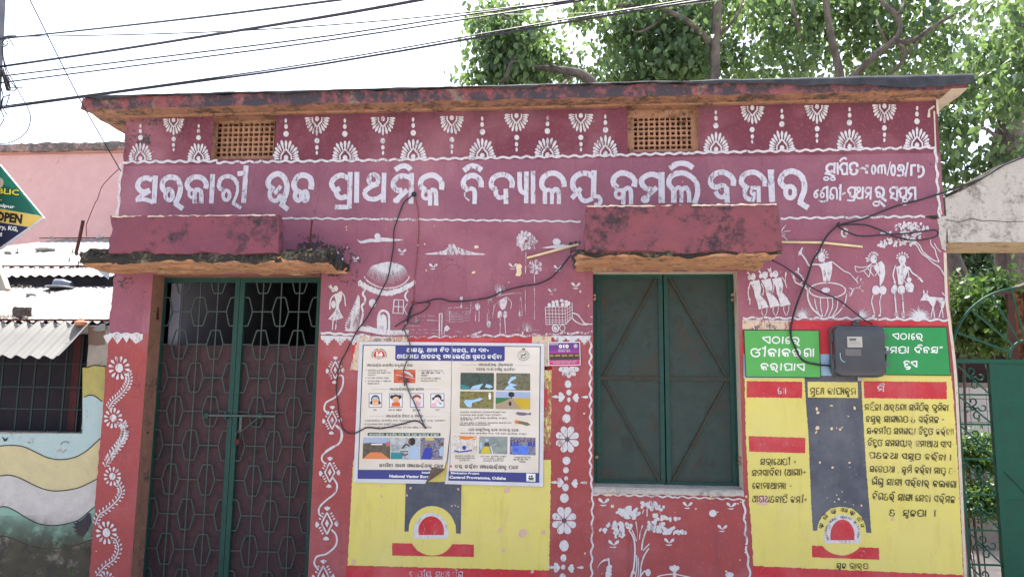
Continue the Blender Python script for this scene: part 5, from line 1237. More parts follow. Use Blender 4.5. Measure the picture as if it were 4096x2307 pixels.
micro = ['ma yp aa e la ra i A com _ sa am ka ma i ta _ ma aa cha', 'E na ta la sa _ ma sha aa _ ka aa ma um dda i _ da aa ra aa', 'ha o i tha aa E _ da2', 'E ha i _ ma sha aa _ ra aa ta i e ra _ ka aa ma um dda', 'E ha i _ ma sha aa _ sa tha i ra _ o _ pa ra i sa ka aa ra']
def mt(par, y, org, i, x0, yy, x1, h, ws=.95): tx(par, y, org, micro[i % 5], x0, yy, x1, yy, h, None, ws, 1, 'small_print')
for i, (x0, yy, x1) in enumerate(((172,346,352),(172,368,396),(172,390,252),(168,418,378),(168,448,398),(168,472,285),(682,348,900),(682,370,915),(682,394,745),(682,422,876),(682,446,842))): mt(pa, yp, p1, i, x0, yy, x1, 12)
for i, (x0, yy, x1) in enumerate(((160,106,930),(160,140,565),(158,172,790))): tx(pa, yp, p3, micro[i]+' _ '+micro[i+1]+(' _ '+micro[i+2] if x1 > 600 else ''), x0, yy, x1, yy, 14, None, .95, 1, 'small_print')
for x, y in ((153,338),(150,412),(150,443),(664,342),(664,416)): BP(pa, yp, p1, lambda p: p.ell(x, y, 4, 4, 6), 'bullet', M['bblack'], .0016)
for x, y in ((148,100),(146,133),(146,165)): BP(pa, yp, p3, lambda p: p.ell(x, y, 6, 6, 7), 'bullet', M['bblack'], .0016)
for i, (x0, yy, x1) in enumerate(((148,24,585),(145,52,550),(145,82,600),(145,97,290),(142,128,642),(142,146,435))): tx(pb, yp2, p4, micro[i % 5]+' _ '+micro[(i+1) % 5] if x1 > 300 else micro[2], x0, yy, x1, yy, 13, None, .95, 1, 'small_print')
tx(pb, yp2, p4, 'ma sha aa _ ka aa ma um dda i ba aa ra um _ ra ssa aa _ pa aa E ba aa ka um _ ha e la', 225, 198, 712, 203, 24); tx(pb, yp2, p4, micro[0]+' _ '+micro[3], 148, 226, 790, 234, 12, None, .95, 1, 'small_print')
for i, (x0, yy, x1) in enumerate(((95,446,287),(92,466,288),(135,488,245),(340,450,595),(370,472,565),(368,493,565),(668,458,826),(655,480,838),(716,502,776))): mt(pb, yp2, p4, i, x0, yy, x1, 13)
tx(pa, yp, p3, 'ja aa nna i ba aa _ A e ma _ ma yp aa e la ra i A ka um _ ya e ba', 280, 544, 905, 552, 30, None, 1.15); tx(pb, yp2, p4, 'da ra _ ka ra i ba aa _ ma yp aa e la ra i A ka um _ ta e ba', 92, 556, 712, 566, 32, None, 1.15)
BP(pb, yp2, p4, lambda p: p.ell(57, 540, 11, 11), 'red_dot', M['bred'], .0016)
BP(pa, yp, p3, lambda p: p.poly('80,572 778,575 742,666 75,660'), 'blue_band', M['bnavy'], .0012); BP(pb, yp2, p4, lambda p: p.poly('36,585 902,604 910,694 33,676'), 'blue_band', M['bnavy'], .0012)
BP(pa, yp, p3, lambda p: (latin(p, 'Intesif', 692, 608, 774, 609, 20, .03), latin(p, 'National Vector Borr', 378, 646, 762, 652, 26, .035)), 'lettering', M['bwhite'], .0018)
BP(pb, yp2, p4, lambda p: (latin(p, 'Elimination Project', 55, 612, 330, 617, 19, .03), latin(p, 'Control Programme, Odisha', 42, 656, 588, 668, 26, .035)), 'lettering', M['bwhite'], .0018)
BP(pb, yp2, p4, lambda p: p.poly('785,606 872,612 872,688 785,683'), 'small_emblem', M['bwhite'], .0018); BP(pb, yp2, p4, lambda p: (p.ell(815,638,8,9), p.ell(838,636,9,10), p.poly('800,650 862,650 850,668 812,668'), p.l(3, [(798,672),(862,674)])), 'small_emblem', M['bblack'], .0024)
BP(pa, yp, p3, lambda p: p.poly('170,222 180,216 868,220 875,230 872,246 862,249 178,246 168,238'), 'green_band', M['bdkgreen'], .0012)
tx(pa, yp, p3, micro[0]+' _ '+micro[3], 185, 240, 858, 243, 14, M['bwhite'], 1.1, 1)
# emblems
BP(pa, yp, p1, lambda p: dome(p, 281, 209, 55, 58), 'emblem', M['bred'], .0014)
BP(pa, yp, p1, lambda p: (p.ell(260,162,6,7), p.poly('250,172 271,172 268,190 264,208 256,208 253,190'), p.ell(300,165,6,7), p.poly('290,174 310,174 316,196 284,196'), p.l(5,'296,194 296,208'), p.l(5,'304,194 304,208'), p.ell(281,182,5,6), p.poly('274,188 288,188 286,206 276,206')), 'emblem_figures', M['bwhite'], .0022)
BP(pa, yp, p1, lambda p: p.ell(279,158,9,7), 'emblem_sun', flat('yellow_print', (.7, .5, .05)), .0020)
BP(pa, yp, p1, lambda p: (latin_arc(p, 'NATIONAL RURAL', 281, 196, 62, 60, 195, 95, 12, .01), latin_arc(p, 'HEALTH MISSION', 281, 196, 62, 60, 85, -15, 12, .01), p.l(4,'230,217 330,217'), p.l(3,'262,229 292,229')), 'emblem_lettering', M['bblack'], .0016)
BP(pb, yp2, p2, lambda p: (p.ring(757,196,55,50,3,24), p.ring(757,194,34,31,2.5,20), p.s_(9,'738,205 745,190 760,192 775,180',taper=0), p.l(5,'742,203 738,215'), p.l(5,'768,195 778,210'), p.poly('770,185 785,175 780,188'), p.s_(8,'745,140 757,128 770,140 757,135'), p.l(3,'735,217 780,217')), 'state_emblem', M['bblack'], .0014)
BP(pb, yp2, p2, lambda p: [line(p, tk, 757+44*math.cos(math.radians(a))-4, 196-42*math.sin(math.radians(a))+5, 757+44*math.cos(math.radians(a))+4, 196-42*math.sin(math.radians(a))+5, 9, 1, 1) for tk, a in zip('o dda i sha aa sa ra ka aa ra e ra ta ga ba'.replace(' i', '').split(), range(150, -160, -22))], 'emblem_lettering', M['bblack'], .0014)
# four drawn children
skin = flat('drawn_skin', (.72, .40, .22)); skin2 = flat('drawn_pale_skin', (.78, .62, .58)); hairb = flat('drawn_hair', (.025, .02, .02)); hairr = flat('drawn_red_hair', (.28, .05, .02)); orange_ = flat('drawn_orange', (.62, .10, .02)); pinkc = flat('drawn_pink', (.75, .38, .42)); bluec = flat('drawn_blue', (.30, .55, .72)); tilew = flat('pale_lilac_print', (.66, .68, .78))
for i, (x0, y0, x1, y1) in enumerate(((182,560,308,697),(378,560,507,697),(579,560,711,697),(777,561,909,698))):
    BP(pa, yp, p1, lambda p: p.poly([(x0,y0),(x1,y0),(x1,y1),(x0,y1)]), 'picture_frame', M['bblack'], .0013); BP(pa, yp, p1, lambda p: p.poly([(x0+5,y0+5),(x1-5,y0+5),(x1-5,y1-5),(x0+5,y1-5)]), 'picture_ground', tilew, .0018)
    cx = (x0+x1)/2
    if i == 0:
        BP(pa, yp, p1, lambda p: (p.ell(cx, 614, 42, 38), p.petal(cx-30, 620, cx-44, 668, 26), p.petal(cx+30, 620, cx+44, 668, 26)), 'drawn_hair', hairb, .0022); BP(pa, yp, p1, lambda p: (p.ell(cx, 625, 34, 32), p.poly([(cx-12,650),(cx+12,650),(cx+40,680),(cx-40,680)])), 'drawn_face', skin, .0026); BP(pa, yp, p1, lambda p: p.poly([(cx-28,598),(cx+28,598),(cx+28,614),(cx-28,614)]), 'drawn_compress', bluec, .0032)
    elif i == 1:
        BP(pa, yp, p1, lambda p: (p.ell(cx, 604, 40, 34), p.ell(cx-38, 594, 18, 20), p.ell(cx+38, 594, 18, 20)), 'drawn_hair', hairb, .0022); BP(pa, yp, p1, lambda p: p.ell(cx, 620, 33, 30), 'drawn_face', skin, .0026); BP(pa, yp, p1, lambda p: p.poly([(cx-36,650),(cx+34,644),(cx+44,686),(cx-44,686)]), 'drawn_blanket', orange_, .0028)
    elif i == 2:
        BP(pa, yp, p1, lambda p: p.ell(cx, 600, 40, 28), 'drawn_hair', hairr, .0022); BP(pa, yp, p1, lambda p: (p.ell(cx, 624, 33, 27), p.petal(cx+30, 660, cx+46, 600, 14)), 'drawn_face', skin2, .0026); BP(pa, yp, p1, lambda p: p.poly([(cx-24,648),(cx+34,640),(cx+36,682),(cx-20,682)]), 'drawn_shirt', pinkc, .0028)
    else:
        BP(pa, yp, p1, lambda p: (p.ell(cx+4, 603, 38, 32), p.ell(cx-38, 612, 14, 14), p.ell(cx+48, 628, 12, 10)), 'drawn_hair', hairb, .0022); BP(pa, yp, p1, lambda p: p.ell(cx-2, 625, 30, 28), 'drawn_face', skin2, .0026); BP(pa, yp, p1, lambda p: p.poly([(cx-50,655),(cx-16,645),(cx-6,686),(cx-56,686)]), 'drawn_shirt', pinkc, .0028); BP(pa, yp, p1, lambda p: [p.petal(cx+16, 640, cx+30+6*q, 668, 7) for q in range(3)], 'drawn_leaf', flat('drawn_green', (.15,.3,.15)), .0030)
    BP(pa, yp, p1, lambda p: (p.ell(cx-12, 622, 3.5, 3, 6), p.ell(cx+12, 622, 3.5, 3, 6), p.s_(3, [(cx-10, 642), (cx, 637), (cx+10, 642)], 2)), 'drawn_features', hairb, .0034)
for tk, x0, x1 in (('ja ra', 226, 258), ('ka ma _ ba aa _ tha ra i ba aa', 370, 500), ('ma um dda ba tha aa', 604, 680), ('ba aa ta i', 824, 862)): tx(pa, yp, p1, tk, x0, 728, x1, 728, 15, None, 1.1, 1, 'caption')
# printed photographs
def photo_mat(name, cols, sc=14, seed=0, stretch=(1, 1, 1.4)):
    t = NT(name); n = t.noise(sc*3, 5, .75, stretch=stretch, dist=.6); r = t.n('ShaderNodeValToRGB'); r.color_ramp.elements.remove(r.color_ramp.elements[0])
    for i, c in enumerate(cols):
        e = r.color_ramp.elements.new(.30+.40*i/(len(cols)-1)) if i else r.color_ramp.elements[0]
        e.position = .30+.40*i/(len(cols)-1); e.color = lin(c)
    t.l(n, r.inputs[0]); return t.fin(r.outputs[0], .35, spec=.5)
ph = {'mosq': photo_mat('print_mosquito', ['2a1210', 'a03010', 'c86040', '30201c'], 6), 'dark': photo_mat('print_dark_stream', ['141a24', '202a30', '2c4a38', '1a1e28'], 8), 'str': photo_mat('print_rocky_stream', ['1c1e1c', '4a4632', '6c6a50', '2c3030'], 14),
      'grass': photo_mat('print_marsh', ['2c3018', '5a5426', '807840', '3a3c20'], 14), 'sky': flat('print_sky', '9aa8c8'), 'water': flat('print_water', '9cc0e0'), 'field': flat('print_yellow_field', 'c0a020'), 'gfield': flat('print_green_field', '2c7038'), 'path': flat('print_path', 'a08c74'),
      'grey': photo_mat('print_grey_room', ['505a66', '8a949c', 'b4b8bc', '606870'], 6), 'room': photo_mat('print_dark_house', ['2a2624', '443c34', '584c40', '302c2c'], 9), 'teal': flat('print_teal', '1c8088'), 'shirt': flat('print_pale_blue_shirt', 'a0b4d0'), 'sari': flat('print_blue_sari', '2838a0'), 'floor': photo_mat('print_red_floor', ['b85830', 'd07848', 'c06438'], 22), 'skin': flat('print_skin', '6a4434'),
      'net': photo_mat('print_mosquito_net', ['8a8078', 'b4aca4', 'd0c8c4', '98806c'], 8), 'spray': photo_mat('print_spray_wall', ['5c6868', '7c8888', '90988c'], 5), 'blue': photo_mat('print_blue_net', ['2040a8', '3460d0', '4878d8', '1c3080'], 10), 'crowd': photo_mat('print_crowd', ['20202c', '40405c', '8a88a0', '303048'], 22), 'yel': flat('print_yellow', 'c8b428'), 'or': flat('print_orange', 'd07820'), 'dk': flat('print_black_shape', '141418')}
def pic(par, y, org, pts, mat, name='picture', lift=.0014): return BP(par, y, org, lambda p: p.poly(pts), name, mat, lift)
pic(pa, yp, p1, '425,330 632,332 630,461 422,460', ph['mosq']); BP(pa, yp, p1, lambda p: (p.s_(22, '500,345 560,365 610,400', taper=2), p.l(5, '440,380 620,415')), 'picture_detail', M['vborder'], .0020)
pic(pb, yp2, p2, '150,366 157,361 468,364 473,370 471,520 464,526 154,523 148,516', ph['dark']); BP(pb, yp2, p2, lambda p: (p.poly('240,520 270,490 330,475 370,465 350,490 330,522'), p.poly('385,500 400,470 440,480 465,500 430,512')), 'picture_detail', ph['water'], .002)
BP(pb, yp2, p2, lambda p: p.poly('150,475 200,485 240,500 235,522 156,521'), 'picture_detail', ph['teal'], .002)
pic(pb, yp2, p2, '495,368 500,364 816,368 822,374 822,528 816,534 500,530 494,524', ph['str']); BP(pb, yp2, p2, lambda p: p.poly('640,400 680,395 690,415 640,445 625,460 700,480 650,495 690,525 570,528 590,500 620,480 605,455'), 'picture_detail', ph['water'], .002)
pic(pb, yp2, p2, '146,545 152,540 464,544 470,550 468,702 462,708 146,704 141,698', ph['grass']); BP(pb, yp2, p2, lambda p: (p.poly('178,640 200,622 265,625 340,605 370,610 330,635 262,650 255,695 215,690'),), 'picture_detail', ph['water'], .002); BP(pb, yp2, p2, lambda p: (p.ell(431,562,9,9), p.poly('418,572 445,572 442,618 424,618')), 'picture_detail', M['bwhite'], .0022)
pic(pb, yp2, p2, '490,548 496,544 817,548 823,554 822,712 816,718 493,711 487,705', ph['sky']); pic(pb, yp2, p2, '489,602 640,604 540,650 488,660', ph['gfield'], lift=.002); pic(pb, yp2, p2, '650,604 822,608 822,714 735,714', ph['field'], lift=.002); pic(pb, yp2, p2, '640,604 652,604 735,714 492,710 488,660', ph['path'], lift=.0019); BP(pb, yp2, p2, lambda p: (p.ell(640,572,30,26), p.l(6, '640,590 640,612'), p.ell(628,660,14,22)), 'picture_detail', ph['dk'], .0024)
for dy, dx in ((0, 0), (63*1.0/1, 0)): pass
BP(pb, yp2, p4, lambda p: (p.poly('678,30 700,15 770,22 800,30 830,20 828,48 800,42 760,52 710,48')), 'drawn_fish', flat('fish_grey_print', '6a5f70'), .0016); BP(pb, yp2, p4, lambda p: p.poly('700,100 740,105 800,118 826,140 790,150 740,135 705,128'), 'drawn_fish', flat('fish_olive_print', '6c6640'), .0016); BP(pb, yp2, p4, lambda p: p.ell(690,112,18,20), 'drawn_fish_tail', ph['or'], .002)
pic(pa, yp, p3, '128,262 390,263 388,470 120,468', ph['room']); pic(pa, yp, p3, '128,262 390,263 388,315 300,318 200,312 128,318', ph['sky'], lift=.0018); pic(pa, yp, p3, '195,405 300,405 385,470 122,468', ph['floor'], lift=.002); pic(pa, yp, p3, '205,322 312,322 312,334 205,334', M['bwhite'], lift=.002); pic(pa, yp, p3, '345,310 388,296 388,345 350,345', flat('print_pink', 'b06870'), lift=.002)
pic(pa, yp, p3, '395,262 674,263 670,474 392,472', ph['grey']); pic(pa, yp, p3, '395,405 520,410 500,470 393,470', ph['teal'], lift=.0018); BP(pa, yp, p3, lambda p: (p.ell(598,302,34,38), p.s_(14,'500,370 540,330 575,345'), p.l(9,'480,400 560,395')), 'picture_detail', ph['dk'], .002); pic(pa, yp, p3, '555,415 590,345 635,325 668,400 668,472 580,470 545,440', ph['shirt'], lift=.0022); BP(pa, yp, p3, lambda p: (p.ell(572,305,13,18), p.s_(14,'560,420 520,430 500,415')), 'picture_detail', ph['skin'], .0025)
pic(pa, yp, p3, '678,263 910,265 895,476 676,474', ph['crowd']); pic(pa, yp, p3, '728,264 810,266 808,290 728,288', ph['yel'], lift=.0018); pic(pa, yp, p3, '685,470 715,380 745,350 790,365 800,420 780,470', ph['sari'], lift=.002); pic(pa, yp, p3, '860,380 880,350 908,350 903,440 865,440', ph['shirt'], lift=.002); BP(pa, yp, p3, lambda p: (p.ell(760,342,16,19), p.ell(887,325,15,18), p.s_(9,'775,390 800,400 840,395')), 'picture_detail', ph['skin'], .0024)
pic(pb, yp2, p4, '67,245 308,251 307,418 60,414', ph['net']); pic(pb, yp2, p4, '130,248 305,252 300,280 200,285 150,275', ph['or'], lift=.0018); BP(pb, yp2, p4, lambda p: (p.ell(185,360,20,22), p.s_(14,'90,390 150,400 260,385')), 'picture_detail', ph['sari'], .002); BP(pb, yp2, p4, lambda p: [p.s_(4, q) for q in ('70,250 130,290 200,295 300,260','75,260 80,400','295,262 290,400','130,290 140,400')], 'picture_detail', M['bwhite'], .0023)
pic(pb, yp2, p4, '332,250 604,255 600,423 325,418', ph['spray']); pic(pb, yp2, p4, '345,415 370,350 420,345 440,415', ph['yel'], lift=.002); pic(pb, yp2, p4, '375,345 385,310 425,310 430,348', flat('print_slate', '3c4456'), lift=.0022); BP(pb, yp2, p4, lambda p: (p.ell(403,288,20,13), p.ell(348,340,14,38)), 'picture_detail', ph['shirt'], .0024); BP(pb, yp2, p4, lambda p: (p.l(7,'440,345 460,420'), p.l(3,'450,345 500,320')), 'picture_detail', M['bwhite'], .0025)
pic(pb, yp2, p4, '628,256 874,264 874,434 624,426', ph['crowd']); pic(pb, yp2, p4, '650,335 800,340 808,425 655,420', ph['blue'], lift=.0018); BP(pb, yp2, p4, lambda p: [p.ell(x, 292+RND.uniform(-8, 8), 9, 11, 7) for x in (640,668,700,725,760,800,830,858)], 'picture_detail', ph['skin'], .002); BP(pb, yp2, p4, lambda p: [p.poly([(x,302),(x+16,302),(x+20,345),(x-2,345)]) for x in (632,660,690,800,822,850)], 'picture_detail', ph['sari'], .0019)
def screws(par, y, org, pts, r=.006):
    for q in pts:
        mb = MB(); c_ = CU(org, *q, y); mb.lathe((c_.x, y-.004, c_.z), [(r, 0), (r*.6, -.002)][::-1]+[(r, .004)], 8, 'y'); mb.build('screw', M['bwhite'], par)
screws(pa, yp, c5, ((262,1110),(912,1111))); screws(pa, yp, c8, ((240,242),(898,250),(216,746))); screws(pb, yp2, c5, ((1578,1122),)); screws(pb, yp2, c8, ((1577,265),(1572,785),(880,768)))
# door number plate
purple = flat('purple_print', (.13, .03, .22)); mag = flat('magenta_print', (.50, .03, .20)); yw = flat('amber_print', (.65, .33, .05)); brown = flat('dark_brown_print', (.045, .03, .035))
yn = -.014
t = sheet_thing('door_number_plate', 'small purple and magenta plate numbered 010, screwed beside the malaria poster', 'sign', [cp(p2,992,68), cp(p2,1303,62), cp(p2,1308,290), cp(p2,1000,294)], yn, mat=M['bwhite'])
BP(t, yn, p2, lambda p: p.poly('1000,76 1297,70 1299,150 1002,160'), 'purple_field', purple, .0005); BP(t, yn, p2, lambda p: p.poly('1002,150 1299,140 1299,176 1003,184'), 'magenta_field', flat('violet_print', (.27, .03, .24)), .0009); BP(t, yn, p2, lambda p: p.poly('1003,178 1299,172 1301,236 1005,242'), 'dark_field', brown, .0013); BP(t, yn, p2, lambda p: p.poly('1005,243 1301,237 1302,284 1006,288'), 'pink_field', mag, .0005)
BP(t, yn, p2, lambda p: (latin(p, '010', 1100, 124, 1194, 122, 32, .05), latin(p, 'SAMBALPUR', 1003, 94, 1095, 92, 10, .02), latin(p, 'Digital Door Number', 1092, 144, 1208, 142, 8, .01), latin(p, 'Housing & Urban Development Deptt., Govt. of Odisha', 1018, 256, 1276, 253, 7, .01), p.ring(1260,104,16,17,4,14), p.ell(1260,104,8,8)), 'lettering', M['bwhite'], .0019)
BP(t, yn, p2, lambda p: latin(p, 'OD - SAM - BAM - D07 - 010', 1010, 205, 1290, 201, 15, .04), 'code_lettering', yw, .0019)
BP(t, yn, p2, lambda p: (line(p, 'ka ga ba i la _ aa ra tha', 1094, 160, 1208, 158, 8, 1, 1), line(p, micro[1], 1040, 272, 1258, 268, 8, 1, 1)), 'small_print', M['bwhite'], .0019)
screws(t, yn, p2, ((998,74),(1298,70),(1302,284),(1006,288)), .004)

# ================================================================ electricity meter box
mx0, mx1, mz1, mz0 = UX(3338, 1400, -.12), UX(3545, 1400, -.12), UZ(3440, 1298, -.12), UZ(3440, 1508, -.12)
mt_ = thing('meter_box', 'smoky grey electricity meter box with cables, fixed between the two green boards', 'meter box', ((mx0+mx1)/2, -.02, mz0))
M['smoke'] = flat('smoky_polycarbonate', (.034, .038, .052), .16, .5, .25); M['boxrim'] = flat('grey_meter_case', (.10, .10, .11), .5, .4); M['boxpale'] = flat('pale_meter_plastic', (.40, .38, .36), .5)
def rbox(x0, x1, z0, z1, y0, y1, r, name, mat, par, dome_=0, n=6):
    o = []
    for cx, cz, a0 in ((x1-r, z1-r, 0), (x0+r, z1-r, 90), (x0+r, z0+r, 180), (x1-r, z0+r, 270)):
        for i in range(n+1): a = math.radians(a0+90*i/n); o.append((cx+r*math.cos(a), cz+r*math.sin(a)))
    k = len(o); cx, cz = (x0+x1)/2, (z0+z1)/2; b = .006; mb = MB()
    def L_(s, y): return [(cx+(x-cx)*s, y, cz+(z-cz)*s) for x, z in o]
    rings = [L_(1, y1), L_(1, y0+b), L_(1-b*2/(x1-x0)*1.0, y0), L_(.80, y0-dome_), L_(.4, y0-dome_*1.3)]
    vs = sum(rings, []); fs = []
    for q in range(len(rings)-1): fs += [(q*k+i, q*k+(i+1) % k, (q+1)*k+(i+1) % k, (q+1)*k+i) for i in range(k)]
    fs.append(tuple(range(k))); fs.append(tuple((len(rings)-1)*k+i for i in range(k))); mb.add(vs, fs); return mb.build(name, mat, par, False)
rbox(mx0, mx1, mz0, mz1, -.060, -.016, .046, 'back_case', M['boxrim'], mt_)
rbox(mx0+.004, mx1-.004, mz0+.004, mz1-.004, -.115, -.0605, .043, 'smoked_cover', M['smoke'], mt_, .003)
mb = MB(); 
for (a, b, c_, d_) in ((mx0+.012, mx1-.012, mz0+.020, mz0+.026), (mx0+.012, mx1-.012, mz1-.026, mz1-.020)): pass
ym = -.1215
def MX(x, y): return CU(c6, x, y, ym)
a_, b_ = MX(1256, 1062), MX(1368, 1140); mb = MB(); mb.box(a_.x, b_.x, ym, ym+.003, b_.z, a_.z); mb.build('meter_window_print', M['boxpale'], mt_)
a_, b_ = MX(1272, 1075), MX(1322, 1092); mb = MB(); mb.box(a_.x, b_.x, ym-.001, ym, b_.z, a_.z); mb.build('display', M['boxrim'], mt_)
mb = MB(); 
for (x0, y0, x1, y1) in ((1272,1104,1352,1107),(1262,1118,1362,1120)): a_, b_ = MX(x0, y0), MX(x1, y1); mb.box(a_.x, b_.x, ym-.0011, ym-.0001, b_.z, a_.z)
mb.build('meter_marks', M['boxrim'], mt_)
a_, b_ = MX(1242, 1152), MX(1360, 1202); mb = MB(); mb.box(a_.x, b_.x, ym+.0005, ym+.003, b_.z, a_.z); mb.build('terminal_cover', flat('dim_meter_plastic', (.12, .11, .12), .5), mt_)
for (x0, y0, x1, y1) in ((1128,1036,1162,1102),(1130,1228,1168,1296),(1508,1045,1530,1085),(1515,1165,1545,1190),(1520,1250,1545,1280)):
    a_, b_ = CU(c6, x0, y0, -.05), CU(c6, x1, y1, -.05); mb = MB(); mb.box(a_.x, b_.x+.006, -.085, -.03, b_.z, a_.z); mb.build('clasp', M['boxrim'], mt_)
a_ = CU(c6, 1328, 950, -.04); mb = MB(); mb.box(a_.x-.022, a_.x+.016, -.03, -.018, mz1-.004, a_.z-.004); mb.lathe((a_.x, -.030, a_.z), [(.014, -.012), (.010, -.016)][::-1]+[(.014, .01)], 8, 'y'); mb.build('hanging_bracket', M['boxrim'], mt_)
a_ = CU(c6, 1353, 1370, -.03); mb = MB(); mb.box(a_.x-.016, a_.x+.016, -.025, -.015, a_.z-.012, mz0+.004); mb.build('lower_bracket', M['boxpale'], mt_)
BP(mt_, -.1195, c6, lambda p: p.s_(5, '1205,1180 1208,1215 1222,1240 1240,1245'), 'scratch', flat('pale_blue_scratch', (.3, .45, .6)), .0012)

# ================================================================ conduits and cables on the facade
def cable(name, label, spec, r, mat, cat='cable', n=6, k=4, group=None):
    pts = [(x, y, d) for (o_, q, d) in spec for (x, y) in [cp(o_, *z) for z in pts_(q)]] if not isinstance(spec[0][1], (int, float)) else spec
    q2 = smooth([(a, b) for a, b, d in pts], k); dep = smooth([(d, 0) for a, b, d in pts], k)
    mb = MB(); mb.tube([U(a, b, d[0]) for (a, b), d in zip(q2, dep)], r, n); o = mb.build(name, mat, None, True); tag(o, label, cat, group); return o
for (org, q, lb, r) in ((c5, '1465,492 1840,400', 'cream plastic conduit slanting up to the left end of the window canopy', .0085), (c6, '780,378 1070,381 1367,411', 'cream plastic conduit running right from the window canopy across the mural', .0085)):
    p_ = pts_(q); mb = MB(); pp = [CU(org, x, y, -.018) for x, y in p_]
    if org is c5: pp[-1].y = -.05
    mb.tube(pp, r, 8); o = mb.build('conduit', M['pvc'], None, True); tag(o, lb, 'conduit')
cable('cable', 'black cable from the hole in the lettering down past the painted hut', [(c5, '642,30 615,55 570,95 530,200 500,295 498,400 482,500 460,620 430,690 400,750 365,820 330,880 290,945 240,1010 195,1090 150,1180 115,1245 95,1320 82,1440', -.02), (c8, '82,100 95,200 108,300 125,360 155,398 200,410 230,402 265,384 310,366 400,374 450,366 500,355 560,340 610,326 655,318 690,330 712,350 733,374', -.024)], .0048, M['wire'])
cable('cable', 'grey cable hanging from the knot in front of the malaria poster', [(c5, '575,1010 588,1045 600,1070 618,1130 610,1200 585,1260 570,1320 578,1420', -.03), (c8, '582,10 600,90 640,170 680,260 705,320 730,374', -.03)], .0048, M['wireg'])
cable('cable', 'thick twin cable drooping from the window canopy to the knot beside the hut', [(c5, '1775,478 1760,500 1700,575 1640,635 1560,675 1500,688 1450,694 1370,712 1280,738 1215,770 1150,787 1080,797 1000,806 940,808 900,805 860,792 830,788 790,792 750,805 700,816 650,822 620,860 602,910 595,960', -.03)], .0058, M['wire'])
cable('cable', 'looped cable end tied at the knot beside the painted hut', [(c5, '655,818 700,815 745,812 760,825 740,855 700,885 640,910 600,935 560,955 506,992', -.032)], .0048, M['wire'])
cable('cable', 'short loose cable ends dangling below the knot', [(c5, '640,825 625,870 612,920 600,960 580,985 560,1022', -.034)], .0048, M['wire'])
cable('cable', 'short curl of cable beside the painted fence', [(c5, '600,935 615,960 650,970 680,955 690,940', -.030)], .0030, M['wireg'])
cable('tie_wire', 'thin maroon painted wire hanging from the hole in the lettering to the cable knot', [(c5, '648,40 662,90 675,150 680,290 672,420 662,540 655,600 648,680 645,760 642,812', -.012)], .0026, M['redwire'], 'wire')
cable('tie_wire', 'thin maroon wire at the left wall edge, drooping from the roof to the tin roofs', [(c1, '866,1222 800,1285 742,1350 722,1400 705,1451', -.05), (c4, '690,95 650,190 632,240 625,262 628,335', -.05)], .003, M['redwire'], 'wire')
cable('cable', 'thick black service cable sweeping from the gate arch to the meter box', [(4096, 628, -.05), (4000, 668, -.05), (3936, 708, -.05), (3850, 743, -.04), (3790, 765, -.03), (3674, 802, -.04)] + [cp(c6, x, y)+(-.04,) for x, y in pts_('1700,92 1600,122 1500,160 1420,192 1350,216 1260,238 1200,255 1150,290 1110,332 1075,390 1055,435')] + [cp(c6, x, y)+(-.03,) for x, y in pts_('1025,480 1000,530 975,610 950,680 920,750 890,830 868,900 855,960 846,1012 852,1075 880,1140 900,1190 925,1225 970,1250 1060,1268 1100,1270')] + [cp(c6, x, y)+(-.07,) for x, y in pts_('1140,1278')], .0068, M['wire'])
cable('cable', 'slack loop of cable hanging off the service cable by the painted moon', [(c6, '1185,262 1230,290 1300,322 1350,333 1420,334 1500,326 1600,320 1700,314 1800,300 1880,290 1912,300 1912,325 1880,345 1800,360 1720,364 1650,352 1580,330 1520,300 1470,280 1410,258 1350,250 1270,250 1200,258', -.035)], .0055, M['wire'])
cable('cable', 'black cable from the window canopy slanting down to the meter box top', [(c6, '700,505 760,532 830,575 890,622 940,665 1010,712 1080,746 1130,766 1180,790 1230,822 1280,862 1330,902 1380,940 1440,972', -.04)], .0048, M['wire'])
cable('cable', 'short black cable bending down the right side of the meter box', [(c6, '1498,1088 1515,1115 1530,1150 1538,1200 1535,1235 1520,1268', -.06)], .0048, M['wire'])
for org, x, y, lb in ((c5, 642, 28, 'dark ragged hole in the lettering with a cable coming out'),):
    mb = MB(); c_ = CU(org, x, y, -.02); mb.lathe((c_.x, -.012, c_.z), [(.006, -.012), (.016, -.008), (.020, .006)], 9, 'y'); o = mb.build('cable_gland', M['wire']); tag(o, 'black rubber cable gland in the painted lettering where the cables leave the wall', 'cable gland')
mb = MB(); a_ = CU(c6, 1178, 258, -.046)
for i in range(4): mb.tube([a_+Vector((-.012+.006*i, -.004, -.014+.004*i)), a_+Vector((-.004+.006*i, -.012, .0+.004*i)), a_+Vector((.004+.006*i, -.004, .014+.004*i))], .003, 5)
tag(mb.build('cable_binding', M['wire']), 'wire binding round the bend of the service cable near the painted moon', 'binding')
mb = MB(); a_ = CU(c5, 645, 818, -.035)
for i in range(4): mb.tube([a_+Vector((-.02, -.003, -.008+.005*i)), a_+Vector((0, -.014, -.004+.005*i)), a_+Vector((.02, -.003, -.010+.005*i))], .003, 5)
tag(mb.build('cable_knot', M['redwire']), 'knot of wire holding the cables beside the painted hut', 'knot')

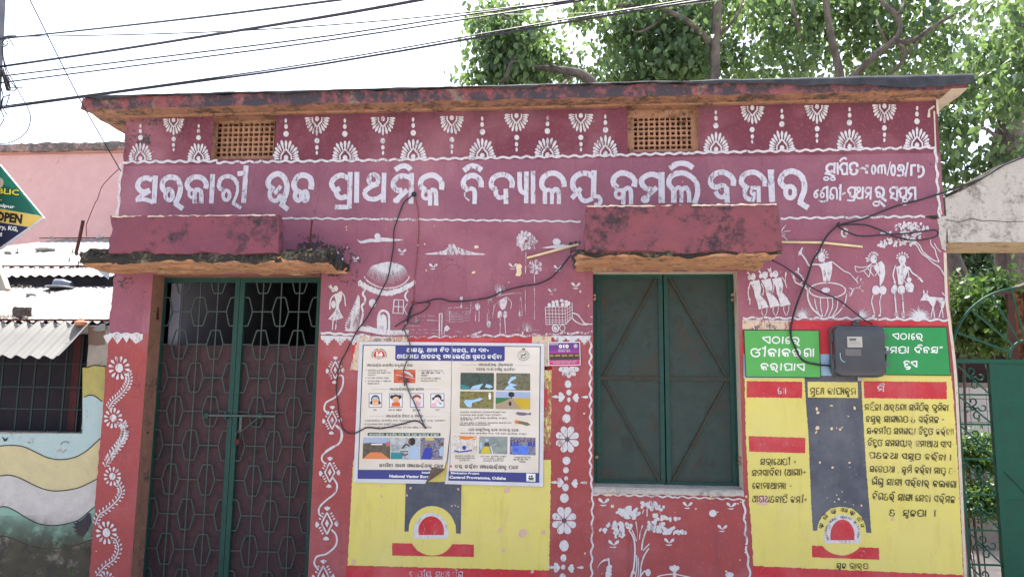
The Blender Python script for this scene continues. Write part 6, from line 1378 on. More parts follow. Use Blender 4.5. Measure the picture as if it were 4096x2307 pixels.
# ================================================================ left: low shed with tin roofs, pink house
YS = .06
shed = thing('tin_roofed_shed', 'low shed left of the school with wavy painted stripes and stepped corrugated tin roofs', 'shed', (-3.8, YS, 0))
swx1, swz0, swz1 = UX(335, 1600, YS), UZ(200, 1730, YS), UZ(200, 1330, YS)
XS0 = -6.2; xe = XL+.03
ztopw = UZ(200, 1300, YS)
mb = MB()
for x0, x1, z0, z1 in ((XS0, xe, 0, swz0), (swx1, xe, swz0, ztopw), (XS0, -5.2, swz0, ztopw), (-5.2, swx1, swz1, ztopw)): mb.box(x0, x1, YS, YS+.2, z0, z1)
M['shedwall'] = stained('grey_shed_plaster', (.34, .31, .28), (.27, .25, .23), (.10, .09, .08), .38, 4, .6)
mb.build('wall', M['shedwall'], shed)
WS = {k: stained(n_, c, c2, (.18, .15, .12), .14, 6, .5) for k, n_, c, c2 in (('b', 'pale_blue_wave_paint', (.33, .45, .48), (.38, .47, .48)), ('y', 'pale_yellow_wave_paint', (.52, .46, .27), (.46, .40, .25)), ('o', 'olive_wave_paint', (.40, .35, .12), (.33, .3, .12)), ('w', 'grey_white_wave_paint', (.50, .48, .48), (.42, .40, .40)), ('g', 'sea_green_wave_paint', (.20, .36, .30), (.25, .37, .31)))}
cur = {'B': '-300,200 0,150 300,140 560,160 610,145 650,131 690,140 740,178', 'C': '-300,560 -150,520 0,500 90,495 170,505 250,540 340,582 430,598 530,585 620,540 705,465 745,430', 'D': '-300,760 -150,730 0,716 70,711 150,735 250,785 340,818 430,825 540,810 600,790 672,755 740,720', 'E': '-300,990 -150,960 0,941 50,942 120,975 200,1025 290,1065 400,1075 500,1060 580,1030 655,965 740,900', 'F': '-300,1190 -150,1165 0,1152 60,1160 150,1195 250,1230 350,1242 460,1235 560,1215 630,1190 720,1160'}
cur = {k: [(x*K, 1507+y*K) for x, y in smooth(pts_(v), 4)] for k, v in cur.items()}
A_ = [(x*K, 760+y*K) for x, y in smooth(pts_('-300,1300 300,1290 560,1288 635,1284 680,1270 740,1276 780,1280'), 3)]
PX1 = min(400, 1e9)
def band(top, bot, mat, nm):
    p = P(y=YS, lift=.003); q = top+bot[::-1]; vs = []
    # quads between resampled curves, skipping the window
    def yat(c, x):
        for i in range(len(c)-1):
            if c[i][0] <= x <= c[i+1][0]: t = (x-c[i][0])/(c[i+1][0]-c[i][0]+1e-9); return c[i][1]+(c[i+1][1]-c[i][1])*t
        return c[0][1] if x < c[0][0] else c[-1][1]
    xs = [-150+i*6 for i in range(96)]; wl = 333
    for i in range(len(xs)-1):
        a, b = xs[i], xs[i+1]
        for lo, hi in ((0, 0),):
            ta, tb, ba_, bb = yat(top, a), yat(top, b), yat(bot, a), yat(bot, b)
            if b <= wl: ta, tb = max(ta, 1733), max(tb, 1733)
            if ba_ <= ta and bb <= tb: continue
            ba_, bb = max(ba_, ta), max(bb, tb)
            p.mb.add([p._p((a, ta), 0), p._p((b, tb), 0), p._p((b, bb), 0), p._p((a, ba_), 0)], [(0, 1, 2, 3)])
    # weld
    me = p.mb.mesh(nm); bm = bmesh.new(); bm.from_mesh(me); bmesh.ops.remove_doubles(bm, verts=bm.verts, dist=1e-5); bm.to_mesh(me); bm.free(); link(nm, me, mat, shed)
band(A_, cur['B'], WS['o'], 'painted_wave'); band(cur['B'], cur['C'], WS['b'], 'painted_wave'); band(cur['C'], cur['D'], WS['y'], 'painted_wave'); band(cur['D'], cur['E'], WS['w'], 'painted_wave'); band(cur['E'], cur['F'], WS['g'], 'painted_wave')
for c in [A_]+list(cur.values()):
    q = [z for z in c if (z[0] > 334 or z[1] > 1735) and z[0] > -150]
    p = P(y=YS, lift=.0045); p.s_(4.5, q, sm=False); p.mb.build('painted_line', M['bblack'], shed)
p = P(c7, YS, lift=.0055); p.poly('655,985 665,1050 640,1110 610,1150 585,1168 590,1145 570,1165 572,1140 552,1150 560,1125 535,1120 553,1105 525,1085 550,1080 530,1060 560,1055 545,1045 575,1045 610,1020 640,985'); p.poly('12,432 38,448 60,434 50,462 30,468'); p.mb.build('painted_palm', flat('dark_blue_paint', (.03, .03, .06), .8), shed)
p = P(c7, YS, lift=.0055); p.s_(5, '440,490 450,475 475,468 500,478'); p.mb.build('painted_bird', M['bblack'], shed)
def dirt_mat():
    t = NT('damp_dirt'); t.fin(t.mix(t.ramp(t.noise(12, 5), .3, .7), (.10, .085, .06), (.045, .045, .04)), .95)
    sep = t.n('ShaderNodeSeparateXYZ'); t.l(t.pos, sep.inputs[0])
    t.alpha(t.math('MULTIPLY', t.ramp(t.noise(6, 6, .75), .33, .5), t.ramp(t.math('ADD', sep.outputs[2], t.math('MULTIPLY', t.noise(4, 3), .25)), .78, .48))); return t.m
M['dirt'] = dirt_mat()
p = P(c7, YS, lift=.0062); p.poly('-250,1010 740,990 700,1500 -250,1500'); p.mb.build('dirt_stain', M['dirt'], shed)
p = P(c4, YS, lift=.0030); p.poly('640,990 760,990 760,1120 700,1128 640,1120'); p.mb.build('bare_patch', flat('brown_bare_mortar', (.17, .11, .085), .9), shed)
# barred window
mb = MB(); mb.box(-5.2, swx1, YS+.19, YS+.198, swz0, swz1); mb.build('window_pane', plain('unlit_room_pane', (.014, .014, .024), (.022, .016, .024), 4), shed)  # sheet behind the bars; the unlit room's darkness is put into its colour
M['bar'] = plain('dark_green_bars', (.008, .028, .028), (.014, .026, .028), 30, .6)
for px in (-60, 10, 80, 140, 200, 262, 322):
    mb = MB(); x = UX(px, 1500, YS+.1); mb.bar((x, YS+.1, swz0), (x, YS+.1, swz1), .012, .010); mb.build('window_bar', M['bar'], shed)
for py in (1548, 1636, 1455):
    mb = MB(); z = UZ(200, py, YS+.092); mb.bar((-5.2, YS+.092, z), (swx1, YS+.092, z), .012, .008); mb.build('window_bar', M['bar'], shed)
mb = MB(); x = UX(300, 1500, YS+.15); mb.box(x-.03, x+.03, YS+.15, YS+.17, swz0, swz1); mb.build('inner_frame', plain('dark_red_frame', (.08, .018, .022), (.05, .015, .02), 9), shed)

def corrugated(name, parent, x0, x1, a, b, amp=.018, pitch=.075, mat=None, wob=.0, kind_trap=False):
    """sheet from low edge a=(y,z) to high edge b=(y,z)"""
    n = int((x1-x0)/pitch*6); d = Vector((0, b[0]-a[0], b[1]-a[1])); nrm = Vector((0, -d.z, d.y)).normalized(); m = 5; vs = []
    for j in range(m+1):
        t = j/m
        for i in range(n+1):
            x = x0+(x1-x0)*i/n; ph_ = 2*math.pi*(x)/pitch; h = amp*math.sin(ph_)
            q = Vector((x, a[0]+d.y*t, a[1]+d.z*t))+nrm*h
            if wob: q += Vector((0, 0, wob*noise.noise(Vector((x*1.3, t*2, 3)))))
            vs.append(q)
    mb = MB(); mb.add(vs, [(j*(n+1)+i, j*(n+1)+i+1, (j+1)*(n+1)+i+1, (j+1)*(n+1)+i) for j in range(m) for i in range(n)])
    return mb.build(name, mat or M['tin'], parent, True)
xr = XL+.02
def zat(py, y): return UZ(250, py, y)
# awning over the barred window
for i in range(3):
    a0 = -5.6+i*.75; corrugated('corrugated_sheet', shed, a0, min(a0+.76, UX(243, 1385, -.24)), (-.24-.002*i, zat(1432, -.24)+.003*i), (YS+.02, zat(1292, YS)+.003*i), .016, .105, wob=.01)
# roof one: just behind the wall
def roof_row(y0, py0, y1, py1, amp, pitch, sheets, name='corrugated_sheet', x1=None):
    z0, z1 = zat(py0, y0), zat(py1, y1); X1 = x1 or xr; n = len(sheets); x = X1
    for i, wd in enumerate(sheets):
        corrugated(name, shed, x-wd, x+.04*(i > 0), (y0+.004*i, z0+.004*(i % 2)), (y1, z1+.004*(i % 2)), amp, pitch, wob=.008); x -= wd
roof_row(.10, 1288, 1.75, 1148, .011, .075, (.62, .84, .84, .84))
roof_row(1.72, 1104, 2.55, 1072, .011, .10, (1.1, 1.0, 1.0))
roof_row(2.50, 1068, 6.3, 958, .012, .12, (1.5, 1.2, 1.2, 1.2))
mb = MB()
for y0, py in ((.085, 1286), (2.48, 1068), (6.3, 955)): z = zat(py, y0); mb.bar((-9, y0, z+.012), (xr+.0, y0, z+.012), .014, .014)
mb.build('purlin', M['rust'], shed)
mb = MB(); mb.box(-9, xr, 1.80, 1.86, 1.2, zat(1100, 1.80)); mb.box(-9, xr+.0, 2.62, 2.66, 1.2, zat(1066, 2.6)-.03); mb.build('gap_shade_board', M['dark'], shed)  # near-black boards; the gap's shade under the tin roofs is in the colour
# gutters/lines lying on the upper roof
def onroof(px, py, lvl):
    y0, p0, y1, p1 = {1: (.10, 1288, 1.75, 1148), 2: (1.72, 1104, 2.55, 1072), 3: (2.5, 1068, 6.3, 958)}[lvl]
    z0, z1 = zat(p0, y0), zat(p1, y1); sl_ = (z1-z0)/(y1-y0); lo, hi = y0, y1
    for _ in range(30):
        m_ = (lo+hi)/2; z = UZ(px, py, m_)
        if z > z0+sl_*(m_-y0): lo = m_
        else: hi = m_
    # ray above the roof plane close to the camera, below it further on
    q = U(px, py, (lo+hi)/2); return Vector((q.x, q.y, z0+sl_*(q.y-y0)+.015))
def bolt(px, py, lvl, s=1.0):
    q = onroof(px, py, lvl); mb = MB(); mb.lathe(q, [(.022*s, -.012), (.022*s, 0), (.006*s, .006), (.006*s, .05*s)], 7); mb.build('roof_bolt', M['rust'], shed)
for px, py, l_ in ((198,1176,1),(396,1182,1),(68,1014,3),(290,1014,3),(278,1048,3),(312,1066,3)): bolt(px, py, l_, .5 if l_ == 1 else 1.0)
def stone(px, py, lvl, r, lb, mat=None, sq=(1, 1, .55)):
    q = onroof(px, py, lvl); bm = bmesh.new(); bmesh.ops.create_icosphere(bm, subdivisions=2, radius=r)
    for v in bm.verts: v.co = Vector((v.co.x*sq[0], v.co.y*sq[1], v.co.z*sq[2]))*(1+.35*noise.noise(v.co*(3/r)*.4+Vector((px, 0, 0))))
    me = bpy.data.meshes.new('stone'); bm.to_mesh(me); bm.free(); o = link('stone', me, mat or M['conc']); o.location = q+Vector((0, 0, r*.2)); tag(o, lb, 'stone')
stone(183, 1006, 3, .10, 'pale stone lying on the topmost white tin roof', sq=(1.5, .8, .5)); stone(123, 1186, 1, .035, 'small flat stone on the lower white tin roof', sq=(1.5, .8, .5)); stone(29, 1018, 3, .05, 'tiny stone near the signboard on the topmost tin roof'); stone(210, 951, 3, .05, 'small pebble at the top edge of the upper tin roof'); stone(400, 945, 3, .06, 'stone at the foot of the pink wall near the school corner')
# brick
q = onroof(86, 1274, 1); mb = MB(); me = rough_box(-.055, .055, -.04, .04, -.01, .075, .02, .006, 20, 5, .8); o = link('brick', me, stained('broken_brick', (.12, .09, .08), (.09, .075, .07), (.06, .05, .05), .5, 14)); o.location = q; tag(o, 'broken grey brown brick at the lower edge of the white tin roof', 'brick')
def bits():
    mb = MB(); r = random.Random(4)
    for i in range(60):
        px = r.uniform(-40, 120); q = onroof(px, r.uniform(1268, 1287), 1)+Vector((0, 0, .005)); a = r.uniform(0, 3.1); L = r.uniform(.02, .06); mb.bar(q, q+Vector((L*math.cos(a), L*math.sin(a)*.4, r.uniform(0, .02))), .006, .003)
    for i in range(30):
        px = r.uniform(40, 130); q = onroof(px, r.uniform(1150, 1163), 1)+Vector((0, 0, .005)); a = r.uniform(0, 3.1); L = r.uniform(.02, .07); mb.bar(q, q+Vector((L*math.cos(a), L*math.sin(a)*.4, r.uniform(0, .02))), .006, .003)
    o = mb.build('dry_litter', plain('dry_leaf_litter', (.36, .32, .25), (.2, .17, .13), 20)); o['kind'] = 'stuff'
    o['label'] = 'dry twigs and litter lying on the tin roof'; o['category'] = 'litter'
bits()
q = onroof(252, 1158, 1); lm = thing('broken_lamp_shade', 'grey dome shaped lamp cover lying on its side on the lower tin roof', 'lamp cover', q+Vector((0, 0, .02)))
mb = MB()
n = 14
vs = []
for j in range(7):
    t = j/6; r_ = .062*(1-.12*t) if j < 4 else .062*(.88-.30*(t-.5)*2)
    for i in range(n+1): a = math.pi*i/n; vs.append((-.085+.17*t, -.0+r_*math.cos(a)*.8, r_*math.sin(a)*1.15))
mb.add([(q.x+x, q.y+y, q.z+.02+z) for x, y, z in vs], [(j*(n+1)+i, j*(n+1)+i+1, (j+1)*(n+1)+i+1, (j+1)*(n+1)+i) for j in range(6) for i in range(n)])
mb.build('lamp_cover', plain('grey_aluminium', (.20, .22, .27), (.14, .15, .19), 10, .5, .4, .1), lm, True)
mb = MB(); mb.lathe((q.x-.02, q.y-.02, q.z), [(.0, -.006), (.12, -.006), (.13, .004), (.125, .012), (.0, .012)], 18); mb.build('rim', plain('pale_aluminium', (.34, .34, .35), (.25, .25, .26), 10, .5, .4, .1), lm)
q = onroof(330, 1292, 1); q = Vector((UX(330, 1296, YS), YS-.02, zat(1297, YS)+.01)); mb = MB(); mb.lathe(q, [(.012, .022), (.016, .03), (.02, .02), (.045, .006), (.038, -.016), (.02, -.022)][::-1], 12); o = mb.build('clay_pot_lid', plain('terracotta', (.48, .20, .12), (.38, .16, .1), 20)); tag(o, 'small terracotta lid sitting on the edge of the tin awning', 'pot lid')
# chipped white tin flap between awning and school
mb = MB(); mb.add([CU(n6, *z, YS-.02) for z in ((1165,880),(1215,835),(1280,800),(1330,800),(1330,885),(1270,898),(1200,895))], [tuple(range(7))]); mb.build('tin_flap', M['tin'], shed)
mb = MB(); mb.add([CU(n6, *z, 1.70) for z in ((1235,112),(1395,98),(1385,170),(1372,245),(1330,215),(1240,145))], [tuple(range(6))]); mb.build('ridge_flap', plain('bluish_tin', (.35, .40, .44), (.5, .52, .55), 12, .4), shed)

# pink house behind
YP = 6.6
house = thing('pink_house', 'pale pink rendered house wall with mouldy parapet behind the tin roofs', 'building', (-6, YP, 0))
mb = MB(); mb.box(-14, UX(700, 700, YP), YP, YP+5, 0, zat(600, YP)); mb.build('wall', M['pink'], house)
me = rough_box(-14, UX(700, 700, YP), YP-.12, YP+.3, zat(602, YP-.12), zat(570, YP-.12), .06, .02, 4, 41, .5); link('parapet', me, M['pinkedge'], house)
mb = MB(); mb.box(-14, UX(700, 700, YP), YP-.05, YP, zat(616, YP), zat(602, YP)-.005); mb.build('ledge', plain('orange_pink_ledge', (.48, .24, .20), (.40, .22, .19), 5), house)

# ================================================================ street pole, signboard and overhead lines
YPO = -1.6
pole = thing('utility_pole', 'grey concrete utility pole at the left edge carrying the overhead lines', 'pole', (UX(-45, 1500, YPO), YPO, 0))
mb = MB(); a_ = U(23, 0, YPO); b_ = U(2, 440, YPO); 
wd = .17; top = a_+(a_-b_)*2.2; bot = b_+(b_-a_)*((b_.z)/(a_.z-b_.z))
def sq(cn, s): return [(cn.x-s*2, YPO-s*2, cn.z), (cn.x, YPO-s*2, cn.z), (cn.x, YPO, cn.z), (cn.x-s*2, YPO, cn.z)]
mb.add(sq(bot, .11)+sq(top, .07), [(0,1,2,3),(7,6,5,4),(0,4,5,1),(1,5,6,2),(2,6,7,3),(3,7,4,0)]); mb.build('shaft', plain('weathered_pole_concrete', (.18, .19, .21), (.12, .13, .15), 8, .9), pole)
mb = MB(); mb.tube([CU(c1, 25, 505, YPO), CU(c1, 45, 580, YPO), CU(c1, 62, 655, YPO)], [.012, .014, .012], 8); mb.build('splice', M['wire'], pole, True)
mb = MB(); mb.tube([CU(c1, 0, 283, YPO), CU(c1, 60, 270, YPO), CU(c1, 118, 264, YPO)], [.006, .009, .006], 7); mb.build('insulated_joint', M['wire'], pole, True)
for q in ('22,340 40,335 58,315 50,295 30,292 20,310 35,330', '18,340 30,470 60,560 105,625 118,640 100,662 60,640 30,560 10,500', '10,640 22,700 15,760 30,800 55,838', '72,680 60,720 45,768', '70,690 30,705 12,730 8,800 30,860 0,915', '45,270 80,300 98,338', '70,636 168,638'):
    mb = MB(); mb.tube([CU(c1, x, y, YPO-.03) for x, y in smooth(pts_(q), 3)], .0028, 5); mb.build('loose_wire', M['wire'], pole, True)
cable('cable', 'thin cable looping down from the pole in front of the sky', [(c1, '15,350 20,400 48,500 95,590 150,690 195,770 218,830 220,880 200,945 160,990 110,1020 50,1040 -20,1042', YPO-.03)], .0028, M['wireg'])
def over(lb, pts, r, mat='wire', k=3):
    return cable('overhead_cable', lb, pts, r, M[mat], 'overhead cable', 5, k, 'overhead lines from the utility pole')
over('topmost overhead cable, leaving the left edge at the bracket and rising out of frame', [(-30,160,YPO),(470,107,-2.2),(935,54,-2.7),(1500,-18,-3.1)], .0044)
over('thin overhead cable running flat across from the pole bracket then behind the tree top', [(20,148,YPO),(500,140,-1.9),(960,124,-2.1),(1400,95,-2.2),(1851,53,-2.3),(2300,0,-2.4)], .0030)
over('thickest black overhead cable crossing the sky', [(-30,272,YPO),(469,200,-2.0),(981,119,-2.4),(1400,51,-2.7),(1800,-22,-2.9)], .0062)
over('upper of the two parallel thin overhead cables above the roof', [(-30,310,YPO),(650,228,-1.8),(1350,140,-2.0),(1912,54,-2.1),(2500,-20,-2.2)], .0040)
over('lower of the two parallel thin overhead cables above the roof', [(-30,336,YPO),(650,250,-1.8),(1300,164,-2.0),(2006,55,-2.1),(2500,-25,-2.2)], .0040)
over('upper strand of the lowest overhead pair, passing just above the roof corner', [(-30,431,YPO),(650,340,-1.75),(1300,246,-1.9),(2237,83,-2.1),(2950,-30,-2.2)], .0036)
over('lower thicker strand of the lowest overhead pair, passing just above the roof corner', [(-30,438,YPO),(650,346,-1.75),(1300,256,-1.9),(2237,95,-2.1),(3000,-28,-2.2)], .0052)
over('hair-thin grey line sagging in front of the left tree cluster', [(1380,-8,-1.6),(1500,18,-1.6),(1686,41,-1.6),(1962,57,-1.6),(2293,55,-1.6),(2700,25,-1.6),(3000,-15,-1.6)], .0018, 'wireg')
cable('guy_wire', 'thin steel stay wire slanting down from the top edge to the school corner', [(100,-40,-1.2),(237,237,-.9),(331,419,-.5),(470,662,-.06),(478,676,-.04)], .0038, M['wire'], 'wire')
# signboard
YB = -1.55
sg = thing('school_signboard', 'diamond shaped green, yellow and navy school signboard reading OPEN at the left edge', 'signboard', (UX(-100, 1000, YB), YB, UZ(0, 1000, YB)))
n5p = [(-575, 700), (0, 62), (578, 765), (0, 1175)]
def N5(q): return [cp(n5, *z) for z in q]
def sgp(fn, nm, mat, lift): return BP(sg, YB, n5, fn, nm, mat, lift)
mb = MB(); mb.prism([(U(*z, YB).x, U(*z, YB).z) for z in N5([(-480, 640), (-5, 58), (580, 765), (-5, 1182)])], YB, YB+.012); mb.build('sign_panel', M['vborder'], sg)
sgp(lambda p: p.poly('-470,635 -5,75 560,745 -5,590 -460,560'), 'green_field', flat('teal_green_print', (.012, .19, .12)), .0008)
sgp(lambda p: p.poly('-470,600 0,310 130,360 250,430 340,520 410,620 462,722 0,640 -470,640'), 'dark_green_field', flat('dark_green_sign_print', (.010, .11, .08)), .0014)
sgp(lambda p: p.poly('-470,570 0,640 562,748 388,882 0,820 -470,700'), 'yellow_band', flat('mustard_sign_print', (.62, .44, .11)), .0020)
sgp(lambda p: p.poly('-470,740 0,824 378,886 0,1150'), 'navy_field', flat('navy_sign_print', (.020, .022, .060)), .0014)
ylw = flat('yellow_sign_lettering', (.72, .66, .05))
sgp(lambda p: (latin(p, 'BLIC', -46, 442, 252, 470, 74, .09), latin(p, 'L', -38, 528, 28, 540, 62, .09)), 'lettering_outline', M['bblack'], .0026); sgp(lambda p: (latin(p, 'BLIC', -42, 438, 248, 466, 70, .03), latin(p, 'L', -34, 524, 24, 536, 56, .03)), 'lettering', ylw, .0032)
sgp(lambda p: (latin(p, 'alpur', -12, 612, 192, 640, 40, .04), latin(p, 'ry, KG,', -10, 905, 236, 938, 52, .04), latin(p, 'I', -4, 1002, 22, 1006, 44, .05)), 'lettering', M['bwhite'], .0028)
sgp(lambda p: latin(p, 'OPEN', -62, 790, 284, 836, 112, .05), 'lettering', M['bblack'], .0030)
sgp(lambda p: p.ell(0, 300, 48, 68), 'printed_portrait', flat('pale_print', (.55, .45, .36)), .0030)
p_ = [(0, 50), (45, 110), (75, 190), (105, 260), (142, 370), (100, 398), (40, 385), (-60, 400), (-120, 50)]
mb = MB(); mb.prism([(CU(n6, x, y, YB+.06).x, CU(n6, x, y, YB+.06).z) for x, y in p_], YB+.02, YB+.06); mb.build('support_flange', plain('dusty_pale_plate', (.42, .40, .36), (.34, .30, .25), 6), sg)

# ================================================================ right: gate arch, gate, yard
arch = thing('gate_arch', 'grey weathered concrete gate lintel with pitched top beside the school', 'gate arch', (XR+.3, .1, 0))
ax0 = XR+.014; az = UZ(3900, 969, .0)
top_ = [CU(c3, x, y, .0) for x, y in ((2040,1352),(2150,1300),(2250,1245),(2350,1185),(2450,1125),(2576,1075))]
prof = [(ax0, az)]+[(ax0, top_[0].z)]+[(v.x, v.z) for v in top_ if v.x > ax0+.01]+[(4.2, top_[-1].z+.45), (4.2, az)]
mb = MB(); mb.prism([q for q in prof], .0, .42); o = mb.build('lintel', M['conc'], arch)
o.data.materials.append(M['concy'])
for p__ in o.data.polygons:
    if p__.normal.z < -.7: p__.material_index = 1
mb = MB(); mb.add([(prof[i][0], -.004, prof[i][1]-.012) for i in range(1, len(prof)-1)]+[(prof[i][0], -.004, prof[i][1]+.012) for i in range(1, len(prof)-1)]+[(prof[i][0], .43, prof[i][1]+.012) for i in range(1, len(prof)-1)],
   [(i, i+1, i+len(prof)-1, i+len(prof)-2) for i in range(len(prof)-3)]+[(i+len(prof)-2, i+len(prof)-1, i+2*(len(prof)-2)+1, i+2*(len(prof)-2)) for i in range(len(prof)-3)]); mb.build('coping', M['slab'], arch)
p = P(c6, 0, lift=.003); p.s_(4, '1965,215 2010,222 2060,230 2110,222 2170,208 2230,225 2300,222 2400,230 2539,228'); p.mb.build('crack', M['bblack'], arch)
mb = MB(); mb.box(3.62, 4.0, .0, .42, 0, az); mb.build('pier', M['conc'], arch)
mb = MB(); mb.box(ax0-.0, UX(3826, 1500, .3), .252, .42, 0, az); mb.build('reveal', M['limes'], arch) if 0 else None

YG = .34
gate = thing('yard_gate', 'green metal gate with solid sheet, scrollwork strip and sunburst top right of the school', 'gate', (UX(3950, 2000, YG), YG, 0))
M['gate'] = stained('green_gate_enamel', (.008, .085, .055), (.012, .070, .048), (.02, .04, .03), .16, 4, .15, .45)
def G(x, y, d=YG): return U(x, y, d)
gx0, gx1, gx2 = UX(3840, 1900, YG), UX(3990, 1900, YG), 3.6
gzt = UZ(3900, 1436, YG)
mb = MB(); mb.box(gx0-.022, gx0+.022, YG-.02, YG+.02, .05, gzt); mb.box(gx1-.012, gx1+.03, YG-.02, YG+.02, .05, gzt-.03); mb.box(gx0+.022, gx2, YG-.019, YG+.019, gzt-.028, gzt); mb.box(gx0+.022, gx1-.012, YG-.018, YG+.018, .05, .09); mb.build('gate_frame', M['gate'], gate)
mb = MB(); mb.box(gx1+.03, gx2, YG-.004, YG+.002, .06, gzt-.028); mb.build('sheet_panel', M['gate'], gate)
zs_ = [UZ(3900, py, YG) for py in (1578, 1696, 1835, 1977, 2118, 2256)]+[UZ(3900, 2400, YG)]
for z in zs_:
    mb = MB(); mb.box(gx0+.022, gx1-.012, YG-.006, YG+.006, z-.006, z+.006); mb.build('cross_bar', M['gate'], gate)
scr = MB()
cells = list(zip([gzt-.03]+zs_[:-1], zs_))
cw = gx1-gx0-.034; ch0 = zs_[1]-zs_[2]
sm_ = MB()
def spiral(cx, cz, r, a0, turns, sgn):
    return [(cx+r*(1-.62*t)*math.cos(a0+sgn*turns*2*math.pi*t), 0, cz+r*(1-.62*t)*math.sin(a0+sgn*turns*2*math.pi*t)) for t in [i/12 for i in range(13)]]
for s1, s2 in ((1, 1), (-1, -1)):
    c_ = (.012*s1, 0, -.004*s1)
    sm_.tube([(0, 0, 0)]+spiral(-.012*s1, .050*s1, .030, -math.pi/2 if s1 > 0 else math.pi/2, .85, 1), .0055, 5)
    sm_.tube([(0, 0, 0)]+spiral(.052*s1, .010*s1, .030, math.pi if s1 > 0 else 0, .85, 1), .0055, 5)
scme = sm_.mesh('scroll'); scme.materials.append(M['gate'])
for p__ in scme.polygons: p__.use_smooth = True
for i, (za, zb) in enumerate(cells):
    mb = MB(); mb.bar((gx0+.022, YG, za-.006), (gx1-.012, YG, zb+.006), .010, .006, (0, 1, 0)); mb.build('diagonal_bar', M['gate'], gate)
    o = bpy.data.objects.new('scroll', scme); COL.objects.link(o); o.parent = gate; o.location = Vector(((gx0+gx1)/2+.003, YG-.006, (za+zb)/2+.006))-Vector(gate.location)
# sunburst over the gate
cxg, czg = UX(4120, 1432, YG), gzt
def arcpts(r, a0, a1, n=16): return [(cxg+r*math.cos(math.radians(a0+(a1-a0)*i/n)), YG, czg+r*.98*math.sin(math.radians(a0+(a1-a0)*i/n))) for i in range(n+1)]
rr = cxg-gx0; 
mb = MB(); mb.tube(arcpts(rr, 180, 90), .009, 6); mb.tube(arcpts(rr*.27, 180, 90, 8), .009, 6); mb.build('arch_ring', M['gate'], gate, True)
for a in (158, 136, 116, 100):
    a = math.radians(a); mb = MB(); mb.bar((cxg+rr*.27*math.cos(a), YG, czg+rr*.265*math.sin(a)), (cxg+rr*math.cos(a), YG, czg+rr*.98*math.sin(a)), .012, .006, (0, 1, 0)); mb.build('ray', M['gate'], gate)
# sheet seams
mb = MB(); z = UZ(4050, 2003, YG); mb.box(gx1+.03, gx2, YG-.012, YG-.004, z-.008, z+.008); mb.bar(CU(c9, 2375, 660, YG-.01), CU(c9, 2560, 850, YG-.01), .008, .004, (0, 1, 0)); mb.build('stiffener', M['gate'], gate)

# yard beyond the gate: pavement, low tiled wall, brown shed
mb = MB(); mb.add([(2.4, .5, .006), (6, .5, .006), (6, 3.2, .006), (2.4, 3.2, .006)], [(0,1,2,3)]); structure(mb.build('yard_paving', plain('pale_yard_concrete', (.52, .48, .42), (.45, .42, .37), 3)))
tw = thing('tiled_wall', 'grey tiled wall seen through the scrollwork strip of the gate', 'wall', (3.2, 2.9, 0))
YT = 2.9; tx0, tx1 = UX(3815, 1650, YT), 5.5; tz0, tz1 = UZ(3900, 1735, YT), UZ(3900, 1530, YT)
mb = MB(); mb.box(tx0, tx1, YT+.012, YT+.2, 0, tz1); mb.build('wall_core', M['shedwall'], tw)
ts = .165; tile = MB(); tile.box(.003, ts-.003, 0, .0118, .003, ts*.72-.003); tm = tile.mesh('tile'); tm.materials.append(plain('grey_wall_tile', (.58, .59, .60), (.50, .51, .53), 3, .4))
x = tx0
while x < tx1-ts:
    z = tz0
    while z < tz1-.05: o = bpy.data.objects.new('tile', tm); COL.objects.link(o); o.parent = tw; o.location = Vector((x, YT, z))-Vector(tw.location); z += ts*.72
    x += ts
bs = thing('brown_shed', 'dark brown shed wall behind the gate sunburst', 'shed', (3.6, 3.4, 0))
YB2 = 3.4; mb = MB(); mb.box(UX(3800, 1450, YB2), 6.5, YB2, YB2+1.0, 0, UZ(3900, 1385, YB2)); mb.build('wall', plain('dark_maroon_shed_wall', (.060, .030, .032), (.04, .025, .028), 4), bs)
mb = MB(); mb.box(UX(3798, 1450, YB2)-.05, 6.6, YB2-.12, YB2+1.2, UZ(3900, 1384, YB2), UZ(3900, 1368, YB2)); mb.build('roof', plain('brown_roof_edge', (.12, .07, .05), (.09, .05, .04), 8), bs)
ru = thing('rusty_kiosk', 'rusty corrugated kiosk corner at the right edge behind the gate', 'kiosk', (3.3, 1.2, 0))
YR = 1.2; rx_ = UX(4035, 1300, YR); rz = UZ(4060, 1170, YR)
M['rusts'] = stained('rusty_orange_sheet', (.30, .13, .06), (.20, .08, .05), (.05, .025, .02), .5, 6, .4, third=(.45, .30, .18))
corrug = MB(); n = 60; vs = []
for i in range(n+1): x = rx_+(4.4-rx_)*i/n; vs += [(x, YR+.012*math.sin(i*1.5), 0), (x, YR+.012*math.sin(i*1.5), rz)]
corrug.add(vs, [(2*i, 2*i+2, 2*i+3, 2*i+1) for i in range(n)]); corrug.build('rusty_sheet', M['rusts'], ru, True)
mb = MB(); mb.box(rx_-.02, rx_+.03, YR-.05, YR-.02, 0, rz+.02); mb.box(rx_+.12, rx_+.15, YR-.05, YR-.02, 0, rz); mb.build('post', plain('dark_brown_post', (.09, .04, .035), (.06, .03, .03), 9), ru)
mb = MB(); mb.add([(rx_-.03, YR-.1, rz-.02), (4.5, YR-.1, rz+.34), (4.5, YR+.12, rz+.34), (rx_-.03, YR+.12, rz-.02), (rx_-.03, YR-.1, rz+.01), (4.5, YR-.1, rz+.37), (4.5, YR+.12, rz+.37), (rx_-.03, YR+.12, rz+.01)], [(0,1,2,3),(7,6,5,4),(0,4,5,1),(3,0,4,7)]); mb.build('roof', plain('dark_rusty_roof', (.10, .05, .04), (.06, .035, .03), 9), ru)

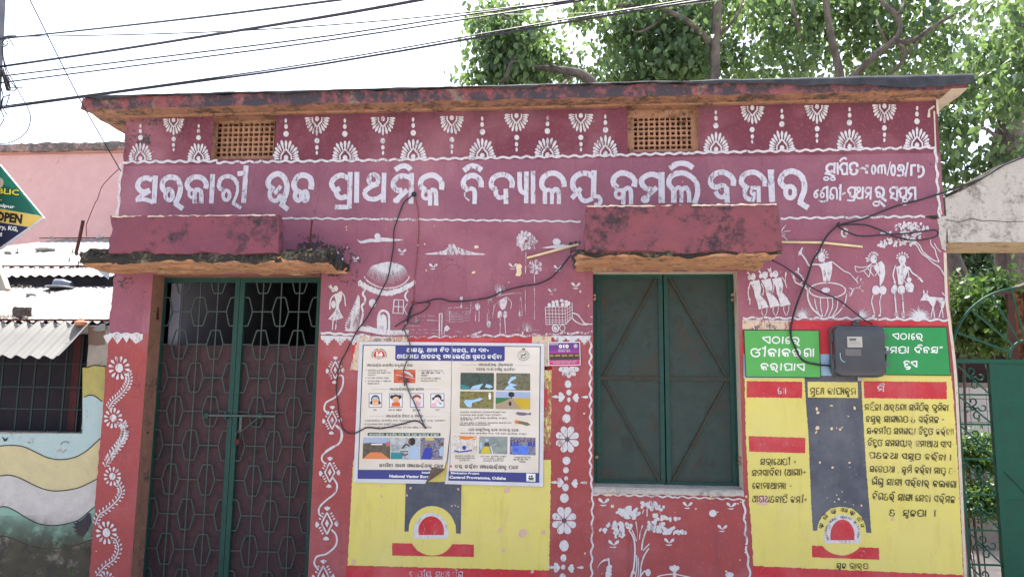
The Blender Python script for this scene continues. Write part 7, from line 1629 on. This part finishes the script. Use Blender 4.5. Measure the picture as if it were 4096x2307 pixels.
# ================================================================ foliage
LEAF = [(0, 0, 0), (-.42, .10, -.22), (-.36, .06, -.62), (0, 0, -1.18), (.36, .06, -.62), (.42, .10, -.22)]
LF = [(0, 1, 2, 3), (0, 3, 4, 5)]
def foliage(name, blobs, size, n, seed, mat, parent, droop=.75, bright=None):
    """blobs: (centre, rx, ry, rz, weight); leaves hang through the volumes"""
    r = random.Random(seed); V = []; Fc = []; A = []
    tot = sum(b[4] for b in blobs)
    for b in blobs:
        m = int(n*b[4]/tot); c = b[0]; k = max(6, int(m/26)); twigs = []
        for _ in range(k):
            while True:
                q = Vector((r.uniform(-1, 1), r.uniform(-1, 1), r.uniform(-1, 1)))
                if q.length < 1: break
            twigs.append(Vector((c[0]+q.x*b[1], c[1]+q.y*b[2], c[2]+q.z*b[3])))
        for i in range(m):
            t = twigs[r.randrange(k)]; sc = size*1.7
            p = t+Vector((r.gauss(0, sc), r.gauss(0, sc), r.gauss(0, sc*.8)))
            s = size*r.uniform(.65, 1.25)
            mt = Matrix.Rotation(r.uniform(0, 6.283), 3, 'Z') @ Matrix.Rotation(r.gauss(.0, .55)+ (1-droop)*1.2, 3, 'X') @ Matrix.Rotation(r.gauss(0, .35), 3, 'Y')
            bse = len(V)
            for v in LEAF: V.append(p+mt @ (Vector(v)*s))
            Fc += [tuple(bse+j for j in f) for f in LF]
            br = min(1, max(0, r.gauss(.35, .22)+(bright(p) if bright else 0))); A += [br]*6
    me = bpy.data.meshes.new(name); me.from_pydata([tuple(v) for v in V], [], Fc)
    at = me.attributes.new('rnd', 'FLOAT', 'POINT'); at.data.foreach_set('value', A)
    o = link(name, me, mat, parent); return o
def limb(name, pts, parent, depth, rs):
    depth = depth-.45
    """pts in photo pixels at depth; radii in photo pixels"""
    q = smooth([(a, b) for a, b in pts_(pts) if 1], 3) if isinstance(pts, str) else pts
    k = len(q); sc = (depth+D0)/F; mb = MB()
    P3 = []; RR = []
    for i, (a, b) in enumerate(q):
        t = i/(k-1); v = U(a, b, depth+.25*math.sin(3*t+a*.001)); P3.append(v); r0 = rs[0]+(rs[1]-rs[0])*t; RR.append(r0*sc*(1+.10*noise.noise(v*3)))
    mb.tube(P3, RR, 10); return mb.build(name, M['bark'], parent, True)
def blob(px, py, rx, ry, d, w=None, dd=.7):
    s = (d+D0)/F; c = U(px, py, d); return (c, rx*s, dd, ry*s, w if w else rx*ry)
def tree(label, base, limbs, blobs, depth, n, seed, size=.075, mat='leaf', twig=True):
    s = (depth+D0)/F; t = thing('peepal_tree', label, 'tree', (U(base[0], 1500, depth).x, depth, 0), 'peepal trees behind the school')
    for i, (nm, pts, rs) in enumerate(limbs):
        q = pts_(pts)
        if nm == 'trunk':   # run the trunk down to the ground
            v = U(*q[0], depth); p0 = [(v.x, depth+.1, 0)]
            mb = MB(); qq = smooth(q, 3); dt_ = depth-.45*(rs[0] < 50); P3 = [Vector((v.x, dt_, 0)), Vector((v.x, dt_, v.z*.5))]+[U(a, b, dt_) for a, b in qq]; k = len(P3)
            mb.tube(P3, [ (rs[0]*1.35 if j == 0 else rs[0]+(rs[1]-rs[0])*max(0, j-1)/(k-2))*s*(1+.08*noise.noise(P3[j]*2)) for j in range(k)], 12); mb.build('trunk', M['bark'], t, True)
        else: limb(nm, smooth(q, 3), t, depth, rs)
    B = [blob(*b[:4], depth+b[4], None, b[5] if len(b) > 5 else .7) for b in blobs]
    foliage('crown', B, size, n, seed, M[mat], t); return t
tree('peepal tree whose loose left tufts rise above the middle of the school roof', (2380, 0), [('trunk', '2385,420 2375,345 2330,300 2270,285 2200,275 2140,270', (26, 9)), ('branch', '2285,300 2260,330 2240,350', (9, 8)), ('branch', '2165,272 2110,262 2065,232 2040,262 2025,310 2000,330', (10, 7)), ('branch', '2080,235 2075,180 2090,120 2000,60', (6, 3)), ('branch', '2180,262 2215,262 2250,280', (5,3))],
     [(1965,45,38,50,0),(2010,110,60,60,0),(2060,180,130,90,0),(1985,230,70,110,0),(2130,210,95,80,0),(2035,300,110,60,0),(1950,130,30,40,0,.4),(1885,322,50,38,0,.4),(2205,262,50,45,0,.5),(2300,268,46,28,0,.4),(2205,322,55,35,0,.4),(2090,330,90,30,0)], 3.2, 4000, 1, .072)
tree('peepal tree with an upright trunk above the right ventilator', (2855, 0), [('trunk', '2852,420 2852,330 2858,250 2862,170 2866,90 2870,0 2875,-120', (24, 15)), ('branch', '2850,190 2800,130 2740,80 2680,50 2620,20', (16, 8)), ('branch', '2560,30 2500,20 2460,28', (10, 6)), ('branch', '2680,50 2600,110 2550,130 2530,120', (8, 3)), ('branch', '2862,150 2920,100 2960,40 2975,-30', (8,4))],
     [(2350,10,130,35,0),(2350,40,45,30,0,.4),(2490,90,75,75,0),(2480,180,60,50,0),(2560,40,140,60,0),(2600,180,120,90,0),(2540,290,110,60,0),(2660,300,120,50,0),(2400,318,60,35,0,.4),(2480,330,60,30,0,.5),(2720,120,120,120,0),(2740,240,100,90,0),(2850,40,140,70,.3),(2900,230,90,110,.4),(2810,320,90,40,.2),(2640,-30,300,60,.3)], 4.0, 7400, 2, .082)
tree('peepal tree with a forked trunk and long dark limbs above the roof\'s right part', (3340, 0), [('trunk', '3360,420 3362,320 3350,250 3325,150 3310,60 3300,-60', (17, 11)), ('branch', '3385,330 3450,270 3520,205 3575,165 3600,120 3585,60 3540,20 3520,-20', (15, 8)), ('branch', '3575,165 3650,165 3700,130 3760,90 3830,50 3900,-10', (10, 6)), ('branch', '3590,170 3620,210 3600,260 3560,300', (9, 5)), ('branch', '3600,240 3660,180 3720,120', (7, 4)), ('branch', '3545,170 3520,120 3505,80', (7, 3)), ('branch', '3590,60 3610,30 3615,-10', (6, 4)), ('branch', '3200,150 3180,60 3160,-20', (7,5))],
     [(3110,180,110,80,.3),(3150,40,150,60,.3),(3020,280,100,50,.2),(3180,290,80,50,.2),(3330,90,140,100,.5),(3280,210,60,60,.5),(3480,60,160,80,.5),(3460,180,110,60,.6),(3500,290,110,45,.4),(3650,60,120,90,.6),(3640,220,110,80,.6),(3760,190,75,100,.6),(3330,-40,500,60,.5),(3000,60,70,60,.3,.4)], 4.6, 7200, 3, .085)
tree('peepal tree with the thickest trunk, standing behind the gate arch', (4050, 0), [('trunk', '4025,700 4020,640 4035,560 4050,470 4062,420 4100,330 4120,200', (62, 44)), ('branch', '4060,440 4080,300 4085,100', (26, 20)), ('branch', '4000,560 3950,520 3900,500', (8, 4)), ('branch', '4030,600 4080,560', (10,6))],
     [(3830,300,80,80,.2),(3920,320,70,40,.2,.4),(4060,330,80,110,-1.0),(3790,440,60,70,0,.5),(3805,540,60,80,0,.5),(3790,640,45,60,0,.5),(3840,670,50,40,0,.5),(4040,640,60,60,-.4,.4),(3960,660,70,45,0,.5),(3975,720,80,30,0,.5),(3930,0,110,40,.3),(4050,80,70,110,-.9),(4070,200,50,80,-.9),(4010,180,40,70,.3,.5)], 3.4, 3600, 4, .078)
# dark foliage mass and leaning trunk under the arch
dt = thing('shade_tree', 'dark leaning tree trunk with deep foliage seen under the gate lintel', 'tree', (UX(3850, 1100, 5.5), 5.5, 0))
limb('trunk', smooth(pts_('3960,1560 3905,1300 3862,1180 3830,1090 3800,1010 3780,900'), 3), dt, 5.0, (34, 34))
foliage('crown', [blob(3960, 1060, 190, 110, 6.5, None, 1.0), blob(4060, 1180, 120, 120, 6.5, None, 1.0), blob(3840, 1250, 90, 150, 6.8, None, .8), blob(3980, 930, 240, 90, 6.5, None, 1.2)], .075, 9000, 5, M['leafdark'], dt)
sh = thing('climbing_shrub', 'sunlit bushy shrub filling the gap between the school and the rusty kiosk', 'shrub', (3.4, 2.5, 0))
foliage('foliage', [blob(3840, 1200, 50, 90, 2.4, None, .25), (U(3850,1290,2.4), .18, .35, .3, 7000), blob(3920, 1290, 100, 90, 2.5, None, .3), blob(3985, 1180, 55, 75, 2.5, None, .25), blob(4010, 1120, 30, 40, 2.5, None, .2), blob(4050, 1150, 40, 40, 2.5, None, .2), blob(3960, 1360, 110, 40, 2.5, None, .25), blob(3815, 1330, 30, 70, 2.4, None, .2), blob(4010, 1270, 60, 90, 2.5, None, .3)], .05, 4200, 6, M['shrub'], sh, .35)
for i, (a, b, c_) in enumerate((((3830, 1500), (3850, 1300), (3880, 1180)), ((3950, 1500), (3970, 1300), (3990, 1150)), ((4040, 1500), (4030, 1300), (4010, 1180)))):
    mb = MB(); mb.tube([Vector((U(*a, 2.5).x, 2.5, 0)), U(*b, 2.5), U(*c_, 2.5)], .012, 6); mb.build('stem', M['bark'], sh, True)
for i, (px, py, rx_2, ry_2, lb) in enumerate(((3910, 1800, 90, 70, 'leafy plant behind the scroll strip, just under the tiled wall'), (3925, 2000, 80, 60, 'lowest leafy plant behind the scroll strip, above the pale paving'))):
    yy = 1.0-.2*i; b = thing('garden_plant', lb, 'plant', (U(px, py, yy).x, yy, 0)); foliage('foliage', [blob(px, py, rx_2, ry_2, yy, None, .15)], .030, 1700, 20+i, M['shrub'], b, .3)
    mb = MB(); q = U(px, py, yy)
    for k in range(3): mb.tube([(q.x+.03*k-.06, yy, .0), (q.x+.05*k-.1, yy+.02, q.z*.6), (q.x+.08*k-.16, yy-.03+.02*k, q.z+.05)], .005, 5)
    mb.build('stem', M['bark'], b, True)
# weeds at the foot of the shed wall
wd2 = thing('wall_weed', 'small weed with pale flower at the foot of the striped shed wall', 'weed', (UX(285, 2290, -.05), -.05, 0)); q = U(285, 2290, -.05)
mb = MB(); mb.tube([(q.x, -.05, 0), (q.x+.01, -.06, q.z*.5), (q.x-.01, -.05, q.z+.02)], .004, 5); mb.build('stem', M['shrub'], wd2); foliage('leaves', [((q.x, -.05, q.z*.7), .05, .03, .12, 10)], .022, 60, 31, M['shrub'], wd2, .3)
